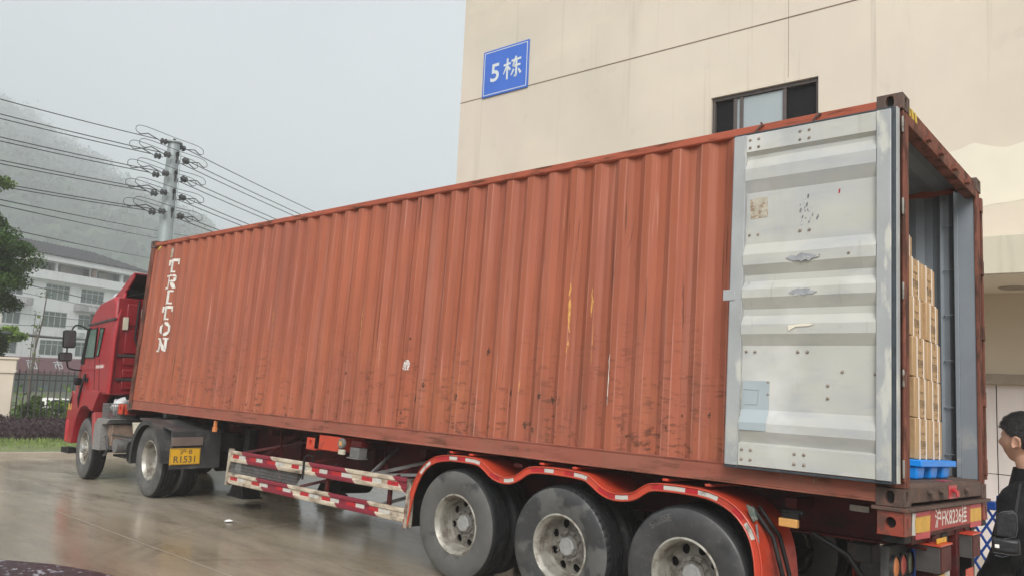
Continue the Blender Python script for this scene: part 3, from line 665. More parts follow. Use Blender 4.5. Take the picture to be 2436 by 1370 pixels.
# corner posts
for yy, s in ((0, 1), (CW, -1)):
    mb = MB(); mb.prism([(-CL+.004, yy+s*.004), (-CL+.13, yy+s*.004), (-CL+.13, yy+s*.02), (-CL+.03, yy+s*.02), (-CL+.03, yy+s*.13), (-CL+.004, yy+s*.13)], 2, .12, 2.778)
    mb.build('corner_post', M['rustpost'], ct, bevel=.008)
    mb = MB(); mb.prism([(-.13, yy+s*.014), (-.045, yy+s*.014), (-.045, yy+s*.03), (-.004, yy+s*.03), (-.004, yy+s*.055), (-.02, yy+s*.055), (-.02, yy+s*.13), (-.13, yy+s*.13)], 2, .12, 2.778)
    pst = mb.build('corner_post', M['rustpost'], ct, bevel=.006)
    mb = MB(); mb.prism([(-.005, yy+s*.09), (-.005, yy+s*.155), (-.028, yy+s*.155), (-.028, yy+s*.09)], 2, .12, 2.778); mb.build('door_stop', M['rustpost'], pst, RC, bevel=.003)
    # inner face of the rear post: grey, with lashing bars
    mb = MB(); mb.prism([(-.131, yy+s*.05), (-.131, yy+s*.135), (-.03, yy+s*.135), (-.03, yy+s*.145), (-.16, yy+s*.145), (-.16, yy+s*.05)], 2, .155, 2.79); mb.build('post_lining', M['inner'], pst, RC)
    for q in range(6):
        z = .35+q*.425
        mb = MB(); mb.tube([(-.30, yy+s*.055, z), (-.30, yy+s*.085, z), (-.165, yy+s*.085, z)], .006, 6); mb.build('lashing_bar', M['inner'], ct)
mb = MB(); mb.prism([(-.17, CW-.05), (-.30, CW-.05), (-.33, CW-.075), (-.36, CW-.05)], 2, .155, 2.79); mb.build('lashing_rail', M['inner'], ct)
mb = MB(); mb.prism([(-.162, CW-.15), (-.162, CW-.04), (-.20, CW-.04), (-.20, CW-.15)], 2, .155, 2.79); mb.build('lashing_rail', M['inner'], ct, bevel=.005)
# castings
def casting(xa, xb, ya, yb, za, zb):
    """box xa..xb with the outer faces at xb (end) and ya (side)"""
    mb = MB(); W_, D_, H_ = abs(xb-xa), abs(yb-ya), zb-za; sx = 1 if xb > xa else -1; sy = 1 if yb > ya else -1
    holeplate(mb, lambda u, v, d: (xa+sx*u, ya+sy*d, za+v), W_, H_, ellipse(W_*.5, H_*.5, .027, .042, 16, .8), .035, 1)
    holeplate(mb, lambda u, v, d: (xb-sx*d, ya+sy*u, za+v), D_, H_, ellipse(D_*.5, H_*.5, .027, .042, 16, .8), .035, 1)
    holeplate(mb, lambda u, v, d: (xa+sx*u, ya+sy*v, (zb-d) if za > 1 else za+d), W_, D_, ellipse(W_*.5, D_*.5, .055, .030, 14), .03, 1)
    X0, X1, Y0, Y1 = xa, xb, ya, yb
    mb.add([(X0, Y1, za), (X1, Y1, za), (X1, Y1, zb), (X0, Y1, zb), (X0, Y0, za), (X0, Y0, zb)], [(0, 1, 2, 3), (0, 3, 5, 4)])
    z = za if za > 1 else zb; mb.add([(X0, Y0, z), (X1, Y0, z), (X1, Y1, z), (X0, Y1, z)], [(0, 1, 2, 3)])
    o = mb.build('corner_casting', [M['casting'], M['darkhole']], ct, bevel=.012); return o
for (xa, xb) in ((-.178, 0), (-CL+.178, -CL)):
    for (ya, yb) in ((-.003, .162), (CW+.003, CW-.162)):
        casting(xa, xb, ya, yb, 0, .118); casting(xa, xb, ya, yb, 2.778, CH)
# rear header and sill
mb = MB(); mb.prism([(-.03, 2.70), (-.005, 2.70), (-.005, 2.775), (-.018, 2.79), (-.018, 2.865), (-.10, 2.865), (-.10, 2.70)], 1, .165, CW-.165); hd = mb.build('rear_header', M['rustpost'], ct, bevel=.006)
for yk in (.62, .98, 1.42, 1.86):
    mb = MB(); mb.prism([(-.006, 2.715), (.030, 2.722), (.034, 2.78), (.020, 2.79), (.016, 2.745), (-.006, 2.75)], 1, yk-.035, yk+.035)
    mb.build('cam_keeper', M['rustpost'], hd, RC, bevel=.004)
mb = MB()
for k in range(3): y = .20+k*.085; mb.prism([(y, 2.795), (y+.045, 2.795), (y+.025, 2.862), (y-.02, 2.862)], 0, -.018, -.014)
mb.build('hazard_stripe', M['yellowmark'], hd, RC, smooth=0)
mb = MB(); mb.prism([(-.10, .02), (-.004, .02), (-.004, .128), (-.03, .150), (-.10, .152)], 1, .165, CW-.165); sl = mb.build('rear_sill', M['casting'], ct, bevel=.006)
for yk, mm in ((.62, 'casting'), (.93, 'casting'), (1.30, 'tagred'), (1.70, 'casting')):
    mb = MB(); mb.prism([(-.004, .105), (.03, .085), (.034, .04), (.024, .04), (.02, .074), (-.004, .074)], 1, yk-.045, yk+.045); mb.build('cam_keeper', M[mm], sl, RC, bevel=.004)
mb = MB(); mb.box(-.005, .0, 1.16, 1.40, .025, .126); mb.box(-.10, -.03, 1.16, 1.40, .1525, .156); mb.build('red_paint_mark', M['tagred'], sl, RC, smooth=0)
M['hingem'] = mat('dull_hinge_metal', (.26, .25, .22), .55, .2, var=.3, vscale=12, layers=[dict(col=(.10, .05, .03), s=(12, 12, 12), lo=.5, hi=.62)])
# hinges on the near post
for q in range(5):
    z = .20+q*.60
    mb = MB(); mb.box(-.012, .006, -.004, .042, z, z+.10); mb.tube([(.0, -.010, z-.01), (.0, -.010, z+.11)], .008, 8); mb.build('hinge', M['hingem'], ct, bevel=.003)
    mb = MB(); mb.box(-.012, .012, CW-.045, CW+.005, z, z+.12); mb.tube([(.002, CW+.012, z-.01), (.002, CW+.012, z+.13)], .012, 8); mb.build('hinge', M['rustpost'], ct, bevel=.003)
mb = MB(); mb.tube([(-.002, .012, .17), (-.002, .012, 2.74)], .014, 8); mb.build('hinge_tube', M['rustpost'], ct)
# doors folded back along the sides
def door(side):
    f = (lambda y: y) if side == 0 else (lambda y: CW-y)
    Y = -.10           # inner face of the door, now looking outwards
    dm = MB(); dm.box(-1.235, -.05, f(Y+.045), f(Y+.055), .165, 2.745)
    d = dm.build('door', M['rail'], ct)
    P = [(2.60, 0), (2.575, .027), (2.545, .027), (2.46, -.013), (2.365, -.013), (2.27, .029), (1.855, .029), (1.765, -.013), (1.685, -.013), (1.61, .029), (1.56, .029), (1.495, -.013), (1.43, -.013), (1.345, .029), (1.295, .029), (1.225, -.013), (1.15, -.013), (1.065, .029), (.585, .029), (.485, -.013), (.425, -.013), (.34, .029), (.33, 0)]
    mb = MB()
    xs = [-.146-(.985)*i/16 for i in range(17)]
    for x in xs:
        for (z, dy) in P:
            dent = 0
            if abs(z-1.685) < .01 or abs(z-1.495) < .01: dent = .012*math.exp(-((x+.655)/.06)**2)
            wob = .006*noise.noise(Vector((x*4, z*3, 2)))
            mb.v.append((x, f(Y+dy+dent+wob), z))
    n = len(P)
    for i in range(16):
        for k in range(n-1): mb.f.append((i*n+k, i*n+k+1, (i+1)*n+k+1, (i+1)*n+k)); mb.m.append(0)
    mb.build('door_lining', M['doorpaint'], d, RC, smooth=12)
    for z0, z1 in ((2.60, 2.745), (.168, .33)):
        mb = MB(); mb.box(-1.131, -.146, f(Y-.004), f(Y+.045), z0, z1); mb.build('door_rail', M['doorpaint'], d, RC, bevel=.003)
    mb = MB(); mb.box(-.145, -.048, f(Y-.012), f(Y+.045), .165, 2.745); mb.build('door_stile', M['stile'], d, RC, bevel=.004)
    mb = MB(); mb.box(-1.235, -1.132, f(Y-.006), f(Y+.045), .165, 2.748); mb.prism([(-1.235, .168), (-1.235, 2.745), (-1.242, 2.745), (-1.242, .168)], 1, f(Y+.044), f(Y+.0)); mb.build('door_stile', M['stile'], d, RC, bevel=.004)
    mb = MB(); mb.box(-.046, -.022, f(Y-.002), f(Y+.03), .15, 2.76); mb.box(-1.245, -.047, f(Y+.0), f(Y+.035), 2.749, 2.762); mb.box(-1.245, -.047, f(Y+.0), f(Y+.035), .145, .162); mb.build('door_gasket', M['gasket'], d, RC, bevel=.003)
    mb = MB(); mb.box(-.018, -.008, f(Y+.0), f(Y+.05), .155, 2.755); mb.build('gasket_lip', M['stile' if side == 0 else 'rustpost'], d, RC)
    if side: return d
    mb = MB(); pts = []
    for x in (-1.10, -1.03, -.70, -.63):
        pts += [(x, Y-.004, 2.70), (x, Y-.004, 2.635), (x, Y-.004, .285), (x, Y-.004, .215)]
        pts += [(x, Y+.028, 1.93), (x, Y+.028, 1.02)]
    pts += [(-.48, Y+.028, .78), (-.48, Y+.028, .69), (-.92, Y+.028, .70), (-.92, Y+.028, .79), (-.33, Y-.013, 1.72), (-.98, Y+.006, 1.15), (-.38, Y+.028, .88), (-.16, Y+.028, .87)]
    for p in pts: bmv = MB(); rivets(bmv, [p], 1, .0125 if p[1] < 0 else .012, .011); bmv.build('bolt_head', M['rivet'], d, RC)
    # patches welded / taped to the lining
    blob([(-1.095, 2.22), (-.955, 2.225), (-.955, 2.07), (-1.095, 2.065)], 'doorpatch', 'rusty_label_patch', d, Y+.0285, .004, .02, 6)
    mb = MB()
    P2 = [(z, dy) for z, dy in P if .44 < z < .75]
    mb.box(-1.12, -.91, Y+.021, Y+.027, .586, .80); mb.add([(-1.12, Y+.0215, .586), (-.91, Y+.0215, .586), (-.91, Y-.0205, .487), (-1.12, Y-.0205, .487)], [(0, 1, 2, 3)]); mb.box(-1.12, -.91, Y-.021, Y-.014, .43, .4868)
    mb.build('door_patch', M['patch'], d, RC, smooth=0)
    mb = MB(); mb.tube([(-1.115, Y+.020, .62), (-1.0, Y+.020, .622), (-.99, Y+.020, .73), (-1.11, Y+.020, .735)], .003, 5); mb.build('weld_seam', M['stile'], d, RC)
    mb = MB(); mb.box(-1.29, -1.19, Y-.012, Y-.006, 1.415, 1.50); mb.build('retainer_plate', M['stile'], d, RC, bevel=.003)
    rs = random.Random(12); mb = MB(); used = []
    for k in range(60):
        x, z = -.655+rs.gauss(0, .030), 2.07+rs.gauss(0, .055); r = rs.uniform(.004, .016)
        if any(abs(x-a) < r+b and abs(z-c) < 2.2*(r+b) for a, c, b in used): continue
        used.append((x, z, r)); mb.prism([(x+r*.7*math.cos(a)*rs.uniform(.6, 1.1)+.25*r*math.sin(a), z+r*1.9*math.sin(a)*rs.uniform(.6, 1.1)) for a in [2*math.pi*q/9 for q in range(9)]], 1, Y+.0265, Y+.029)
    mb.build('dark_scuffs', M['scuff'], d, RC, smooth=0)
    for zc, w_ in ((1.715, .12), (1.455, .095)):
        q = [(-.655+w_*math.cos(a)*(.85+.3*random.random()), zc+.030*math.sin(a)*abs(math.sin(a))**.3*(.6+.6*random.random())) for a in [2*math.pi*k/26 for k in range(26)]]
        mb = MB(); mb.prism(q, 1, Y-.018, Y-.010); mb.build('dent_mark', M['dentmark'], d, RC, smooth=0)
    blob([(-.42, 2.205), (-.408, 2.21), (-.412, 2.18), (-.422, 2.175)], 'tagred', 'red_mark', d, Y+.0285, .002, .012, 4)
    blob([(-.76, 1.205), (-.63, 1.215), (-.56, 1.21), (-.60, 1.196), (-.70, 1.192), (-.755, 1.165)], 'wallwhite', 'paint_scrape', d, Y-.016, .004, .015, 5)
    return d
M['oldlabel'] = mat('torn_paper_label', (.62, .60, .56), .7, var=.05, layers=[dict(col=(.30, .12, .08), s=(45, 45, 45), lo=.52, hi=.58, d=5)])
M['rustspot'] = mat('dark_rust_scab', (.07, .033, .02), .95, var=.4, vscale=40, layers=[dict(col=(.30, .10, .05), s=(50, 50, 50), lo=.55, hi=.6)])
M['doorpatch'] = mat('rusty_label_remains', (.42, .38, .30), .8, var=.2, vscale=25, layers=[dict(col=(.22, .12, .06), s=(30, 30, 30), lo=.5, hi=.6, amt=.8)])
M['patch'] = mat('light_blue_grey_patch', (.36, .41, .43), .4, var=.04, vscale=5)
M['scuff'] = mat('dark_scuffed_metal', (.16, .16, .17), .6, var=.5, vscale=30, layers=[dict(col=(.5, .5, .5), s=(40, 40, 20), lo=.48, hi=.55)])
M['dentmark'] = mat('blue_grey_touch_up', (.30, .305, .32), .5, var=.25, vscale=14, layers=[dict(col=(.48, .47, .43), s=(20, 9, 30), lo=.55, hi=.66)])
door(0); door(1)
# painted letters, following the corrugations
LET = {
 'T': [[(0, .80), (1, .80), (1, 1), (0, 1)], [(0, .55), (.13, .60), (.13, .80), (0, .80)], [(.87, .60), (1, .55), (1, .80), (.87, .80)], [(.38, .12), (.62, .12), (.62, .80), (.38, .80)], [(.24, 0), (.76, 0), (.76, .12), (.24, .12)]],
 'R': [[(.12, .12), (.34, .12), (.34, .88), (.12, .88)], [(0, 0), (.42, 0), (.42, .12), (0, .12)], [(0, .88), (.34, .88), (.34, 1), (0, 1)], [(.40, .85), (.75, .85), (.92, .74), (.92, .86), (.78, 1), (.40, 1)], [(.72, .60), (.92, .60), (.92, .74), (.72, .78)], [(.40, .46), (.78, .46), (.92, .60), (.72, .60), (.40, .58)], [(.50, .42), (.72, .42), (.98, 0), (.72, 0)]],
 'I': [[(.36, .12), (.64, .12), (.64, .88), (.36, .88)], [(.18, .88), (.82, .88), (.82, 1), (.18, 1)], [(.18, 0), (.82, 0), (.82, .12), (.18, .12)]],
 'O': [[(0, .3), (.2, .34), (.2, .66), (0, .70)], [(0, .70), (.2, .66), (.42, .84), (.42, 1), (.26, .98)], [(.58, 1), (.58, .84), (.8, .66), (1, .7), (.74, .98)], [(.8, .34), (1, .3), (1, .7), (.8, .66)], [(.58, .16), (.58, 0), (.74, .02), (1, .3), (.8, .34)], [(.42, 0), (.42, .16), (.2, .34), (0, .3), (.26, .02)]],
 'N': [[(.08, .12), (.26, .12), (.26, .88), (.08, .88)], [(0, 0), (.36, 0), (.36, .12), (0, .12)], [(0, .88), (.30, .88), (.30, 1), (0, 1)], [(.30, 1), (.30, .76), (.66, .10), (.86, 0), (.86, .16), (.42, .98)], [(.72, .20), (.90, .20), (.90, .88), (.72, .88)], [(.62, .88), (1, .88), (1, 1), (.62, 1)]]}
def on_corr(polys, name, m, parent, off=.0015):
    bm = bmesh.new()
    for pl in polys:
        vs = [bm.verts.new((x, 0, z)) for x, z in pl]
        try: bm.faces.new(vs)
        except ValueError: pass
    x0 = min(v.co.x for v in bm.verts); x1 = max(v.co.x for v in bm.verts)
    for b in XB:
        if x0-.01 < b < x1+.01: bmesh.ops.bisect_plane(bm, geom=bm.verts[:]+bm.edges[:]+bm.faces[:], plane_co=(b, 0, 0), plane_no=(1, 0, 0))
    for v in bm.verts: v.co.y = .014+corr(v.co.x)-off - .004*0
    bm.verts.index_update(); mb = MB(); mb.add([tuple(v.co) for v in bm.verts], [tuple(v.index for v in f.verts) for f in bm.faces]); bm.free()
    return mb.build(name, m, parent, smooth=0, norm=False)
for i, ch in enumerate('TRITON'):
    z0 = 2.29-i*.262
    on_corr([[(-11.475+p[0]*.36, z0+p[1]*.232) for p in poly] for poly in LET[ch]], 'letter', M['white'], ct, .004)
on_corr([[(-12.02+k*.12, 2.74), (-11.96+k*.12, 2.74), (-11.92+k*.12, 2.786), (-11.98+k*.12, 2.786)] for k in range(2)], 'hazard_stripe', M['yellowmark'], ct, .004)
# narrow stickers and deep scratches seen on the side
def jag(x, z0, z1, w_, seed, slant=0.):
    rs = random.Random(seed); n = max(4, int(abs(z1-z0)/.05)); L_, R_ = [], []
    for k in range(n+1):
        t = k/n; ww = w_*(math.sin(math.pi*min(max(t, .03), .97))**.6)*rs.uniform(.35, 1.1); cx = x+slant*t+rs.uniform(-.3, .3)*w_; L_.append((cx-ww/2, lerp(z0, z1, t))); R_.append((cx+ww/2, lerp(z0, z1, t)))
    return L_ + R_[::-1]
for i, (x, z0, z1, w_, mm, sl_) in enumerate([(-2.895, 1.20, 1.66, .030, 'ochre', -.02), (-2.645, 1.32, 1.60, .028, 'ochre', .0), (-2.91, 1.00, 1.16, .018, 'ochre', .02), (-6.03, 1.15, 1.55, .016, 'ochre', 0), (-5.81, 1.10, 1.36, .014, 'ochre', 0), (-8.06, 1.38, 1.60, .016, 'ochre', 0), (-3.46, .62, .85, .012, 'ochre', .01), (-2.89, 1.70, 2.35, .007, 'rustpost', .03), (-3.9, 1.0, 2.3, .004, 'rustpost', 0), (-2.45, 1.5, 1.9, .006, 'rustpost', .05), (-1.72, 1.2, 1.7, .01, 'rustpost', -.02), (-2.42, .55, 1.0, .012, 'white', 0), (-10.84, 2.28, 2.36, .02, 'rustpost', .0),
        (-2.62, .9, 1.28, .006, 'ochre', 0), (-7.3, 1.3, 2.2, .004, 'rustpost', 0), (-5.3, .9, 2.2, .004, 'rustpost', 0), (-4.4, .8, 1.9, .003, 'rustpost', .02), (-2.3, 1.95, 2.25, .005, 'rustpost', .06)]):
    on_corr([jag(x, z0, z1, w_, i, sl_)], 'scratch', M[mm], ct, .0035)
on_corr([[(-5.20, .82), (-5.17, .80), (-5.11, .81), (-5.10, .88), (-5.12, .92), (-5.16, .915), (-5.18, .90)]], 'torn_label', M['oldlabel'], ct, .004)
on_corr([[(-11.47, 2.56), (-11.40, 2.57), (-11.39, 2.70), (-11.43, 2.74), (-11.47, 2.72)]], 'torn_label', M['doorpatch'], ct, .004)
# rust scabs near the bottom
rs = random.Random(5); spots = []
for k in range(34):
    x = -rs.uniform(1.4, 11.5) if k % 3 else -rs.uniform(1.35, 5.5); z = rs.uniform(.2, .62) if k % 4 else rs.uniform(.5, 1.2); r = rs.uniform(.007, .024)*(1.2 if x > -5 else .7)
    poly = [(x+r*rs.uniform(.45, 1.2)*math.cos(a), z+r*1.5*rs.uniform(.4, 1.3)*math.sin(a)) for a in [2*math.pi*q/13 for q in range(13)]]
    spots.append(poly)
spots2 = []
for q in spots:
    cx, cz = sum(a[0] for a in q)/13, sum(a[1] for a in q)/13
    if all(abs(cx-b[0]) > .09 or abs(cz-b[1]) > .12 for b in [(sum(a[0] for a in o)/13, sum(a[1] for a in o)/13) for o in spots2]): spots2.append(q)
on_corr(spots2, 'rust_scabs', M['rustspot'], ct, .003)
# top-rail hooks above the door
for x in (-1.06, -.60):
    mb = MB(); mb.tube([(x, -.012, 2.78), (x-.03, -.03, 2.80), (x-.01, -.02, 2.83), (x+.02, -.012, 2.845), (x, -.010, 2.87 if x < -1 else 2.85)], .009, 6); mb.build('door_hook', M['casting'], ct)
# chalk scrawl on the bottom rail
mb = MB()
for pts in ([(-.85, .09), (-.83, .14), (-.80, .09), (-.775, .135), (-.75, .095)], [(-.72, .10), (-.69, .125), (-.70, .09), (-.66, .10)], [(-.60, .085), (-.60, .14)], [(-.56, .14), (-.60, .11), (-.545, .085)]):
    mb.tube([(x, .0055, z) for x, z in pts], .0016, 4)
mb.build('chalk_scrawl', M['rivet'], ct)
# ================================================================ PALLET AND CARTONS inside the container
PX0, PY0, PZ = -.14, .86, .157
pal = thing('plastic_pallet', RC @ T(PX0-.6, PY0+.47, PZ), RC, label='bright blue plastic pallet under the cartons at the container opening', cat='pallet')
mb = MB(); mb.box(PX0-1.15, PX0+.04, PY0-.06, PY0+.98, PZ+.098, PZ+.148); mb.build('deck', M['blue'], pal, bevel=.006)
for ix in range(3):
    for iy in range(3):
        cx = PX0-.10-ix*.46; cy = PY0+.06+iy*.37; mb = MB(); a, b = .11, .10
        v = [(cx-a, cy-b, PZ+.098), (cx+a, cy-b, PZ+.098), (cx+a, cy+b, PZ+.098), (cx-a, cy+b, PZ+.098), (cx-a*.9, cy-b*.88, PZ+.002), (cx+a*.9, cy-b*.88, PZ+.002), (cx+a*.9, cy+b*.88, PZ+.002), (cx-a*.9, cy+b*.88, PZ+.002)]
        mb.add(v, [(3, 2, 1, 0), (4, 5, 6, 7), (0, 1, 5, 4), (1, 2, 6, 5), (2, 3, 7, 6), (3, 0, 4, 7)]); mb.build('foot', M['blue'], pal, bevel=.014)
BXD, BYW, BH = .56, .385, .3165     # carton: depth, width, height
def carton(x, y, z, seed):
    """x: face towards the doors; y: near edge; z: bottom"""
    c = thing('carton', RC @ T(x-BXD/2, y+BYW/2, z), RC @ T(x, y, z) @ Matrix.Rotation(R((random.random()-.5)*1.6), 4, 'Z'))
    mb = MB(); mb.box(-BXD, 0, .003, BYW-.003, .002, BH-.003); mb.build('carton_body', M['card'], c, bevel=.006)
    mb = MB(); rs = random.Random(seed); nx, nz_ = 9, 9
    for i in range(nx+1):
        for j in range(nz_+1):
            mb.v.append((-BXD*.97+BXD*.95*i/nx, .0-rs.random()*.009, .01+(BH-.02)*j/nz_))
    for i in range(nx):
        for j in range(nz_): a = i*(nz_+1)+j; mb.f.append((a, a+nz_+1, a+nz_+2, a+1)); mb.m.append(0)
    mb.build('packing_film', M['tape'], c, smooth=50)
    for yy in (.105, .285):
        mb = MB(); mb.box(-BXD-.003, .0035, yy, yy+.013, -.0005, BH+.0005); mb.build('strap', M['strap'], c, smooth=0)
    mb = MB(); mb.box(.0005, .0025, BYW*.52-.016, BYW*.52+.016, BH-.055, BH-.004); mb.build('tape_end', M['browntape'], c, smooth=0)
    P = lambda u, v: (.0022, BYW*.52+u, v)
    mb = MB()
    for a in ((-.075, .075, .138, .141), (-.075, .075, .083, .086), (-.075, -.072, .0861, .1379), (.072, .075, .0861, .1379), (-.06, .06, .203, .2055), (-.045, .045, .194, .1965), (-.012, .012, .178, .181), (-.014, .014, .160, .163), (-.03, .02, .040, .0425), (.045, .060, .035, .062)): mb.box(.0005, .0022, BYW*.52+a[0], BYW*.52+a[1], a[2], a[3])
    mb.build('print_frame', M['ink'], c, smooth=0)
    text_on('TLASIA', .050, lambda u, v: (.0024, BYW*.52+u*.88, .112+v*1.1), 'print', M['ink'], c)
    return c
rows = ['bottom', 'second', 'third', 'fourth', 'top']
proto = None
def put(x, y, z, lab, grp='cartons stacked on the blue pallet'):
    global proto
    if proto is None: proto = carton(x, y, z, 3); o = proto
    else: o = copy_tree(proto, RC @ T(x-BXD/2, y+BYW/2, z) @ Matrix.Rotation(R(random.uniform(-1.2, 1.2)), 4, 'Z'))
    tag(o, lab, 'carton', grp); return o
names = {0: 'directly on the blue pallet', 1: 'second up from the pallet', 2: 'in mid stack', 3: 'second from the top', 4: 'topmost of its stack'}
for r in range(5):
    z = PZ+.149+r*BH
    dx, dy = (0, -.006, -.012, -.025, -.03)[r], (0, 0, -.01, -.06, -.07)[r]
    put(PX0-.02+dx, PY0+.02+dy, z, f'brown carton {names[r]}, stack nearer the open grey door')
    put(PX0-.02+dx+(.0, .0, .005, .02, .0)[r], PY0+.02+dy+BYW+.01, z, f'brown carton {names[r]}, stack nearer the far inner wall')
for r in range(6):
    z = PZ+.149+r*BH
    if r < 5: put(PX0-.02-BXD-.03-.10, PY0+.0, z, f'brown carton {names[r]}, hidden in the second row behind the front stack', 'cartons deeper inside the container')
    else: put(-.36, 1.18, z, 'highest brown carton, peeking out behind the front stack', 'cartons deeper inside the container')

# ================================================================ SEMI-TRAILER (container frame)
tr = thing('semi_trailer', T(0, 0, 0) @ RC @ T(-5.5, 1.22, -1.25), RC, label='red skeletal semi-trailer with three axles carrying the long container', cat='trailer')
for y in (.66, 1.72):
    mb = MB()
    pr = [(-.02, -.05), (-9.6, -.05), (-12.2, -.05), (-12.2, -.20), (-9.4, -.22), (-8.9, -.50), (-4.2, -.50), (-3.2, -.36), (-.02, -.30)]
    mb.prism(pr, 1, y+.015, y+.03)
    for k in range(len(pr)-1):
        a, b = pr[k], pr[k+1]
        if k >= 3 and k < 8:
            mb.prism([(a[0], a[1]), (b[0], b[1]), (b[0], b[1]-.018), (a[0], a[1]-.018)], 1, y-.05, y+.10)
    mb.box(-12.2, -.02, y-.05, y+.10, -.048, -.032)
    mb.build('main_beam', M['trred'], tr, smooth=0)
for x in [-.9-i*1.05 for i in range(11)]:
    mb = MB(); mb.box(x-.045, x+.045, .34, 2.10, -.13, -.055); mb.build('cross_beam', M['trred'], tr, bevel=.004)
for x in (-1.5, -3.1, -4.7, -6.3, -7.9):
    for y in (.64, 1.77):
        mb = MB(); mb.box(x, x+.03, y-.03, y+.03, -.34 if x > -4 else -.48, -.14); mb.build('beam_stiffener', M['trred'], tr)
# front bolster with red coupler boxes
mb = MB(); mb.box(-12.46, -12.20, .05, 2.39, -.07, .035); mb.build('front_bolster', M['trred'], tr, bevel=.006)
for y in (-.03, 2.2):
    mb = MB(); holeplate(mb, lambda u, v, d: (-12.47+u, y+d, -.09+v), .20, .17, ellipse(.1, .085, .035, .05), .03); mb.box(-12.47, -12.27, y+.05, y+.24, -.09, .08); mb.build('twist_lock_box', M['trorange'], tr, bevel=.003)
# mid twist-lock boxes (orange) and its lamp cluster
mb = MB(); mb.box(-6.64, -6.22, .02, .40, -.185, -.01); tb = mb.build('twist_lock_box', M['trorange'], tr, bevel=.008)
mb = MB(); holeplate(mb, lambda u, v, d: (-6.86+u, .00+d, -.195+v), .17, .14, ellipse(.085, .07, .033, .04), .02); mb.prism([(-6.86, -.20), (-6.66, -.20), (-6.64, -.185), (-6.86, -.19)], 1, 0, .15); mb.build('lock_bracket', M['trorange'], tr)
mb = MB(); mb.lathe([(0, -.03), (.055, -.03), (.06, -.02), (.06, 0), (.048, .0), (.045, .02)], (-6.13, -.0, -.075), 1, 20); lm = mb.build('side_marker', M['dullgrey'], tr)
mb = MB(); mb.box(-6.155, -6.105, -.036, -.031, -.10, -.05); mb.build('amber_lens', M['amber'], lm, RC)
mb = MB(); mb.box(-6.18, -6.08, -.02, .02, -.205, -.145); mb.build('marker_lens', M['cream'], tr, bevel=.008)
mb = MB(); mb.box(-5.985, -5.80, .01, .12, -.10, -.03); mb.build('valve_bracket', M['trred'], tr, bevel=.004)
mb = MB(); mb.tube([(-5.97, .05, -.11), (-5.80, .05, -.11)], .001, 6); mb.box(-5.975, -5.80, .0, .11, -.215, -.105); mb.box(-6.0, -5.79, -.02, .12, -.232, -.218); mb.build('valve_box', M['dullgrey'], tr, bevel=.01)
mb = MB(); mb.box(-9.27, -9.19, .02, .06, -.16, -.09); mb.box(-9.25, -9.21, .02, .06, -.09, -.0); mb.build('side_marker', M['orlens'], tr, bevel=.005)
# diagonal braces behind the guard
for a, b in (((-8.35, .02, -.38), (-7.45, .62, -.12)), ((-6.75, .02, -.36), (-6.15, .62, -.10)), ((-5.55, .0, -.36), (-5.85, .62, -.10)), ((-5.50, .0, -.36), (-4.95, .62, -.12)), ((-6.9, .0, -.66), (-6.35, .55, -.42)), ((-5.35, .0, -.68), (-4.95, .55, -.45)), ((-7.9, .3, -.05), (-7.9, .35, -.78)), ((-5.5, .02, -.37), (-4.9, .3, -.31)), ((-6.0, .55, -.15), (-5.4, .1, -.36))):
    mb = MB(); mb.tube([a, b], .022, 4); mb.build('brace', M['trred'] if a[0] < -5.6 else M['dullgrey'], tr, smooth=0)
mb = MB(); mb.tube([(-6.79, -.05, -.56), (-6.79, -.055, -.30), (-6.77, -.03, -.27), (-6.72, .02, -.28), (-6.71, .03, -.45)], .013, 8); mb.build('hook_rod', M['black'], tr)
# side guard
def guard(side):
    f = (lambda y: y) if side == 0 else (lambda y: CW-y)
    g = None
    for k, (z0, z1) in enumerate(((-.515, -.365), (-.805, -.66))):
        mb = MB(); h = z1-z0; ya = f(-.03)
        s = -1 if side == 0 else 1
        sec = [(0, 0), (-.006, .012), (-.006, .040), (.010, .052), (.010, h-.052), (-.006, h-.040), (-.006, h-.012), (0, h), (.04, h), (.04, 0)]
        n = len(sec); xs = [-8.60, -8.0, -7.2, -6.2, -5.5, -4.90]
        for x in xs:
            tz = .025*(x+8.6)/3.7 if k == 0 else .006*(x+8.6)/3.7
            for (dy, z) in sec: mb.v.append((x, f(-.03+dy), z0+z+tz))
        for i in range(len(xs)-1):
            for q in range(n): mb.f.append((i*n+q, i*n+(q+1) % n, (i+1)*n+(q+1) % n, (i+1)*n+q)); mb.m.append(0)
        mb.add(mb.v[:n], [tuple(range(n))]); mb.add(mb.v[-n:], [tuple(range(n))])
        rl = mb.build('guard_rail', M['guard'], tr, smooth=25)
        if side: continue
        rs = random.Random(k+4); x = -8.52; i = 0
        while x < -5.05:
            L_ = rs.uniform(.15, .20); tz = .022*(x+8.6)/3.7 if k == 0 else .006*(x+8.6)/3.7
            z = z0+.052+tz; mb = MB(); mb.box(x, x+L_, -.0245, -.020, z, z1-z0-.104+z); mb.build('reflector', M['tagred'] if i % 2 == 0 else M['tagwhite'], rl, RC, smooth=0); x += L_+ (0 if i % 2 == 0 else rs.uniform(.05, .22)); i += 1
    for x in (-8.63, -4.89):
        mb = MB(); mb.box(x, x+.06, f(-.038), f(.03), -.83 if x < -5 else -.85, -.345); mb.build('guard_post', M['guarddirt'], tr, bevel=.004)
    for x in (-7.95, -6.4, -5.25):
        mb = MB(); mb.box(x, x+.05, f(.012), f(.04), -.80, -.37); mb.tube([(x+.025, f(.03), -.40), (x+.025, f(.62), -.12)], .022, 4); mb.build('guard_bracket', M['trred'], tr, smooth=0)
guard(0); guard(1)
mb = MB()      # expanded metal screen between the rails
x = -8.56
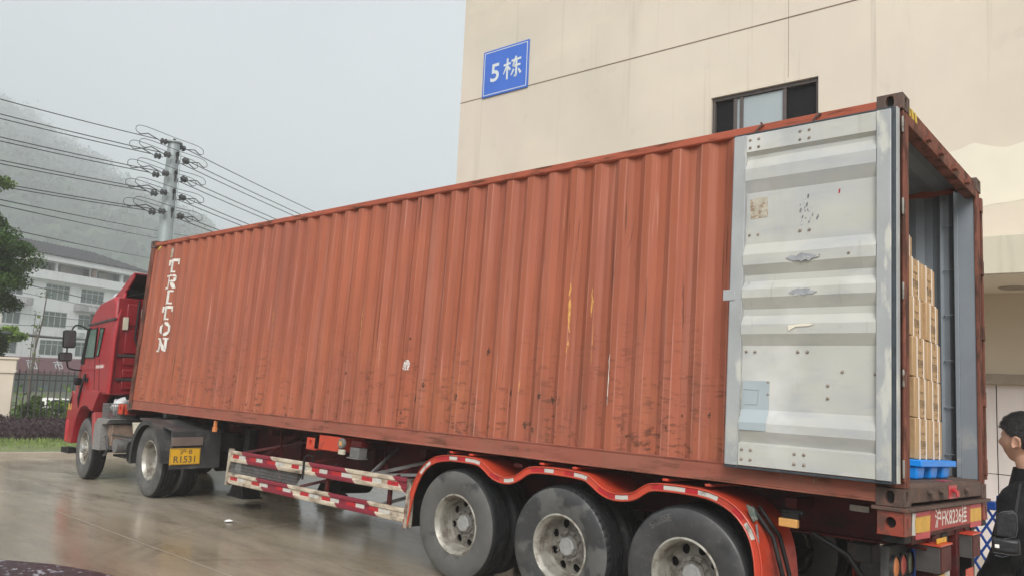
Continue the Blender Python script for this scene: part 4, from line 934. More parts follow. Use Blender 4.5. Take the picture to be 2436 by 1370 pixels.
while x < -6.95:
    for s in (1, -1):
        xe = x+s*.045
        mb.tube([(x, -.008, -.655), (xe, -.008, -.51)], .0028, 3, caps=False)
    x += .024
mb.build('expanded_metal_screen', M['dullgrey'], tr, smooth=0)
# landing legs
for y in (.45, 1.95):
    mb = MB(); mb.box(-8.98, -8.84, y-.07, y+.07, -.95, -.10); l = mb.build('landing_leg', M['black'], tr, bevel=.006)
    mb = MB(); mb.prism([(-9.03, -.86), (-8.79, -.86), (-8.70, -1.02), (-9.12, -1.02)], 1, y-.13, y+.13); mb.box(-9.14, -8.68, y-.15, y+.15, -1.045, -1.021); mb.build('foot', M['black'], l, RC)
mb = MB(); mb.tube([(-8.3, 1.55, -.78), (-8.3, 2.15, -.78)], .17, 20); mb.build('air_tank', M['black'], tr)
mb = MB(); mb.tube([(-7.6, 1.1, -.45), (-7.6, 1.7, -.45)], .14, 20); mb.build('air_tank', M['black'], tr)
mb = MB(); mb.box(-7.5, -7.2, 1.3, 1.7, -.70, -.45); mb.build('valve_housing', M['black'], tr, bevel=.01)

# ---- fender
FP = [(-4.90, -.84), (-4.875, -.643), (-4.815, -.397), (-4.70, -.20), (-4.54, -.087), (-4.349, -.043), (-4.119, -.034), (-3.875, -.040), (-3.771, -.086), (-3.667, -.155), (-3.551, -.181), (-3.44, -.173), (-3.353, -.131), (-3.269, -.072), (-3.183, -.044), (-2.994, -.033), (-2.746, -.034), (-2.57, -.045), (-2.489, -.084), (-2.393, -.146), (-2.287, -.178), (-2.156, -.170), (-2.072, -.144), (-2.004, -.095), (-1.937, -.058), (-1.842, -.045), (-1.656, -.041), (-1.428, -.047), (-1.27, -.085), (-1.14, -.155), (-1.04, -.26), (-.98, -.38), (-.945, -.55), (-.93, -.86)]
def smooth_poly(P, it=2):
    for _ in range(it):
        Q = [P[0]]
        for a, b in zip(P, P[1:]): Q += [(a[0]*.75+b[0]*.25, a[1]*.75+b[1]*.25), (a[0]*.25+b[0]*.75, a[1]*.25+b[1]*.75)]
        P = Q + [P[-1]]
    return P
FPS = smooth_poly(FP, 1)
def nrm(P, i):
    a, b = P[max(i-1, 0)], P[min(i+1, len(P)-1)]; dx, dz = b[0]-a[0], b[1]-a[1]; L_ = math.hypot(dx, dz); return (-dz/L_, dx/L_)
def fender(side):
    f = (lambda y: y) if side == 0 else (lambda y: CW-y)
    sec = []   # (offset along -normal, y)
    prof = [(.0, .60), (.0, -.022), (.0, -.034), (.006, -.040), (.012, -.034), (.012, -.028), (.052, -.028), (.052, -.036), (.058, -.040), (.066, -.034), (.066, -.022), (.012, -.020), (.006, .60)]
    mb = MB(); n = len(prof)
    for i, p in enumerate(FPS):
        nx, nz_ = nrm(FPS, i)
        for off, y in prof: mb.v.append((p[0]-nx*off, f(y), p[1]-nz_*off))
    for i in range(len(FPS)-1):
        for q in range(n): mb.f.append((i*n+q, i*n+(q+1) % n, (i+1)*n+(q+1) % n, (i+1)*n+q)); mb.m.append(0)
    mb.add(mb.v[:n], [tuple(range(n))]); mb.add(mb.v[-n:], [tuple(range(n))])
    fd = mb.build('fender', M['trorange'], tr, smooth=30)
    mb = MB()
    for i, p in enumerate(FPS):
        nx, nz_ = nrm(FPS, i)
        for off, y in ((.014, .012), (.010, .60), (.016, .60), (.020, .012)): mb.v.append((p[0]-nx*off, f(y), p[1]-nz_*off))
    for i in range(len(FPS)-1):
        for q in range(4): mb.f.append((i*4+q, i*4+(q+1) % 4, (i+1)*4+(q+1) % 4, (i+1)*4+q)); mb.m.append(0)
    mb.build('fender_dark_underside', M['black'], fd, RC, smooth=30)  # black sheet added under the fender to darken the wheel arch
    if side: return
    # cumulative length for reflectors
    L_ = [0]
    for a, b in zip(FPS, FPS[1:]): L_.append(L_[-1]+math.hypot(b[0]-a[0], b[1]-a[1]))
    def at_x(x0, n0=0):
        return min(range(len(FPS)), key=lambda i: abs(FPS[i][0]-x0))
    def strip(s0, s1, m):
        mb = MB(); K = 8; vv = []
        for k in range(K+1):
            s_ = s0+(s1-s0)*k/K; i = max(j for j in range(len(L_)) if L_[j] <= s_+1e-9); i = min(i, len(FPS)-2)
            t = (s_-L_[i])/(L_[i+1]-L_[i]); p = (lerp(FPS[i][0], FPS[i+1][0], t), lerp(FPS[i][1], FPS[i+1][1], t))
            n0, n1 = nrm(FPS, i), nrm(FPS, i+1); nn = (lerp(n0[0], n1[0], t), lerp(n0[1], n1[1], t))
            vv.append(((p[0]-nn[0]*.016, -.031, p[1]-nn[1]*.016), (p[0]-nn[0]*.049, -.031, p[1]-nn[1]*.049)))
        for a in vv: mb.v += list(a)
        for k in range(K): mb.f.append((2*k, 2*k+1, 2*k+3, 2*k+2)); mb.m.append(0)
        mb.build('reflector', M[m], fd, RC, smooth=0)
    def xs(x): i = at_x(x); return L_[i]
    for a, b, m in ((-4.72, -4.60, 'tagwhite'), (-4.50, -4.33, 'tagred'), (-4.32, -4.19, 'tagwhite'), (-4.17, -4.03, 'tagred'), (-4.01, -3.88, 'tagwhite'), (-3.70, -3.56, 'tagred'), (-3.55, -3.42, 'tagwhite'), (-3.18, -3.03, 'tagred'), (-3.02, -2.87, 'tagwhite'), (-2.80, -2.68, 'tagred'), (-2.67, -2.53, 'tagwhite'), (-2.40, -2.27, 'tagred'), (-2.26, -2.14, 'tagwhite'), (-1.93, -1.78, 'tagred'), (-1.77, -1.62, 'tagwhite'), (-1.59, -1.46, 'tagred'), (-1.45, -1.30, 'tagwhite'), (-1.20, -1.12, 'tagred'), (-1.085, -1.0, 'tagwhite')):
        strip(xs(a), max(xs(b), xs(a)+.11), m)
    for x in (-4.33, -4.05, -3.13, -2.75, -1.83, -1.45):
        mb = MB(); mb.box(x, x+.05, -.0, .60, -.028, -.006); mb.build('fender_bracket', M['trorange'], tr, bevel=.006)
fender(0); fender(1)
mb = MB(); mb.box(-4.93, -4.905, .0, .55, -.84, -.60); mb.build('mud_flap', M['trorange'], tr)
mb = MB(); mb.box(-4.97, -4.94, 1.85, 2.42, -1.12, -.60); mb.build('mud_flap', M['black'], tr)
for y in (1.86,):
    mb = MB(); mb.box(-.90, -.885, y+.0, y+.56, -1.15, -.45); mb.build('mud_flap', M['black'], tr)
for a in ((.10, .04), (.22, .05)):
    mb = MB(); mb.tube([(-1.10, a[0], -.14), (-.94, a[0]+.02, -.34), (-.87, a[0]+.04, -.60), (-.83, a[0]+.05, -.9)], .018, 6); mb.build('fender_strap', M['black'], tr)
mb = MB(); mb.prism([(-1.10, -.12), (-1.05, -.135), (-1.01, -.22), (-1.04, -.24), (-1.07, -.19)], 1, -.01, .02); mb.build('green_bracket', mat('old_green_metal', (.09, .12, .10), .6, layers=[dict(col=(.25, .24, .2), s=(20, 20, 20), lo=.5, hi=.6)]), tr, bevel=.004)
mb = MB(); mb.tube([(-1.01, -.015, -.25), (-.985, -.015, -.42), (-.99, -.01, -.46)], .008, 6); mb.build('latch_rod', M['steel'], tr)
mb = MB(); mb.box(-.88, -.72, .12, .16, -.16, -.125); mb.box(-.865, -.735, .08, .12, -.20, -.145); mb.build('lamp_bracket', M['black'], tr, bevel=.004)
mb = MB(); mb.box(-.875, -.735, .055, .10, -.245, -.185); mb.build('amber_lamp', M['amber'], tr, bevel=.006)
for (x0, x1, y, z0, z1, m) in ((-3.53, -3.42, .10, -.085, -.045, 'trred'), (-.56, -.42, .625, -.115, -.07, 'tagwhite'), (-.33, -.25, .625, -.13, -.085, 'dullgrey'), (-4.98, -4.88, .60, -.10, -.06, 'dullgrey')):
    mb = MB(); mb.box(x0, x1, y, y+.012, z0, z1); mb.build('side_tag', M[m], tr, bevel=.002)
# rear beam
mb = MB(); mb.box(-.20, .03, -.03, CW+.03, -.030, -.004); mb.build('rear_platform', M['casting'], tr, bevel=.004)
mb = MB(); mb.box(-.165, .0, .18, CW-.18, -.215, -.032); mb.build('rear_beam', M['trred'], tr, bevel=.004)
for s in (0, 1):
    f = (lambda y: y) if s == 0 else (lambda y: CW-y); sg_ = 1 if s == 0 else -1
    mb = MB(); holeplate(mb, lambda u, v, d: (-.165+u, f(-.012+d), -.178+v), .165, .145, ellipse(.085, .075, .034, .036, 20), .045, 1)
    holeplate(mb, lambda u, v, d: (.003-d, f(-.012+u), -.178+v), .16, .145, ellipse(.07, .07, .022, .036, 16), .045, 1); mb.box(-.165, -.0, f(.05), f(.16), -.178, -.034)
    mb.box(-.168, .006, f(-.014), f(.15), -.186, -.179); mb.build('corner_box', [mat('orange_brown_paint', (.27, .048, .026), .5, var=.2, vscale=6, layers=[dict(col=(.07, .035, .025), s=(9, 9, 9), lo=.48, hi=.64, amt=.9)]), M['darkhole']], tr, smooth=0)
    mb = MB(); mb.box(-.14, -.003, f(.02), f(.17), -.235, -.187); mb.build('corner_base', M['black'], tr, bevel=.004)
mb = MB(); mb.box(.001, .006, .60, 1.80, -.185, -.040); pb = mb.build('number_board', mat('faded_red_board', (.33, .04, .035), .55, var=.12, vscale=7), tr, smooth=0)
text_on('沪FK8236挂', .185, lambda u, v: (.0075, 1.20+u*1.02, -.1125+v*.80), 'numbers', M['white'], pb, bold=.002)
for y0, y1, nm in ((.24, .60, 0), (1.82, 2.20, 0)):
    for (za, zb, m, nme) in ((-.178, -.072, 'yelrefl', 'yellow_reflector'), (-.071, -.040, 'redrefl', 'red_reflector'), (-.222, -.179, 'redrefl', 'red_reflector')):
        q = []; rs = random.Random(int(y0*10))
        for (y, z) in ((y0, za), (y1, za), (y1, zb), (y0, zb)): q.append((y+rs.uniform(-.02, .01), z+rs.uniform(-.003, .003)))
        mb = MB(); mb.prism(q, 0, .0015, .007); mb.build(nme, mat('faded_yellow_sheet', (.62, .35, .05), .5, var=.12, vscale=14) if m == 'yelrefl' else mat('faded_red_sheet', (.45, .06, .07), .5, var=.15, vscale=14), tr, smooth=0)
mb = MB(); mb.prism([(.165, -.185), (.235, -.19), (.22, -.10), (.25, -.045), (.17, -.04)], 0, .0015, .007); mb.build('torn_white_sheet', M['tagwhite'], tr, smooth=0)
# underrun frame with posts, blocks and lamps
mb = MB(); mb.box(-.12, -.03, .28, CW-.28, -.262, -.222); mb.build('under_beam', M['trred'], tr, bevel=.004)
for y0, y1, m in ((.78, .90, 'trred'), (1.03, 1.20, 'black'), (1.45, 1.55, 'trred'), (1.95, 2.05, 'black')):
    mb = MB(); mb.box(-.14, -.02, y0, y1, -.80, -.23); mb.build('under_post', M[m], tr, bevel=.004)
for y0, y1, z0, z1 in ((.62, .93, -.47, -.285), (1.58, 1.86, -.44, -.262)):
    mb = MB(); mb.box(-.10, .06, y0, y1, z0, z1); bk = mb.build('rubber_block', M['woodblock'], tr, bevel=.004)
    mb = MB(); mb.box(-.11, .07, y0-.01, y1+.01, z1+.001, z1+.012); mb.build('block_cap', M['trorange'], bk, RC)
    mb = MB(); mb.box(.061, .066, y0+.02, y1-.02, z0+.01, z1-.01); mb.build('block_face', M['trred'], bk, RC)
mb = MB(); mb.box(-.02, .04, .36, 2.08, -.80, -.66); mb.build('underrun_bar', M['trorange'], tr, bevel=.006)
for y0, y1, z0, z1, m in ((.66, .92, -.27, -.235, 'plateyel'), (.60, .86, -.56, -.49, 'plateyel'), (.87, 1.0, -.55, -.48, 'tagwhite'), (1.5, 1.75, -.60, -.52, 'trorange')):
    mb = MB(); mb.box(.03, .035, y0, y1, z0, z1); mb.build('rear_tag', M[m], tr, bevel=.002)
mb = MB(); mb.prism([(-.30, -.28), (-.05, -.27), (-.05, -.60), (-.30, -.60)], 0, 0, 0) if False else mb.box(-.22, -.16, .22, .76, -.53, -.285); lmpb = mb.build('lamp_panel', M['darkgrey'], tr, bevel=.01)
for k, (y, m) in enumerate(((.31, 'orlens'), (.48, 'redlens'), (.66, 'grlens'))):
    mb = MB(); mb.lathe([(0, .014), (.055, .012), (.072, .002), (.075, 0)], (-.145, y, -.43), 0, 24); mb.build('lens', M[m], lmpb, RC)
    mb = MB(); mb.lathe([(.075, .012), (.082, .010), (.084, -.05), (.075, -.05)], (-.145, y, -.43), 0, 24); mb.build('lens_housing', M['darkgrey'], lmpb, RC)
mb = MB(); mb.tube([(-.75, .40, -.30), (-.50, .42, -.42), (-.36, .42, -.60), (-.36, .42, -.95)], .022, 8); mb.build('frame_strut', M['black'], tr)
mb = MB(); mb.box(-.62, -.44, .75, .95, -.50, -.36); mb.build('valve_box', M['darkgrey'], tr, bevel=.008)
# chassis air bellows, axles
for x in (-4.17, -2.85, -1.60):
    mb = MB(); mb.tube([(x, .22, -.74), (x, 2.2, -.82)], .07, 10); mb.build('axle', M['black'], tr)
    for y in (.72, 1.72):
        mb = MB(); mb.prism([(x-.35, -.60), (x+.35, -.60), (x+.25, -.70), (x-.25, -.70)], 1, y-.04, y+.04); mb.build('leaf_spring', M['black'], tr)

# ---- wheels
def tyre_prof():
    h = [(.292, .100), (.30, .118), (.34, .132), (.40, .141), (.455, .141), (.50, .131), (.520, .120), (.532, .108), (.538, .095)]
    g = []
    for a, b in ((.095, .070), (.070, .024), (.024, -.024), (-.024, -.070), (-.070, -.095)): pass
    t = []
    for c in (.068, .023, -.023, -.068): t += [(.540, c+.006), (.526, c+.005), (.526, c-.005), (.540, c-.006)]
    return [(r, -y) for r, y in h] + [(r, -y) for r, y in t] + [(r, y) for r, y in h[::-1]]
def wheel(front=False, lugs=False, tyre='tyre_dry', parent=None, world=None):
    """wheel frame: axle along Y, outer side towards -Y, centre of the tyre at 0"""
    mb = MB()
    if not front:
        mb.lathe([(.292, .10), (.300, -.118), (.285, -.125), (.279, -.118), (.272, -.095), (.262, -.085), (.258, -.06), (.250, .02), (.246, .075), (.235, .09)], n=56)
    else:
        mb.lathe([(.292, .10), (.300, -.118), (.285, -.125), (.279, -.118), (.272, -.095), (.262, -.085), (.258, -.07), (.235, -.075)], n=56)
    rim = mb.build('wheel', M['rim'], parent, world, smooth=40)
    mod = None
    if lugs: mod = lambda i, j, r: r-.012 if (i in (7, 8, 25, 26) and j % 4 == 0) else r
    tp_ = tyre_prof(); mb = MB(); mb.lathe(tp_, n=192 if lugs else 96, mod=mod); nk = len(tp_)-1; mb.m = [1 if 6 <= (q % nk) < nk-6 else 0 for q in range(len(mb.f))]; mb.build('tyre', [M[tyre], M['tread']], rim, world, smooth=30)
    if not front: y0 = .08; yh = -.005
    else: y0 = -.07; yh = -.16
    mb = MB(); K = 8
    for k in range(K):      # disc with hand holes
        def P(u, v, d, k=k): a = 2*math.pi*(k+u)/K; r = .135+.112*v; s_ = -(.03 if not front else .015)*(1-v); return (r*math.cos(a), y0+s_+d, r*math.sin(a))
        hl = ellipse(.5, .55, .24, .36, 16); holeplate(mb, P, 1, 1, hl, .012, back=False)
        mb2 = [P(*q, .014) for q in hl]
    mb.build('disc', M['disc'], rim, world, smooth=50)
    mb = MB(); mb.lathe([(.246, y0+.05), (0, y0+.05)], n=24); mb.build('brake_drum', M['darkhole'], rim, world, smooth=0)
    mb = MB(); mb.lathe([(.150, y0-.028), (.138, y0-.040), (.098, y0-.042), (.094, yh+.012), (.080, yh), (.0, yh-.002)], n=8 if not front else 32); 
    mb2 = MB(); mb2.lathe([(.150, y0-.026), (.138, y0-.038), (.104, y0-.040), (.100, yh+.05), (.096, yh+.03), (0, yh+.03)], n=32)
    hb = mb2.build('hub', M['disc' if not front else 'rim'], rim, world, smooth=40)
    mb = MB(); mb.lathe([(.084, yh+.03), (.084, yh+.002), (.074, yh-.010), (0, yh-.012)], n=8); mb.build('hub_cap', M['hub'], hb, world, smooth=0)
    mb = MB()
    for k in range(10):
        a = 2*math.pi*k/10; c = (.122*math.cos(a), y0-.040, .122*math.sin(a)); ln = .035 if not front else .05
        mb.lathe([(.012, 0), (.012, -.02), (.007, -.021), (.007, -ln), (0, -ln)], c, 1, 6)
    mb.build('wheel_nuts', M['disc' if not front else 'rim'], hb, world, smooth=20)
    return rim
def flipm(side): return I4 if side == 0 else Matrix.Rotation(math.pi, 4, 'Z')
YC = Matrix.Rotation(R(-1.5544), 4, 'Z')
TW = {}
for i, x in enumerate((-4.17, -2.85, -1.60)):
    for j, (y, s) in enumerate(((.125, 0), (.445, 0), (1.99, 1), (2.31, 1))):
        p = RC @ Vector((x, y, -.71)); Wm = T(p.x, p.y, .541) @ YC @ Matrix.Rotation(R(37*i+11), 4, 'Y') @ flipm(s)
        if j == 0:
            o = TW[i] = wheel(lugs=(i == 1), tyre=('tyre_dry', 'tyre_wet', 'tyre_dark')[i], parent=tr, world=Wm)
        else:
            if j == 1 and 9 not in TW:
                TW[9] = wheel(tyre='tread', parent=tr, world=Wm); continue
            src = TW[9] if j == 1 else TW[0]; c = src.copy(); COL.objects.link(c); c.parent = tr; c.matrix_local = WM[tr].inverted() @ Wm; WM[c] = Wm
            def cp(a, b):
                for ch in list(a.children):
                    lm = WM[a].inverted() @ WM[ch]; q = ch.copy(); COL.objects.link(q); q.parent = b; q.matrix_local = lm; WM[q] = WM[b] @ lm; cp(ch, q)
            cp(src, c)
# moulded lettering on the third tyre
vs, fs = text_bm('SCISSE', .075, .002, bold=.002); mb = MB()
for v in vs: pass
mb.add([((.452+v[1])*math.cos(R(118)-v[0]/.45), -.1405-v[2]*1.5, (.452+v[1])*math.sin(R(118)-v[0]/.45)) for v in vs], fs)
p = RC @ Vector((-1.60, .125, -.71)); mb.build('tyre_lettering', M['tyre_dry'], TW[2], T(p.x, p.y, .541) @ YC, smooth=0)

# ================================================================ TRACTOR UNIT
hd_ = R(175.0); F_ = Vector((math.cos(hd_), math.sin(hd_), -.0361)).normalized(); L_v = Vector((0, 0, 1)).cross(F_).normalized(); U_ = F_.cross(L_v)
O_ = Vector((-11.554, 6.908, 0))
TT = Matrix(((F_.x, L_v.x, U_.x, O_.x), (F_.y, L_v.y, U_.y, O_.y), (F_.z, L_v.z, U_.z, O_.z), (0, 0, 0, 1)))
tk = thing('truck_tractor', TT @ T(1.8, 0, 0), TT, label='red cab-over truck tractor coupled in front of the container', cat='truck')
CY = 1.2
# cab shell
body = [(2.36, 1.50), (2.36, 3.05), (2.50, 3.22), (3.25, 3.13), (3.52, 2.99), (3.70, 2.80), (3.92, 2.26), (4.06, 2.05), (4.16, 1.75), (4.27, 1.45), (4.05, 1.30), (3.55, 1.34), (3.0, 1.50)]
mb = MB(); mb.prism(body, 1, -CY+.03, CY-.03); cb = mb.build('cab', M['cab'], tk, bevel=.05, smooth=40)
# back wall with pressed panels
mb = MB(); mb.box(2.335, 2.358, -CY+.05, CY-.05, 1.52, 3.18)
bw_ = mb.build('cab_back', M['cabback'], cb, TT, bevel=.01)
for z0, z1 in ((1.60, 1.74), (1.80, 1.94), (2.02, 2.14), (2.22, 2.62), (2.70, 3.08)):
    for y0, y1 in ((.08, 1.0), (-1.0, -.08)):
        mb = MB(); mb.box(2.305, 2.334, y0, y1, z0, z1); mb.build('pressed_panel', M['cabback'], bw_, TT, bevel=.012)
for z in (1.77, 2.18):
    mb = MB(); mb.box(2.29, 2.33, .45, 1.1, z-.018, z+.018); mb.build('back_trim', M['darkgrey'], bw_, TT)
mb = MB(); mb.tube([(2.27, .82, 3.15), (2.24, .86, 2.5), (2.20, .78, 2.2), (2.12, .5, 1.75), (2.05, .35, 1.45)], .018, 7); mb.build('air_hose', M['black'], tk)
mb = MB(); mb.box(2.296, 2.303, .70, .77, 2.84, 3.0); mb.box(2.296, 2.303, .55, .68, 3.085, 3.12); mb.build('white_sticker', M['tagwhite'], bw_, TT)
# side fairing fin at the cab edge
FIN = [(2.30, 1.185, 1.52), (2.27, 1.185, 1.9), (2.24, 1.185, 2.4), (2.29, 1.14, 2.82), (2.37, 1.06, 3.12), (2.42, 1.01, 3.30)]
for s in (1, -1):
    mb = MB()
    for (x, y, z) in FIN: mb.v += [(x, s*y, z), (x+.02, s*(y+.012), z), (2.44+.02*(z > 3), s*(y+.012), z), (2.44, s*(y-.02), z), (x, s*(y-.02), z)]
    for i in range(len(FIN)-1):
        for q in range(5): mb.f.append((i*5+q, i*5+(q+1) % 5, (i+1)*5+(q+1) % 5, (i+1)*5+q)); mb.m.append(0)
    mb.f += [tuple(range(5)), tuple(range(25, 30))]; mb.m += [0, 0]
    mb.build('side_fairing', M['cab'], tk, smooth=40)
    mb = MB(); mb.box(2.26, 2.32, s*.98, s*1.06, 2.62, 2.84); mb.build('fairing_stay', M['cream'], tk, bevel=.005)
for (a, b, c, nm, m) in ((-1.0, 1.0, 0, 'roof_deflector', 'cab'), (-.97, .97, -.022, 'deflector_shade_sheet', 'black')):  # second entry: black sheet giving the hollow underside its shade
    mb = MB(); mb.prism([(3.0, 3.22+c), (2.62, 3.36+c), (2.40, 3.46+c), (2.18, 3.57+c), (2.04, 3.60+c), (2.04, 3.58+c), (2.18, 3.55+c), (2.40, 3.44+c), (2.62, 3.34+c), (3.0, 3.20+c)], 1, a, b); mb.build(nm, M[m], tk, bevel=.004)
for s in (1, -1):
    mb = MB(); mb.prism([(3.0, 3.19), (3.0, 3.22), (2.62, 3.36), (2.18, 3.57), (2.04, 3.60), (2.06, 3.50), (2.30, 3.34), (2.46, 3.28), (2.46, 3.2)], 1, s*1.001, s*1.03); mb.build('deflector_side', M['cab'], tk, bevel=.006)
    mb = MB(); mb.prism([(2.98, 3.20), (2.62, 3.33), (2.20, 3.53), (2.10, 3.52), (2.30, 3.36), (2.46, 3.30), (2.46, 3.22)], 1, s*.975, s*.999); mb.build('deflector_shade_sheet', M['black'], tk, smooth=0)  # black inner side sheet, shade of the hollow put in as colour
mb = MB(); mb.box(2.46, 2.50, -.96, .96, 3.235, 3.37); mb.build('deflector_shade_back', M['black'], tk)  # black piece added to keep the hollow deflector dark inside
mb = MB(); mb.tube([(2.45, .9, 3.26), (2.12, -.3, 3.5)], .015, 6); mb.build('deflector_strut', M['darkgrey'], tk)
mb = MB(); mb.tube([(2.9, .95, 3.24), (2.55, .95, 3.27)], .06, 12, r1=.05); mb.tube([(2.98, .95, 3.235), (2.9, .95, 3.24)], .09, 14, r1=.06); mb.build('air_horn', M['silver'], tk)
# sun visor, drip rail, door lines, windows
mb = MB(); mb.prism([(3.66, 2.80), (3.74, 2.98), (3.78, 2.98), (3.76, 2.74), (3.72, 2.62)], 1, -1.1, 1.15); mb.build('sun_visor', M['darkgrey'], tk, bevel=.006)
mb = MB(); mb.prism([(2.30, 2.83), (3.72, 2.78), (3.72, 2.745), (2.30, 2.79)], 1, CY-.028, CY-.012); mb.build('drip_rail', M['darkgrey'], tk)
mb = MB(); mb.prism([(3.96, 2.04), (3.99, 2.10), (3.78, 2.68), (3.70, 2.71), (3.58, 2.71), (3.62, 2.62), (3.80, 2.10), (3.80, 2.04)], 1, CY-.027, CY-.017); mb.build('pillar_trim', M['black'], tk)
for poly, nm in (([(3.865, 2.17), (3.63, 2.67), (3.24, 2.68), (3.275, 2.16)], 'door_window'), ([(3.155, 2.18), (3.03, 2.19), (2.86, 2.66), (3.045, 2.68)], 'rear_quarter_window')):
    mb = MB(); mb.prism(poly, 1, CY-.031, CY-.020); wg = mb.build(nm, M['glass'], tk, smooth=0)
    cx = sum(p[0] for p in poly)/len(poly); cz = sum(p[1] for p in poly)/len(poly); mb = MB()
    for a, b in zip(poly, poly[1:]+poly[:1]):
        A = (lerp(a[0], cx, -.07), lerp(a[1], cz, -.05)); B = (lerp(b[0], cx, -.07), lerp(b[1], cz, -.05)); mb.prism([a, b, B, A], 1, CY-.031, CY-.012)
    mb.build('window_rubber', M['black'], wg, TT, smooth=0)
mb = MB()
for a, b in (((3.20, 2.74), (3.22, 2.12)), ((3.22, 2.12), (3.12, 1.55)), ((2.86, 1.53), (2.98, 2.12)), ((3.93, 2.0), (3.99, 1.6))): mb.prism([a, (a[0]+.014, a[1]), (b[0]+.014, b[1]), b], 1, CY-.030, CY-.0265)
mb.build('door_gap', M['black'], tk, smooth=0)
mb = MB(); mb.prism([(3.62, 1.72), (3.50, 1.71), (3.49, 1.79), (3.61, 1.80)], 1, CY-.03, CY-.005); mb.build('door_handle', M['black'], tk, bevel=.005)
mb = MB(); mb.prism([(3.16, 1.95), (2.72, 1.96), (2.72, 2.03), (3.15, 2.02)], 1, CY-.0295, CY-.0265); dl = mb.build('door_lettering_plate', mat('faint_white_lettering', (.45, .20, .20), .6), tk, smooth=0)
mb = MB()
for k in range(6): mb.box(2.76+k*.062, 2.80+k*.062, CY-.0265, CY-.0255, 1.97, 2.012)
mb.build('lettering', M['white'], dl, TT, smooth=0)
mb = MB(); mb.lathe([(.13, 0), (.15, 0)], (3.90, CY-.026, 1.62), 1, 26); mb.box(3.84, 3.96, CY-.0275, CY-.0258, 1.50, 1.56); mb.build('door_emblem', mat('faded_pink_mark', (.50, .16, .16), .6), tk, smooth=0)
# lower front: bumper, wheel arch fender, step
arch = [(4.05, .60), (3.99, .90), (3.85, 1.12), (3.70, 1.25), (3.52, 1.30), (3.32, 1.28), (3.2, 1.24), (3.05, 1.20), (2.78, 1.50), (2.74, 1.55), (3.3, 1.58), (3.68, 1.56), (4.06, 1.50), (4.25, 1.56), (4.36, 1.30), (4.44, 1.18), (4.46, .95), (4.44, .60)]
for s in (1, -1):
    mb = MB(); mb.prism(arch, 1, s*(CY-.20), s*(CY+.005)); mb.build('front_fender', M['cab'], tk, bevel=.012)
    mb = MB(); mb.prism([(3.14, 1.16), (3.00, 1.20), (2.80, .60), (2.95, .56)], 1, s*(CY-.45), s*(CY-.03)); mb.build('splash_guard', mat('dusty_red_panel', (.36, .05, .05), .6, var=.15), tk, bevel=.01)
mb = MB(); mb.prism([(4.30, .60), (4.46, .60), (4.48, .95), (4.46, 1.2), (4.30, 1.2)], 1, -1.0, 1.0); mb.build('bumper', M['cab'], tk, bevel=.02)
mb = MB(); mb.box(4.28, 4.44, CY-.02, CY+.012, .64, 1.02); mb.build('bumper_lamp', mat('worn_red_plastic', (.5, .03, .04), .4, var=.2), tk, bevel=.01)
mb = MB(); mb.box(4.20, 4.36, CY-.02, CY+.016, 1.20, 1.32); mb.build('indicator_lamp', M['amber'], tk, bevel=.008)
mb = MB(); mb.box(3.95, 4.40, CY-.10, CY+.06, .42, .52); mb.build('cab_step', M['black'], tk, bevel=.006)
mb = MB(); mb.prism([(3.75, .1), (4.1, .1), (4.1, 1.1), (3.9, 1.2), (3.0, 1.2), (2.9, .6), (2.8, .6), (2.8, 1.45), (4.2, 1.45), (4.2, .6), (4.0, .6)], 1, -.75, .75); mb.build('front_axle_bay', M['black'], tk, smooth=0) if False else None
mb = MB(); mb.box(2.6, 4.2, -.85, .85, .95, 1.49); mb.build('engine_bay', M['black'], tk)
# grab handle line and mirrors
mb = MB(); mb.tube([(3.66, CY-.02, 1.86), (3.62, CY+.02, 1.75), (3.78, CY+.02, 1.42), (3.80, CY-.01, 1.25)], .022, 7); mb.tube([(4.20, CY-.01, 1.5), (4.23, CY+.02, 1.35), (4.22, CY, 1.2)], .014, 6); mb.build('grab_handle', M['black'], tk)
mb = MB(); mb.tube(spline([(3.72, CY-.05, 2.66), (3.74, CY+.10, 2.74), (3.74, CY+.20, 2.74), (3.74, CY+.25, 2.66)], 4), .014, 7); ma = mb.build('mirror_arm', M['black'], tk)
mb = MB(); mb.tube([(3.74, CY+.30, 2.33), (3.74, CY+.30, 2.24)], .014, 7); mb.build('mirror_link', M['black'], tk)
mb = MB(); mb.tube(spline([(3.95, CY-.03, 1.93), (3.88, CY+.12, 1.94), (3.78, CY+.24, 1.97), (3.76, CY+.28, 2.08)], 4), .014, 7); mb.build('mirror_arm', M['black'], tk)
def rbox(name, m, c, wy, hz, dx, parent, fr, tilt=0.):
    mb = MB(); mb.box(-dx, dx, -wy, wy, -hz, hz); fr2 = fr @ T(*c) @ Matrix.Rotation(R(tilt), 4, 'X'); return mb.build(name, m, parent, fr2, bevel=min(.04, wy*.35)), fr2
m1, fr2 = rbox('mirror', M['black'], (3.74, 1.48, 2.487), .112, .165, .045, tk, TT, -2)
mb = MB(); mb.box(-.050, -.046, -.092, .092, -.145, .145); mb.build('mirror_glass', M['mirror'], m1, fr2, smooth=0)
m2, fr2 = rbox('mirror', M['black'], (3.74, 1.52, 2.163), .118, .082, .04, tk, TT, -2)
mb = MB(); mb.box(-.045, -.041, -.098, .098, -.065, .065); mg = mb.build('mirror_glass', M['mirror'], m2, fr2, smooth=0)
mb = MB(); mb.box(3.80, 3.90, CY-.02, CY+.10, 1.66, 1.80); mb.build('mirror_motor', M['black'], ma, TT, bevel=.03)
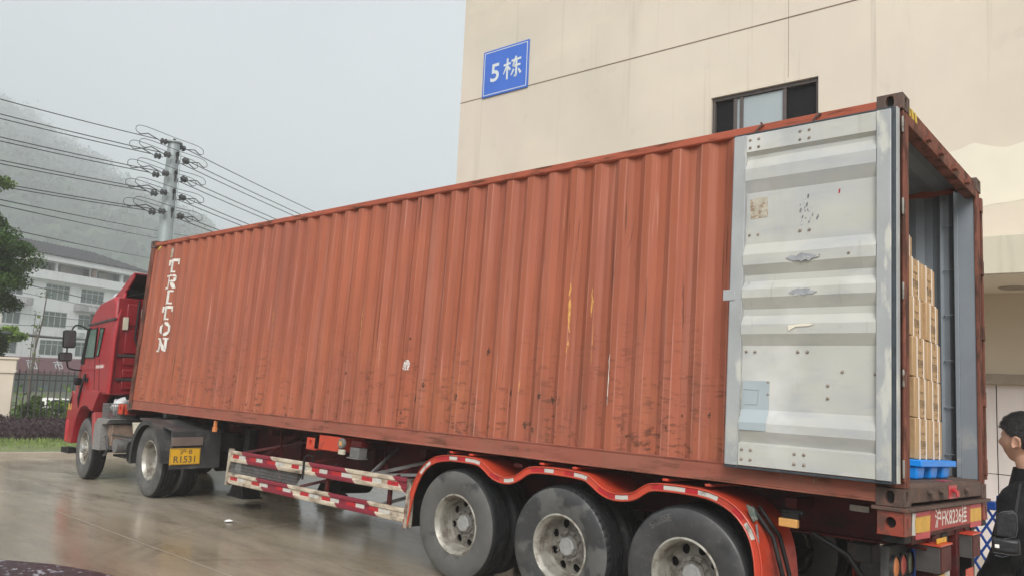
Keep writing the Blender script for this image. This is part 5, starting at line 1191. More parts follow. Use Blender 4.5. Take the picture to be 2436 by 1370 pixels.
# chassis
for s in (.42, -.42):
    mb = MB(); mb.box(-.95, 4.2, s-.035, s+.035, .72, .98); mb.build('chassis_rail', M['black'], tk)
for x in (-.9, .5, 1.3, 2.1):
    mb = MB(); mb.box(x-.04, x+.04, -.38, .38, .76, .92); mb.build('chassis_crossmember', M['black'], tk)
mb = MB(); mb.lathe([(0, 1.12), (.45, 1.12), (.47, 1.09), (.45, 1.02), (0, 1.02)], (.28, 0, 0), 2, 24); mb.build('fifth_wheel', M['black'], tk)
mb = MB(); mb.prism([(2.86, .56), (2.86, .98), (2.72, 1.10), (2.20, 1.10), (2.20, 1.07), (2.24, 1.02), (2.48, 1.0), (2.52, .56)], 1, .70, CY); bt = mb.build('battery_box', mat('dusty_tread_plate', (.26, .25, .24), .5, .2, var=.15, vscale=30), tk, bevel=.008)
mb = MB(); mb.box(2.17, 2.2, .58, CY-.03, 1.03, 1.085); mb.box(2.2, 2.5, .60, .72, .60, 1.08); mb.build('box_frame', M['darkgrey'], bt, TT)
mb = MB(); mb.box(2.24, 2.46, .74, 1.10, .64, 1.0); mb.build('battery', mat('brown_battery_case', (.22, .15, .11), .6, var=.3, vscale=8), bt, TT, bevel=.01)
mb = MB(); mb.tube([(2.0, .56, .66), (2.0, 1.12, .66)], .12, 18); mb.build('air_tank', M['dullgrey'], tk)
mb = MB(); mb.tube([(1.35, .50, .62), (1.35, 1.10, .62)], .15, 20); mb.lathe([(0, -.0), (.15, 0)], (1.35, 1.10, .62), 1, 20); mb.build('air_tank', M['black'], tk)
mb = MB(); mb.tube([(2.40, 1.14, .80), (2.30, 1.16, .80), (2.20, 1.16, .60), (2.28, 1.16, .50), (2.42, 1.15, .48)], .02, 7); mb.tube([(2.2, 1.1, .83), (1.6, 1.05, .82), (1.1, .9, .8)], .018, 7); mb.build('pipe_loop', M['darkgrey'], tk)
mb = MB(); mb.box(1.2, 2.2, .45, .66, .80, 1.05); mb.box(1.5, 1.75, .5, .9, .78, .95); mb.box(1.2, 2.4, .45, 1.0, .46, .50); mb.build('valve_rack', M['black'], tk, bevel=.01)
mb = MB(); mb.tube([(2.12, .8, .46), (2.12, .82, .38)], .05, 10); mb.tube([(2.3, .8, .50), (2.3, .82, .42)], .03, 10); mb.build('drain_valve', M['darkgrey'], tk)
mb = MB(); mb.lathe([(0, .90), (.09, .90), (.105, 1.045), (.11, 1.05), (.11, 1.075), (0, 1.08)], (1.12, 1.06, 0), 2, 20); mb.build('filter_canister', M['cream'], tk)
mb = MB(); mb.box(.9, 1.02, .55, .75, 1.0, 1.35); mb.build('air_cleaner', M['dullgrey'], tk, bevel=.02)
mb = MB(); mb.tube([(2.2, -.5, .68), (1.1, -.5, .68)], .001, 6); mb.box(1.1, 2.3, -1.15, -.6, .42, .98); mb.build('fuel_tank', M['dullgrey'], tk, bevel=.06)
mb = MB(); mb.box(2.36, 2.5, -.9, .9, 1.36, 1.5); mb.build('cab_subframe', M['black'], tk)
# drive wheels, front wheels, mudguard
WX = .29
dw = wheel(tyre='tyre_plain', parent=tk, world=TT @ T(WX, 1.06, .541) @ Matrix.Rotation(math.pi, 4, 'Z'))
def dupwheel(src, Wm):
    c = src.copy(); COL.objects.link(c); c.parent = tk; c.matrix_local = WM[tk].inverted() @ Wm; WM[c] = Wm; cp(src, c)
for y in (.74, -.74, -1.06): dupwheel(dw, TT @ T(WX, y, .541) @ (Matrix.Rotation(math.pi, 4, 'Z') if y > 0 else I4))
fw = wheel(front=True, tyre='tyre_plain', parent=tk, world=TT @ T(3.46, 1.02, .541) @ Matrix.Rotation(math.pi-R(3), 4, 'Z'))
dupwheel(fw, TT @ T(3.46, -1.02, .541) @ Matrix.Rotation(-R(3), 4, 'Z'))
for x in (WX, 3.46):
    mb = MB(); mb.tube([(x, -.85, .53), (x, .85, .53)], .08, 10); mb.lathe([(0, -.2), (.2, -.12), (.2, .12), (0, .2)], (x, 0, .53), 1, 16); mb.build('axle', M['black'], tk)
for s in (1, -1):
    mb = MB(); pr = []; K = 22
    for k in range(K+1):
        a = R(-8+188*k/K); pr.append((WX+.63*math.cos(a), .541+.61*math.sin(a)))
    pr2 = [(WX+(x-WX)*.965, .541+(z-.541)*.965) for x, z in pr]
    for i in range(K): mb.prism([pr[i], pr[i+1], pr2[i+1], pr2[i]], 1, s*.52, s*(CY+.05))
    for i in range(K):
        p3 = [(WX+(x-WX)*1.0, .541+(z-.541)*1.0) for x, z in (pr[i], pr[i+1])]; p4 = [(WX+(x-WX)*.88, .541+(z-.541)*.88) for x, z in (pr[i], pr[i+1])]
        mb.prism([p3[0], p3[1], p4[1], p4[0]], 1, s*(CY+.05), s*(CY+.06))
    mg_ = mb.build('mudguard', M['darkgrey'], tk, smooth=40)
    mb = MB(); mb.box(-.66, -.63, s*.52, s*(CY+.05), .48, 1.02); mb.build('mudguard_flap', M['darkgrey'], mg_, TT, bevel=.004)
    mb = MB(); mb.box(-.69, -.665, s*.80, s*1.25, .81, .93); mb.build('flap_board', mat('brown_grey_board', (.16, .12, .10), .6, var=.2), mg_, TT, bevel=.004)
mb = MB(); mb.box(-.678, -.668, .825, 1.265, .545, .775); pl = mb.build('number_plate', M['plateyel'], tk, bevel=.003)
mb = MB()
for a in ((.832, 1.258, .764, .768), (.832, 1.258, .552, .556), (.832, .836, .5561, .7639), (1.254, 1.258, .5561, .7639)): mb.box(-.6795, -.6785, *a)
mb.build('plate_border', M['ink'], pl, TT, smooth=0)
text_on('R1531', .13, lambda u, v: (-.6795, 1.045-u*1.02, .615+v), 'plate_number', M['ink'], pl, bold=.002)
text_on('沪·B', .085, lambda u, v: (-.6795, 1.035-u*1.2, .722+v), 'plate_region', M['ink'], pl, bold=.001)
mb = MB(); mb.prism([(-.55, 1.02), (.9, 1.16), (.9, 1.13), (-.55, .99)], 1, .45, 1.15); mb.build('mudguard_top', M['darkgrey'], tk, bevel=.01)

# grey crate standing on the battery box, white bag in it
cr_ = thing('plastic_crate', TT @ T(2.37, .97, 1.105), TT @ T(2.37, .97, 1.108), label='grey slotted plastic crate standing on the battery box behind the red cab', cat='crate')
def slotted(mb, P, w_, h_, nu, nv, bar=.010, rim=.018):
    mb_add = lambda u0, u1, v0, v1: mb.add([P(u, v, d) for d in (0, .006) for v in (v0, v1) for u in (u0, u1)], [(0, 2, 3, 1), (4, 5, 7, 6), (0, 1, 5, 4), (2, 6, 7, 3), (0, 4, 6, 2), (1, 3, 7, 5)])
    mb_add(0, w_, 0, rim); mb_add(0, w_, h_-rim, h_)
    for k in range(nu+1): u = (w_-bar)*k/nu; mb_add(u, u+bar, rim, h_-rim)
    for k in range(1, nv): v = rim+(h_-2*rim)*k/nv; mb_add(0, w_, v-bar/2, v+bar/2)
cw, cd, chh = .44, .32, .25
for nm, P, wd, nu in (('long_side', lambda u, v, d: (-cd/2-d*.0+d, -cw/2+u, v), cw, 16), ('long_side', lambda u, v, d: (cd/2-d, -cw/2+u, v), cw, 16), ('short_side', lambda u, v, d: (-cd/2+u, cw/2-d, v), cd, 8), ('short_side', lambda u, v, d: (-cd/2+u, -cw/2+d, v), cd, 8)):
    mb = MB(); slotted(mb, P, wd, chh, nu, 4); mb.build(nm, M['crate'], cr_, smooth=0)
mb = MB(); mb.box(-cd/2+.007, cd/2-.007, -cw/2+.007, cw/2-.007, 0, .012); mb.build('base', M['crate'], cr_)
mb = MB(); crown_lump(mb, (0, 0, 0), .15, 3, 3); mb.v = [(v[0]*.8, v[1]*1.1, v[2]*1.0) for v in mb.v]
o = mb.build('plastic_bag', mat('translucent_white_bag', (.62, .62, .62), .4, var=.1), None, TT @ T(2.37, .93, 1.30), smooth=60); tag(o, 'crumpled white plastic bag lying in the grey crate behind the cab', 'bag')
# ================================================================ PERSON at the rear of the container
PP_ = Vector((-.575, 4.75, 0)); FACE = R(156)
pm = T(PP_.x, PP_.y, 0) @ Matrix.Rotation(FACE-R(90), 4, 'Z')       # person frame: +Y forwards, +X to the person's right
def skin_obj(name, verts, edges, rad, sub=2):
    me = bpy.data.meshes.new(name); me.from_pydata(verts, edges, []); o = bpy.data.objects.new(name, me); COL.objects.link(o)
    sk = o.modifiers.new('s', 'SKIN'); ss = o.modifiers.new('ss', 'SUBSURF'); ss.levels = sub; ss.render_levels = sub; sk.use_smooth_shade = True
    for i, r in enumerate(rad):
        q = me.skin_vertices[0].data[i]; q.radius = r if isinstance(r, tuple) else (r, r)
    me.skin_vertices[0].data[0].use_root = True
    dg = bpy.context.evaluated_depsgraph_get(); m2 = bpy.data.meshes.new_from_object(o.evaluated_get(dg))
    vs = [tuple(v.co) for v in m2.vertices]; fs = [tuple(p.vertices) for p in m2.polygons]; bpy.data.objects.remove(o); return vs, fs
HZ = 1.825     # eye height
HY = .065
def head_vs(scale=1.0, n=40, m=30):
    vs, fs = [], []
    for i in range(m+1):
        th = math.pi*i/m
        for j in range(n):
            ph = 2*math.pi*j/n; d = Vector((math.sin(th)*math.cos(ph), math.sin(th)*math.sin(ph), math.cos(th)))
            x, y, z = d.x*.080, d.y*.100, d.z*.122
            if d.z < 0: x *= 1-.30*(-d.z)**1.4; y = y*(1-.16*(-d.z)) + (.016*(-d.z) if d.y > 0 else .018*(-d.z))
            if d.z < -.1 and d.y < 0: y *= .80
            y += .026*math.exp(-((x/.016)**2+((z+.022)/.022)**2))*(d.y > 0)     # nose
            y += .010*math.exp(-((x/.013)**2+((z-.000)/.03)**2))*(d.y > 0)
            for s in (-1, 1): y -= .012*math.exp(-(((x-s*.032)/.016)**2+((z-.004)/.012)**2))*(d.y > 0)   # eye sockets
            y += .006*math.exp(-((z-.028)/.010)**2)*(d.y > .6)                    # brow
            y += .007*math.exp(-((x/.024)**2+((z+.062)/.008)**2))*(d.y > 0) - .004*math.exp(-((x/.03)**2+((z+.066)/.003)**2))*(d.y > 0) + .006*math.exp(-((x/.022)**2+((z+.073)/.007)**2))*(d.y > 0)
            y += .010*math.exp(-((x/.025)**2+((z+.105)/.014)**2))*(d.y > 0)
            for s in (-1, 1): x += s*.008*math.exp(-(((y-.045)/.03)**2+((z+.03)/.03)**2))*(x*s > 0)      # cheeks
            vs.append((x*scale*.96, y*scale*.96+HY, HZ+z*scale*.94))
    for i in range(m):
        for j in range(n): fs.append((i*n+j, i*n+(j+1) % n, (i+1)*n+(j+1) % n, (i+1)*n+j))
    return vs, fs
def ear(mb, s):
    pts = []
    for k in range(11):
        a = R(-60+300*k/10); pts.append((s*(.080+.012*max(0, math.sin(a*.5))), HY-.022+.018*math.cos(a)*-1, HZ-.012+.032*math.sin(a)))
    mb.tube(pts, [.0055]*9+[.007, .008], 8); mb.add([(s*(x-.003), y+HY-.02, z) for x, y, z in ((.078, -.012, HZ-.035), (.078, .012, HZ-.035), (.088, .010, HZ+.015), (.090, -.014, HZ+.018), (.074, -.012, HZ-.03), (.074, .012, HZ-.03), (.074, .010, HZ+.015), (.074, -.014, HZ+.018))], [(0, 1, 2, 3), (4, 7, 6, 5), (0, 4, 5, 1), (2, 6, 7, 3), (1, 5, 6, 2), (0, 3, 7, 4)])
# skeleton (root at the pelvis)
V_ = [(0, 0, 1.02), (0, .01, 1.18), (0, 0, 1.34), (0, -.01, 1.53), (0, .015, 1.62), (0, .04, 1.71), (0, .055, 1.78),
      (-.12, -.01, 1.58), (-.19, -.02, 1.54), (-.235, .0, 1.26), (-.25, .16, 1.10), (-.235, .22, 1.08),
      (.12, -.01, 1.58), (.19, -.02, 1.54), (.235, -.02, 1.26), (.27, .06, 1.02), (.265, .09, .95),
      (-.10, 0, .97), (-.12, .02, .53), (-.125, -.01, .10), (-.13, .12, .045), (.10, 0, .97), (.12, .02, .53), (.125, -.01, .10), (.13, .12, .045)]
E_ = [(0, 1), (1, 2), (2, 3), (3, 4), (4, 5), (5, 6), (3, 7), (7, 8), (8, 9), (9, 10), (10, 11), (3, 12), (12, 13), (13, 14), (14, 15), (15, 16), (0, 17), (17, 18), (18, 19), (19, 20), (0, 21), (21, 22), (22, 23), (23, 24)]
Rd = [(.15, .11), (.14, .105), (.155, .11), (.15, .10), (.065, .06), (.056, .058), (.055, .06), (.058, .055), (.050, .050), (.042, .042), (.028, .026), (.030, .018), (.058, .055), (.050, .050), (.042, .042), (.028, .026), (.030, .018), (.09, .09), (.06, .06), (.042, .045), (.04, .03), (.09, .09), (.06, .06), (.042, .045), (.04, .03)]
mb = MB(); a, b = skin_obj('b', V_, E_, Rd); mb.add(a, b); a, b = head_vs(); mb.add(a, b); ear(mb, 1); ear(mb, -1)
def hand(c, fwd, side, dn):
    fwd, side, dn = Vector(fwd).normalized(), Vector(side).normalized(), Vector(dn).normalized(); c = Vector(c)
    vs = [tuple(c-fwd*.02), tuple(c+fwd*.045)]; a, b = skin_obj('h', [tuple(c-fwd*.03), tuple(c+fwd*.03), tuple(c+fwd*.075)], [(0, 1), (1, 2)], [(.028, .018), (.038, .017), (.036, .013)], 1); mb.add(a, b)
    for k, (o, L_) in enumerate(((-.030, .066), (-.010, .078), (.011, .073), (.030, .056))):
        p = c+fwd*.085+side*o; q1 = p+(fwd*.85+dn*.5)*L_*.5; q2 = q1+(fwd*.35+dn*.9)*L_*.3; q3 = q2+(dn*1.0-fwd*.15)*L_*.25; mb.tube([c+fwd*.05+side*o*.8, p, q1, q2, q3], [.010, .0095, .009, .0085, .007], 8)
    p = c+fwd*.01-side*.034; mb.tube([c+fwd*.0-side*.01, p, p+(fwd*.6-side*.5+dn*.3).normalized()*.03, p+(fwd*.75-side*.35+dn*.7).normalized()*.055], [.014, .012, .011, .008], 8)
hand((-.235, .24, 1.075), (.15, .95, -.15), (1, 0, 0), (0, 0, -1)); hand((.265, .09, .92), (0, .35, -.95), (0, -1, .0), (-1, .2, 0))
bd = mb.build('person', M['skin'], None, pm, smooth=180)
rm = bd.modifiers.new('remesh', 'REMESH'); rm.mode = 'VOXEL'; rm.voxel_size = .0065; rm.use_smooth_shade = True
sm = bd.modifiers.new('smooth', 'SMOOTH'); sm.factor = .5; sm.iterations = 2
tag(bd, 'man with short black hair in a black jacket looking towards the container opening', 'person')
# hair cap
mb = MB(); hv, hf = head_vs(1.0, 64, 48); keep = {}
for i, v in enumerate(hv):
    x, y, z = v[0], v[1]-HY, v[2]-HZ
    hair = z > .048+(.0 if y > .03 else 0) if y > .055 else z > (.048-(.055-y)*.9 if y > -.005 else -.006-(.0-y)*.95)
    if abs(x) > .06 and -.03 < y < .03 and z < .012: hair = False
    if z < -.088: hair = False
    if hair:
        d = Vector((x, y, z)).normalized(); k = .006+.012*max(0, min(1, (z+.02)/.08))+.003*noise.noise(Vector(v)*60)+(.004 if z > .08 else 0); keep[i] = (v[0]+d.x*k, v[1]+d.y*k, v[2]+d.z*k)
idx = {i: k for k, i in enumerate(keep)}; mb.add(list(keep.values()), [tuple(idx[q] for q in f) for f in hf if all(q in idx for q in f)])
ho = mb.build('hair', M['hair'], bd, pm, smooth=180); so_ = ho.modifiers.new('solid', 'SOLIDIFY'); so_.thickness = .012; so_.offset = -1
# short individual strands give the crop an uneven outline
mb = MB(); kv = list(keep.values()); rs = random.Random(2)
for _ in range(5200):
    v = Vector(rs.choice(kv)); c = Vector((0, HY, HZ)); n_ = (v-c).normalized(); t = Vector((rs.uniform(-1, 1), rs.uniform(-1, 1), rs.uniform(-1, 1)))*.5; j = Vector((rs.uniform(-1, 1), rs.uniform(-1, 1), rs.uniform(-1, 1)))*.004
    if n_.z < -.1: t *= .2
    L_ = .010 if n_.z > .45 else .004; p = v+j; q = p+(n_+t+Vector((0, .3, -.2))).normalized()*L_; s_ = n_.cross(Vector((rs.random(), rs.random(), rs.random()))).normalized()*.0012
    mb.add([p-s_, p+s_, q], [(0, 1, 2)])
mb.build('hair_strands', M['hair'], ho, pm, smooth=0, norm=False)
# jacket and trousers
JV = [(0, 0, .90), (0, .01, 1.10), (0, 0, 1.34), (0, -.012, 1.52), (0, .0, 1.61), (-.12, -.01, 1.575), (-.195, -.02, 1.53), (-.245, .0, 1.26), (-.245, .13, 1.115), (.12, -.01, 1.575), (.195, -.02, 1.53), (.245, -.02, 1.26), (.26, .05, 1.04)]
JE = [(0, 1), (1, 2), (2, 3), (3, 4), (3, 5), (5, 6), (6, 7), (7, 8), (3, 9), (9, 10), (10, 11), (11, 12)]
JR = [(.20, .15), (.20, .15), (.205, .15), (.20, .135), (.105, .105), (.112, .105), (.088, .088), (.072, .072), (.050, .050), (.112, .105), (.088, .088), (.072, .072), (.050, .050)]
a, b = skin_obj('j', JV, JE, JR, 3)
a = [(v[0]+.014*noise.noise(Vector((v[0]*7, v[1]*7, v[2]*16))), v[1]+.020*noise.noise(Vector((v[0]*8+v[2]*6, v[1]*8, v[2]*15+5))), v[2]) for v in a]
mb = MB(); mb.add(a, b); mb.build('jacket', M['jacket'], bd, pm, smooth=180)
mb = MB(); mb.lathe([(.125, 1.555), (.100, 1.60), (.088, 1.65), (.079, 1.69), (.068, 1.688), (.068, 1.60), (.10, 1.555)], (0, .022, 0), 2, 24); mb.build('collar', M['jacket'], bd, pm, smooth=60)
a, b = skin_obj('t', [V_[0], V_[17], V_[18], V_[19], V_[21], V_[22], V_[23]], [(0, 1), (1, 2), (2, 3), (0, 4), (4, 5), (5, 6)], [(.17, .13), (.115, .115), (.085, .085), (.07, .075), (.115, .115), (.085, .085), (.07, .075)], 2)
mb = MB(); mb.add(a, b); mb.build('trousers', M['trousers'], bd, pm, smooth=180)
for s in (-1, 1):
    mb = MB(); mb.prism([(-.09, 0), (.20, 0), (.215, .03), (.20, .06), (.10, .085), (.02, .13), (-.07, .13), (-.095, .05)], 0, s*.128-.05, s*.128+.05); mb.build('shoe', M['carblack'], bd, pm, bevel=.02)
# bag slung at the left hip
bf = T(-.675, 4.40, 1.385) @ Matrix.Rotation(R(10), 4, 'Z') @ Matrix.Diagonal((.42, .55, .55, 1))
bg_ = thing('shoulder_bag', bf, label='black bag with pale piping and a white tag slung in front of the man', cat='bag')
mb = MB(); mb.box(-.10, .17, -.045, .045, -.13, .0); mb.build('bag_body', M['bagm'], bg_, bevel=.03)
mb = MB(); mb.prism([(-.07, .0), (.13, .0), (.155, .08), (.15, .20), (.12, .235), (.0, .215), (-.06, .14)], 1, -.03, .03); mb.build('bag_flap', M['bagm'], bg_, bevel=.02)
mb = MB()
for pts in ([(-.09, -.047, -.125), (.0, -.048, -.128), (.10, -.048, -.128), (.165, -.047, -.115), (.168, -.047, -.03), (.155, -.04, .01)], [(-.05, -.035, .19), (.0, -.035, .215), (.10, -.035, .235), (.145, -.035, .20), (.15, -.035, .10), (.13, -.035, .02), (.02, -.035, -.004)], [(-.07, -.047, -.145), (.0, -.047, -.155), (.06, -.047, -.135)]): mb.tube(pts, .0016, 5)
mb.build('piping', M['piping'], bg_)
mb = MB(); mb.box(-.072, -.028, -.055, -.047, -.085, -.055); mb.build('white_tag', M['strap'], bg_, bevel=.006)
mb = MB(); mb.tube([(.13, -.0, .2), (.17, .10, .34), (.20, .24, .44)], .012, 6); mb.build('shoulder_strap', M['bagm'], bg_)

# blue lattice panel standing behind the trailer
lp = thing('lattice_pallet', T(-1.36, 8.75, 0), T(-1.62, 8.75, 0) @ Matrix.Rotation(R(-6), 4, 'Z'), label='upright dark blue plastic pallet with diamond lattice, behind the trailer rear and the man', cat='pallet')
mb = MB(); W_, H_ = .30, 1.14
mb.box(W_-.05, W_+.05, -.03, .03, 0, H_); mb.box(-.55, -.47, -.03, .03, 0, H_-.1); mb.box(-.47, W_-.05, -.03, .03, H_-.14, H_-.06)
mb.build('lattice_frame', mat('deep_blue_plastic', (.008, .055, .26), .4, var=.1), lp, bevel=.008)
mb = MB(); k = 0
for i in range(-16, 18):
    for s in (1, -1):
        pts = []
        x0 = -.47+i*.105; za, zb = 0, H_-.14
        p, q = (x0, za), (x0+s*(zb-za)*.62, zb)
        lo, hi = -.47, W_-.05
        def cut(p, q):
            ts = sorted([(lo-p[0])/(q[0]-p[0]), (hi-p[0])/(q[0]-p[0])]); t0, t1 = max(0, ts[0]), min(1, ts[1]); return None if t0 >= t1 else ((lerp(p[0], q[0], t0), lerp(p[1], q[1], t0)), (lerp(p[0], q[0], t1), lerp(p[1], q[1], t1)))
        c = cut(p, q)
        if c: mb.tube([(c[0][0], .0, c[0][1]), (c[1][0], .0, c[1][1])], .013, 4, caps=False)
mb.build('lattice', MATS['deep_blue_plastic'], lp, smooth=0)

# ================================================================ LEFT SIDE: hedge, fence, pillar, trees
mb = MB(); x = -6.0
nx_, ny_ = 120, 10
for i in range(nx_+1):
    for j, (y, z) in enumerate(((3.22, .05), (3.16, .25), (3.18, .42), (3.30, .50), (3.7, .54), (4.2, .55), (4.6, .52), (4.75, .40), (4.8, .2), (4.8, .05))):
        X = -6+18*i/nx_; q = noise.noise(Vector((X*2.3, y*2, z*3))); mb.v.append((X, y+.09*q, z+.07*noise.noise(Vector((X*1.9, y*3, 5))) if z > .1 else z))
for i in range(nx_):
    for j in range(9): a = i*10+j; mb.f.append((a, a+1, a+11, a+10)); mb.m.append(0)
hv = np.array(mb.v); 
sel = hv[rng.integers(0, len(hv), 42000)] + rng.normal(size=(42000, 3))*np.array([.08, .06, .05]); sel = sel[sel[:, 2] > .1]
leaves(mb, sel, .036)
o = mb.build('hedge', M['hedge'], None, KM, smooth=0, norm=False, label='low clipped hedge of dark purple leaves between lawn and iron fence', cat='hedge')
FY = 5.45     # fence line behind the kerb
fn = thing('iron_fence', KM @ T(3.5, FY, 0), KM, label='dark iron railing with spiked pickets behind the purple hedge', cat='fence')
FX0 = -.10
mb = MB()
for z in (.42, 1.60, 1.76): mb.box(FX0, 14, FY-.02, FY+.02, z, z+.035)
mb.build('fence_rail', M['iron'], fn, smooth=0)
for k in range(72):
    X = FX0+.10+k*.155
    mb = MB(); mb.box(X-.018, X+.018, FY-.014, FY+.014, .40, 1.88); mb.add([(X-.02, FY-.012, 1.86), (X+.02, FY-.012, 1.86), (X+.02, FY+.012, 1.86), (X-.02, FY+.012, 1.86), (X, FY, 1.96)], [(0, 1, 4), (1, 2, 4), (2, 3, 4), (3, 0, 4), (3, 2, 1, 0)])
    if k == 0: pk = mb.build('picket', M['iron'], fn, smooth=0)
    else:
        o = pk.copy(); COL.objects.link(o); o.parent = fn; o.matrix_local = WM[fn].inverted() @ WM[pk] @ T(k*.155, 0, 0)
mb = MB(); mb.box(FX0, 14, FY-.10, FY+.10, -.2, .40); mb.build('plinth', M['pillar'], fn)
pi_ = thing('gate_pillar', KM @ T(-.55, FY, 0), KM, label='cream rendered pillar with stepped cap at the end of the fence', cat='pillar')
mb = MB(); mb.box(-1.0, -.12, FY-.3, FY+.35, -.2, 1.80); mb.build('shaft', M['pillar'], pi_, bevel=.01)
mb = MB(); mb.prism([(-1.0, 1.80), (-.12, 1.80), (-.06, 1.86), (-.09, 1.90), (-.09, 2.19), (-1.03, 2.19), (-1.03, 1.90), (-1.06, 1.86)], 1, FY-.34, FY+.39); mb.build('neck', M['pillar'], pi_, bevel=.005)
mb = MB(); mb.box(-1.08, -.04, FY-.38, FY+.43, 2.191, 2.25); mb.build('cap', M['pillar'], pi_, bevel=.006)

def limb_tree(name, label, base, height, crown, leafm, nleaf, leaf, tr_r=.12, group=None, trunk_lean=(0, 0), cl=26, spread=.9, limbs=9, seed=1, cat='tree'):
    """base: world point, crown: (radius_x, radius_y, radius_z, centre height)"""
    rs = random.Random(seed); base = Vector(base)
    t = thing(name, T(*base), label=label, cat=cat, group=group)
    mb = MB(); top = Vector((trunk_lean[0], trunk_lean[1], height*.8)); tips = []
    tp = [top*k/6+Vector((rs.uniform(-.06, .06), rs.uniform(-.06, .06), 0))*(k > 0) for k in range(7)]
    mb.tube(tp, tr_r, 9, r1=tr_r*.25)
    c = Vector((trunk_lean[0], trunk_lean[1], crown[3]))
    for k in range(limbs):
        s0 = tp[2+k % 4]; d = Vector((rs.gauss(0, 1), rs.gauss(0, 1), rs.gauss(.3, .7))).normalized()
        e = c+Vector((d.x*crown[0], d.y*crown[1], d.z*crown[2]))*rs.uniform(.55, .92); m_ = s0.lerp(e, .5)+Vector((rs.uniform(-.2, .2), rs.uniform(-.2, .2), rs.uniform(.0, .3)))
        mb.tube([s0, m_, e], tr_r*.4, 6, r1=tr_r*.06); tips.append((m_, e))
        for q in range(3):
            d2 = Vector((rs.gauss(0, 1), rs.gauss(0, 1), rs.gauss(.2, .7))).normalized(); e2 = m_.lerp(e, rs.uniform(0, 1)); e3 = e2+Vector((d2.x*crown[0], d2.y*crown[1], d2.z*crown[2]))*.35; mb.tube([e2, e3], tr_r*.12, 5, r1=tr_r*.04)
    mb.build('trunk', M['bark'], t)
    cs = []
    for k in range(cl):
        d = Vector((rs.gauss(0, 1), rs.gauss(0, 1), rs.gauss(0, 1))).normalized()*(rs.random()**.4)*spread
        cs.append(((c.x+d.x*crown[0], c.y+d.y*crown[1], c.z+d.z*crown[2]), rs.uniform(.18, .34)*(crown[0]+crown[2])/2))
    for m_, e in tips: cs.append((tuple(e), .22*(crown[0]+crown[2])/2))
    P = []
    for (q, r) in cs:
        k = int(nleaf/len(cs)); v = rng.normal(size=(k, 3)); v /= np.linalg.norm(v, axis=1)[:, None]; v *= (rng.random(k)**.5)[:, None]*r; v[:, 2] *= .65; P.append(np.array(q)+v)
    mb = MB(); leaves(mb, np.concatenate(P), leaf); mb.build('crown', M[leafm], t, smooth=0, norm=False)
    return t
def K(x, y, z=0.): v = KM @ Vector((x, y, z)); return (v.x, v.y, -.30+z)
limb_tree('broadleaf_tree', 'dense dark green tree rising behind the gate pillar at the left edge', K(-1.62, 8.0), 6.4, (1.75, 1.6, 1.75, 5.0), 'leafd', 60000, .045, .10, seed=3, cl=85, spread=1.0)
limb_tree('broadleaf_tree', 'sparse upper tree with reaching twigs above the dense dark tree', K(-2.2, 9.2), 8.2, (1.9, 1.5, 1.35, 7.4), 'leafm', 7000, .06, .08, seed=9, cl=22, limbs=12)
limb_tree('broadleaf_tree', 'low dark green tree directly behind the gate pillar cap', K(-1.5, 10.5), 3.4, (1.5, 1.0, .85, 2.7), 'leafd', 9000, .06, .07, seed=5)
limb_tree('garden_shrub', 'bright yellow-green shrub behind the cab mirrors', K(2.7, 8.0), 2.9, (1.0, .9, 1.15, 1.9), 'leafl', 11000, .05, .05, seed=11, cat='shrub')
limb_tree('garden_shrub', 'yellow-green shrub below the dense tree, left of the lamp pole', K(-1.2, 17.0), 3.9, (1.1, 1.0, .6, 3.2), 'leafl', 5000, .07, .05, seed=12, cat='shrub')
limb_tree('garden_shrub', 'mid green bush behind the pickets next to the pillar', K(.55, 7.4), 1.2, (.8, .6, .50, .60), 'leafm', 6000, .045, .04, seed=14, cat='shrub')
limb_tree('garden_shrub', 'leafy bush behind the pickets midway between pillar and cab', K(1.6, 7.0), 1.2, (.9, .6, .50, .60), 'leafl', 6000, .05, .04, seed=15, cat='shrub')
limb_tree('garden_shrub', 'darker bush behind the pickets close to the cab front', K(2.9, 7.6), 1.4, (1.0, .6, .60, .75), 'leafm', 8000, .045, .04, seed=16, cat='shrub')
bs = thing('bare_sapling', T(*K(.25, 7.3)), label='almost leafless sapling with forked stems behind the fence beside the pillar', cat='tree')
mb = MB()
for pts, r in (([(0, 0, 0), (.02, 0, 1.2), (.0, 0, 1.8), (.10, 0, 2.5), (.18, .1, 3.5), (.30, .1, 4.3)], .05), ([(.0, 0, 1.2), (.12, 0, 2.0), (.14, 0, 2.7), (.06, 0, 3.3)], .032), ([(.0, 0, 1.0), (.16, .1, 1.6), (.3, .1, 2.3)], .022), ([(0, 0, .6), (-.14, 0, 1.6), (-.24, 0, 2.6), (-.16, 0, 3.7)], .028), ([(0, 0, .4), (-.05, 0, 2.0), (-.09, 0, 3.1)], .022), ([(.1, 0, 2.5), (-.02, 0, 3.0), (.0, 0, 3.2)], .015), ([(.15, 0, 3.1), (.3, 0, 3.5)], .012)): mb.tube(pts, r, 6, r1=r*.3)
mb.build('stems', M['bark'], bs)
P = np.concatenate([np.array([bs.location[0]*0+a, 0, b])+rng.normal(size=(14, 3))*.09 for a, b in ((.3, 4.2), (.1, 3.2), (-.16, 3.6), (-.2, 2.6), (.3, 2.3))]); mb = MB(); leaves(mb, P, .05); mb.build('leaves', M['leafm'], bs, smooth=0, norm=False)
P = []
for k in range(60):
    x, y = random.uniform(-1, 11), random.uniform(6.0, 9.0); v = rng.normal(size=(170, 3))*np.array([.22, .22, .20]); v[:, 2] = abs(v[:, 2])*1.6; P.append(np.array([x, y, 0])+v)
mb = MB(); leaves(mb, np.concatenate(P), .05); mb.build('undergrowth', M['leafm'], None, KM, smooth=0, norm=False, kind='stuff')
P = []
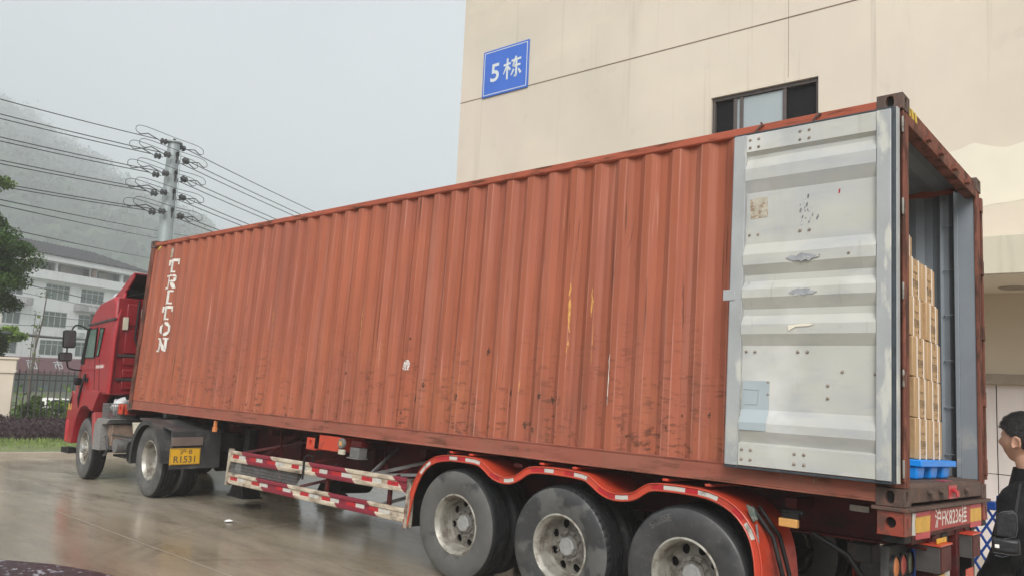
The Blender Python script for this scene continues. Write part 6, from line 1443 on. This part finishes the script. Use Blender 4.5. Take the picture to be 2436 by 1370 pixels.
for k in range(70):
    x, y = random.uniform(-2, 14), random.uniform(14, 22); v = rng.normal(size=(120, 3))*np.array([.7, .7, .6]); v[:, 2] = abs(v[:, 2])*1.3-1.2; P.append(np.array([x, y, 0])+v)
mb = MB(); leaves(mb, np.concatenate(P), .11); mb.build('roadside_greenery', M['leafl'], None, KM, smooth=0, norm=False, kind='stuff')
# ================================================================ STREET BEYOND: apartment block, lamp, shop, cars
fd_ = Vector((-.392, .92, 0)).normalized(); fi = Vector((-.92, -.392, 0)).normalized()
AF = Matrix(((fd_.x, fi.x, 0, -103.133), (fd_.y, fi.y, 0, 31.863), (0, 0, 1, 0), (0, 0, 0, 1)))
ab = thing('apartment_building', AF @ T(8, 5, -2.2), AF, label='white apartment block with grey tiled roof and green glazing beyond the fence', cat='building')
AX0, AX1 = -9.5, 20.0
wins = []
for (z0, z1) in ((8.98, 10.80), (5.58, 7.50), (2.15, 4.0)):
    for (a, b) in ((-7.4, -3.6), (-2.4, 1.2), (4.25, 7.75), (9.5, 13.2), (15.0, 18.6)): wins.append((a, b, z0, z1))
tops = [(-8.6, -4.6, 12.32, 13.40), (-4.2, -.2, 12.32, 13.40), (1.6, 5.3, 12.32, 13.40), (5.6, 10.6, 12.32, 13.40), (11.6, 15.7, 12.32, 13.40), (16.2, 19.2, 12.32, 13.40)]
mb = MB(); wallgrid(mb, AX0, AX1, -2.5, 13.45, [w_ for w_ in wins] + tops, 0, .25)
mb.add([(AX0, 0, -2.5), (AX0, 0, 13.45), (AX0, 11, 13.45), (AX0, 11, -2.5)], [(0, 1, 2, 3)]); mb.add([(AX1, 0, -2.5), (AX1, 0, 13.45), (AX1, 11, 13.45), (AX1, 11, -2.5)], [(0, 1, 2, 3)]); mb.add([(AX0, 11, -2.5), (AX0, 11, 13.45), (AX1, 11, 13.45), (AX1, 11, -2.5)], [(0, 1, 2, 3)])
mb.build('wall', M['bwhite'], ab, smooth=0)
for (a, b, c, d) in wins:
    mb = MB(); mb.box(a, b, .12, .15, c, d); wp = mb.build('window', M['bglass'], ab, smooth=0)
    mb = MB(); zt = c+(d-c)*.70
    for k in range(5): x = a+(b-a)*k/4-.04; mb.box(x, x+.08, .05, .119, c, d)
    for z in (c, zt, d-.08): mb.box(a+.01, b-.01, .04, .118, z, z+.08)
    mb.build('window_frame', M['bframe'], wp, AF, smooth=0)
for i, (a, b, c, d) in enumerate(tops):
    mb = MB(); mb.box(a+.02, b-.02, 1.2, 1.3, c-.05, d+.05); rw = mb.build('loggia', M['brec'], ab, smooth=0)
    mb = MB(); mb.box(a+.5, a+1.5, 1.1, 1.19, c, d-.1); mb.build('loggia_door', M['bglass'], rw, AF, smooth=0)
    if i in (3, 4, 5):
        mb = MB(); x = a+.3
        while x < a+2.0: mb.box(x, x+.05, .0, .05, c+.05, d-.02); x += .17
        mb.build('window_cage', M['cage'], rw, AF, smooth=0)
    else:
        mb = MB(); mb.box(a+2.0, b-.3, 1.05, 1.15, c+.1, d-.15); mb.build('loggia_window', M['bglass'], rw, AF, smooth=0)
mb = MB(); mb.box(AX0-.4, AX1+.4, -.9, 11.4, 13.451, 14.14); mb.build('eaves_band', M['bwhite'], ab, bevel=.02)
mb = MB(); mb.box(AX0-.2, AX1+.2, -.6, .0, 11.2, 12.30); mb.box(AX0, AX1, -.25, .0, 10.95, 11.19); mb.build('parapet_band', M['bwhite'], ab, smooth=0)
mb = MB(); mb.box(10.70, 11.0, -.55, .3, 12.31, 13.9); mb.build('parapet_fin', mat('brick_pier', (.28, .19, .16), .8, var=.2, vscale=5), ab, smooth=0)
mb = MB()   # hipped roof with rolled tile ribs
e0, e1, f0, f1, zr, ze = AX0-.6, AX1+.6, -1.1, 11.6, 16.4, 14.145
mb.add([(e0, f0, ze), (e1, f0, ze), (e1, f1, ze), (e0, f1, ze), (e0+5, 5.2, zr), (e1-5, 5.2, zr)], [(0, 1, 5, 4), (1, 2, 5), (2, 3, 4, 5), (3, 0, 4)])
rf = mb.build('roof', M['tiles'], ab, smooth=0)
mb = MB(); x = e0+.4
while x < e1-.2:
    t = min(1, max(0, (x-e0)/5), max(0, (e1-x)/5)); mb.tube([(x, f0, ze+.06), (x, f0+(5.2-f0)*t, ze+(zr-ze)*t+.06)], .11, 5); x += .62
mb.build('tile_ribs', mat('pale_tile_ribs', (.075, .075, .078), .8, spec=.1, var=.25, vscale=3), rf, AF)
for (a, c) in ((-1.8, 7.9), (8.55, 7.95), (14.2, 8.0), (-1.8, 4.5), (8.4, 4.6)):
    if c > 7:
        mb = MB(); mb.box(a, a+3.6, -1.0, -.02, c-.06, c+.06)
        k = a
        while k < a+3.6: mb.box(k, k+.05, -1.0, -.95, c+.06, c+.80); k += .2
        mb.box(a, a+3.6, -1.0, -.94, c+.80, c+.86); mb.box(a, a+.06, -.94, -.02, c+.061, c+.8); mb.box(a+3.54, a+3.6, -.94, -.02, c+.061, c+.8); mb.build('balcony', M['balc'], ab, smooth=0)
    mb = MB(); mb.box(a+.9, a+1.8, -.6, -.1, c+.07 if c > 7 else c, c+.70 if c > 7 else c+.6); mb.build('air_conditioner', M['bframe'], ab, bevel=.02)
mb = MB(); mb.prism([(-.02, .1), (-1.6, -.1), (-1.6, .25), (-.9, 1.55), (-.02, 1.85)], 0, -1.5, 16.0) ; sb = mb.build('shop_board', M['maroon'], ab, smooth=0)
_sa = math.atan2(1.3, .7)
for txt, x in (('面', 2.4), ('市', 6.1)):
    text_on(txt, 1.5, lambda u, v, x=x: (x+u, -1.60+(.75+v*.88)*math.cos(_sa) + .10*0-.02, .28+(.72+v*.88)*math.sin(_sa)), 'shop_character', M['signwhite'], sb, frame=AF)
mb = MB(); mb.box(-1.5, 16, -.1, -.02, -2.2, .0); mb.build('shop_front', M['bglass'], ab, smooth=0)
# lower roofed porch left of it, seen under the tree
pr_ = thing('porch_roof', AF @ T(1.6, -13, -2.2), AF, label='weathered grey tiled porch standing in front of the white block', cat='porch')
mb = MB(); mb.prism([(-15.2, 4.3), (-12.0, 5.5), (-12.0, 5.35), (-15.2, 4.15)], 0, .0, 4.0); mb.prism([(-15.0, 2.6), (-12.0, 3.8), (-12.0, 3.65), (-15.0, 2.45)], 0, -.4, 4.2); mb.build('roof', M['tiles'], pr_, smooth=0)
mb = MB()
for x in (.1, 3.7):
    for y in (-14.6, -12.3): mb.box(x, x+.2, y, y+.2, -2.2, 4.4)
mb.build('posts', M['balc'], pr_, smooth=0)
mb = MB(); mb.box(.0, 4.0, -12.25, -12.1, -2.2, 5.3); mb.build('back_wall', M['brec'], pr_, smooth=0)
# street lamp
sl_ = thing('street_lamp', T(-45.8, 13.6, -2.1), T(-45.8, 13.6, 0), label='white street lamp with curved arm rising behind the gate pillar', cat='lamp')
mb = MB(); mb.tube([(0, 0, -2.1), (0.05, 0.0, 2.0), (.18, .05, 4.6), (.30, .1, 5.9), (.5, .35, 6.55), (.85, .85, 7.02)], .10, 10, r1=.045); mb.build('pole', M['strap'], sl_)
mb = MB(); mb.add([(.7, .7, 6.98), (.95, 1.5, 7.35), (1.15, 1.45, 7.35), (.95, .65, 6.98), (.7, .7, 7.06), (.95, 1.5, 7.42), (1.15, 1.45, 7.42), (.95, .65, 7.06)], [(0, 1, 2, 3), (4, 7, 6, 5), (0, 4, 5, 1), (1, 5, 6, 2), (2, 6, 7, 3), (3, 7, 4, 0)]); mb.build('lamp_head', M['dullgrey'], sl_)
mb = MB(); mb.lathe([(0, -.10), (.22, -.07), (.34, 0), (.22, .07), (0, .1)], (.12, -.3, 6.2), 2, 20); mb.tube([(.12, -.05, 6.1), (.12, -.3, 6.15)], .03, 6); mb.build('round_lamp', M['strap'], sl_)
# parked cars in the street (only slivers show through the fence)
def small_car(mat_, world, label):
    c = thing('parked_car', world, label=label, cat='car', group='cars parked in the street beyond the fence')
    mb = MB(); mb.prism([(-2.1, .3), (2.1, .3), (2.15, .65), (1.9, .85), (1.05, .95), (.5, 1.42), (-1.1, 1.46), (-1.8, 1.0), (-2.15, .9)], 1, -.85, .85); mb.build('body', mat_, c, bevel=.08, smooth=50)
    mb = MB(); mb.prism([(.95, .98), (.48, 1.36), (-1.05, 1.40), (-1.6, 1.0)], 1, -.855, .855); mb.build('windows', M['carglass'], c, smooth=0)
    for x in (-1.3, 1.3):
        for y in (-.8, .8): mb = MB(); mb.tube([(x, y-.1, .32), (x, y+.1, .32)], .32, 18); mb.build('wheel', M['carblack'], c)
    return c
small_car(M['strap'], T(-58, 21.5, -2.2) @ Matrix.Rotation(R(100), 4, 'Z'), 'white car parked in the street, seen through the fence pickets')
small_car(M['dullgrey'], T(-62, 27.5, -2.2) @ Matrix.Rotation(R(105), 4, 'Z'), 'grey car parked beyond the white car behind the fence')

# ================================================================ POWER POLE AND LINES
PB = Vector((-40.5, 19.2, -1.6))
pp = thing('power_pole', T(*PB), T(PB.x, PB.y, 0), label='tall grey steel power pole carrying five tiers of insulators', cat='pole')
mb = MB(); mb.lathe([(.46, -1.7), (.42, 4), (.36, 9), (.30, 13.55)], n=16, ax=2); mb.lathe([(0, 13.62), (.42, 13.62), (.42, 13.55), (0, 13.55)], n=18, ax=2); mb.build('pole', M['polem'], pp)
DL = Vector((.17, -.985, 0)).normalized(); DR = Vector((-.36, .93, 0)).normalized(); SD = Vector((.97, .22, 0))     # line directions and the side axis
mb = MB(); mb.tube([(.45, .20, 13.2), (.47, .22, 5), (.5, .25, -1.6)], .025, 6); mb.build('earth_rod', M['polem'], pp)
def sagline(a, b, sag, n=24): return [a.lerp(b, i/n)-Vector((0, 0, 4*sag*(i/n)*(1-i/n))) for i in range(n+1)]
tiers = [(13.50, (0,), .46), (12.75, (1, -1), .50), (11.75, (1, -1), .50), (10.75, (1, -1), .50), (9.75, (1, -1), .50)]
wires = []
def dischain(mb, p, d, k=2):
    up = Vector((0, 0, 1)); q = p.copy()
    mb.tube([p, p+d*.62], .022, 5)
    for i in range(k):
        c = p+d*(.20+.20*i); m = Matrix.Translation(c) @ d.to_track_quat('Y', 'Z').to_matrix().to_4x4()
        prof = [(.035, -.055), (.06, -.04), (.155, .0), (.165, .02), (.06, .035), (.035, .065)]; t = MB(); t.lathe(prof, n=12); mb.add([m @ Vector(v) for v in t.v], t.f)
for ti, (z, sides, off) in enumerate(tiers):
    for s in sides:
        cen = Vector((0, 0, z)) + SD*s*off*.75
        if s:
            mb = MB(); a = Vector((0, 0, z))+SD*s*.28; mb.tube([a-Vector((0, 0, .30)), a.lerp(cen, .6)-Vector((0, 0, .12)), cen], .07, 6, r1=.03); mb.tube([a, cen], .05, 6); mb.build('bracket', M['insul'], pp)
        for D, nm in ((DL, 'l'), (DR, 'r')):
            st = cen + D*.30; mb = MB(); dischain(mb, st, D-Vector((0, 0, .06))); mb.build('insulator', M['insul'], pp)
            wires.append((cen+D*.92, D, s, z))
        mb = MB(); a, b = cen+DL*1.9, cen+DR*1.9; t = Vector((0, 0, 1)); mb.tube(spline([a-t*.02, a+DL*.32+t*.12, a+DL*.25+t*.38, a-DL*.3+t*.46, cen+t*.32+SD*.12, b-DR*.3+t*.42, b+DR*.25+t*.34, b+DR*.32+t*.10, b-t*.02]), .016, 6)
        for q, D in ((a, DL), (b, DR)):
            mb.tube([q-D*.9, q-D*.35+t*.14, q, q+D*.15], .028, 5)
        mb.build('jumper_cable', M['wire'], pp)
        if s <= 0 or True:
            mb = MB(); c = cen+Vector((0, 0, .06)); mb.lathe([(.03, .0), (.11, .04), (.05, .08), (.11, .12), (.05, .16), (.10, .2), (.03, .25)], c, 2, 10); mb.build('pin_insulator', M['insul'], pp)
O2 = T(PB.x, PB.y, 0)
cnt = 0; tn = ['highest', 'second', 'third', 'fourth', 'lowest']
tiz = [t_[0] for t_ in tiers]
for (p, D, s, z) in wires:
    a = Vector((PB.x, PB.y, 0))+p; L_ = 42 if D == DL else 70
    e = a + D*L_; e.z = a.z + (0.6 if D == DL else -.3); sag = .9 if D == DL else 1.2
    mb = MB(); mb.tube(sagline(a, e, sag), .024, 5); side_ = 'running left' if D == DL else 'running right behind the container'
    which = '' if s == 0 else (', nearer-side wire' if s > 0 else ', farther-side wire')
    mb.build('power_line', M['wire'], label=f'{tn[tiz.index(z)]} tier wire from the pole{which}, {side_}', cat='power line', group='wires strung from the grey power pole')
def cable(a, b, r, label, sag=.5, ext=(1.0, 1.0)):
    a, b = Vector(a), Vector(b); d = b-a; a2, b2 = a-d*ext[0], b+d*ext[1]
    mb = MB(); mb.tube(sagline(a2, b2, sag, 30), r, 5); mb.build('power_line', M['wire'], label=label, cat='power line', group='lower cables crossing the street')
cable((-29.6, 8.4, 7.2), (-57.6, 28.8, 11.9), .02, 'thin cable crossing lower on the pole shaft, upper one of the close pair', .3, (.3, 1.2))
cable((-29.6, 8.4, 7.02), (-58.6, 28.0, 11.5), .02, 'thin cable crossing lower on the pole shaft, lower one of the close pair', .3, (.3, 1.2))
cable((-29.6, 8.5, 6.3), (-59.8, 27.2, 10.1), .02, 'single cable just above the tiled roof of the white block', .3, (.3, 1.2))
cable((-34.3, 10.3, 2.95), (-51.8, 19.1, 3.3), .07, 'thick bundled cable low behind the cab mirrors', .15, (.8, 1.5))
cable((-91.2, 26.8, 9.9), (-95.7, 43.0, 8.3), .05, 'black cable along the parapet of the white block', .3, (.8, .8))
cable((-90.8, 26.8, 9.0), (-95.3, 43.0, 7.7), .03, 'thin cable just below the cable on the white block parapet', .4, (.8, .8))
cable((-90.8, 26.8, 6.6), (-95.3, 43.0, 6.4), .03, 'thin cable across the upper windows of the white block', .3, (.8, .8))
cable((-90.0, 26.8, 5.2), (-95.0, 43.0, 6.2), .03, 'thin cable rising gently across the balconies of the white block', .3, (.8, .8))
# ================================================================ THE CAR BESIDE THE CAMERA, PAPER SCRAP
ca = Vector((.60, -.80, 0)); cl_ = Vector((-.80, -.60, 0))     # backwards, and to the car's left
CO = Vector((-4.0, 2.16, 0))
CM = Matrix(((-ca.x, cl_.x, 0, CO.x), (-ca.y, cl_.y, 0, CO.y), (0, 0, 1, 0), (0, 0, 0, 1)))    # car frame: x forwards, y left, front right corner at the origin
car = thing('parked_car', CM @ T(-2.2, .9, 0), CM, label='dark maroon wet car whose bonnet edge shows beside the camera', cat='car')
mb = MB(); nx, ny = 22, 24
def carz(x, y):
    v = abs(y-.9)/.9; f = min(1, max(0, -x/.30)); f = min(1, max(0, -x/.16)); return (.62+.362*math.sqrt(1-(1-f)**2))*(1-.10*v**9) + .05*min(1, -x/1.3) - .03*max(0, v-.3)
for i in range(nx+1):
    x = -1.35*(i/nx)**1.4
    for j in range(ny+1):
        y = 1.8*j/ny; v = (y-.9)/.9; mb.v.append((x-.22*v*v*(1-i/nx), y, carz(x, y)))
for i in range(nx):
    for j in range(ny): a = i*(ny+1)+j; mb.f.append((a, a+1, a+ny+2, a+ny+1)); mb.m.append(0)
mb.build('bonnet', M['carpaint'], car, smooth=60)
mb = MB(); mb.prism([(-.06, .25), (-.02, .52), (-.15, .62), (-1.35, .78), (-4.3, .82), (-4.45, .6), (-4.4, .25), (-3.95, .25), (-3.8, .55), (-3.5, .66), (-3.2, .55), (-3.05, .25), (-1.35, .25), (-1.2, .55), (-.9, .66), (-.6, .55), (-.45, .25)], 1, .02, 1.78); mb.build('body', M['carpaint'], car, bevel=.03, smooth=50)
mb = MB(); mb.add([(-1.35, .08, .80), (-1.35, 1.72, .80), (-2.1, 1.5, 1.38), (-2.1, .3, 1.38), (-3.5, .32, 1.36), (-3.5, 1.48, 1.36), (-4.2, .12, .84), (-4.2, 1.68, .84)], [(0, 1, 2, 3), (3, 2, 5, 4), (4, 5, 7, 6), (0, 3, 4, 6), (1, 7, 5, 2)]); mb.build('cabin_glass', M['carglass'], car, smooth=0)
mb = MB(); mb.box(-3.45, -2.1, .33, 1.47, 1.365, 1.41); mb.build('roof', M['carpaint'], car, bevel=.02)
for x in (-.9, -3.5):
    for y in (.12, 1.68): mb = MB(); mb.lathe([(.2, -.1), (.31, -.09), (.33, -.05), (.33, .05), (.31, .09), (.2, .1)], (x, y, .33), 1, 28); wq = mb.build('wheel', M['carblack'], car); mb = MB(); mb.lathe([(0, .04), (.2, .07), (.2, -.07), (0, -.04)], (x, y, .33), 1, 20); mb.build('rim', M['rim'], wq, CM)
mb = MB(); mb.tube([(-1.30, .10, .915), (-1.25, .7, .95), (-1.28, 1.2, .95)], .012, 6); mb.tube([(-1.42, .02, .93), (-1.32, .08, .945), (-1.28, .5, .96)], .02, 6); mb.build('wiper', M['dullgrey'], car)
mb = MB(); mb.prism([(-1.35, .80), (-1.33, .90), (-1.42, .93), (-1.5, .90)], 1, .02, 1.78); mb.build('cowl', M['carblack'], car)
pv = [(-9.50+(x+9.45)*.55, 5.69+(y-5.69)*.55) for x, y in ((-9.56, 5.70), (-9.50, 5.60), (-9.40, 5.62), (-9.33, 5.74), (-9.45, 5.78), (-9.52, 5.76))]
mb = MB(); mb.v = [(x, y, .006+random.uniform(0, .025)) for x, y in pv] + [(-9.49, 5.69, .035)]; mb.f = [(i, (i+1) % 6, 6) for i in range(6)]; mb.m = [0]*6
pa = mb.build('paper_scrap', M['paper'], smooth=0, label='small crumpled white paper scrap lying on the wet concrete', cat='litter'); s_ = pa.modifiers.new('th', 'SOLIDIFY'); s_.thickness = .002

# ================================================================ HAZE
mb = MB(); mb.box(-1200, 90, -560, 960, -6.5, 350)
hz = mb.build('haze', None, smooth=0, kind='stuff')
hm = bpy.data.materials.new('pale_mist'); hm.use_nodes = True; hn = hm.node_tree; 
for nd_ in list(hn.nodes):
    if nd_.type == 'BSDF_PRINCIPLED': hn.nodes.remove(nd_)
pv_ = hn.nodes.new('ShaderNodeVolumePrincipled'); pv_.inputs['Color'].default_value = (.93, .955, .975, 1); pv_.inputs['Density'].default_value = 0.0017; pv_.inputs['Anisotropy'].default_value = .0
hn.links.new(pv_.outputs[0], hn.nodes['Material Output'].inputs['Volume']); hz.data.materials.clear(); hz.data.materials.append(hm)
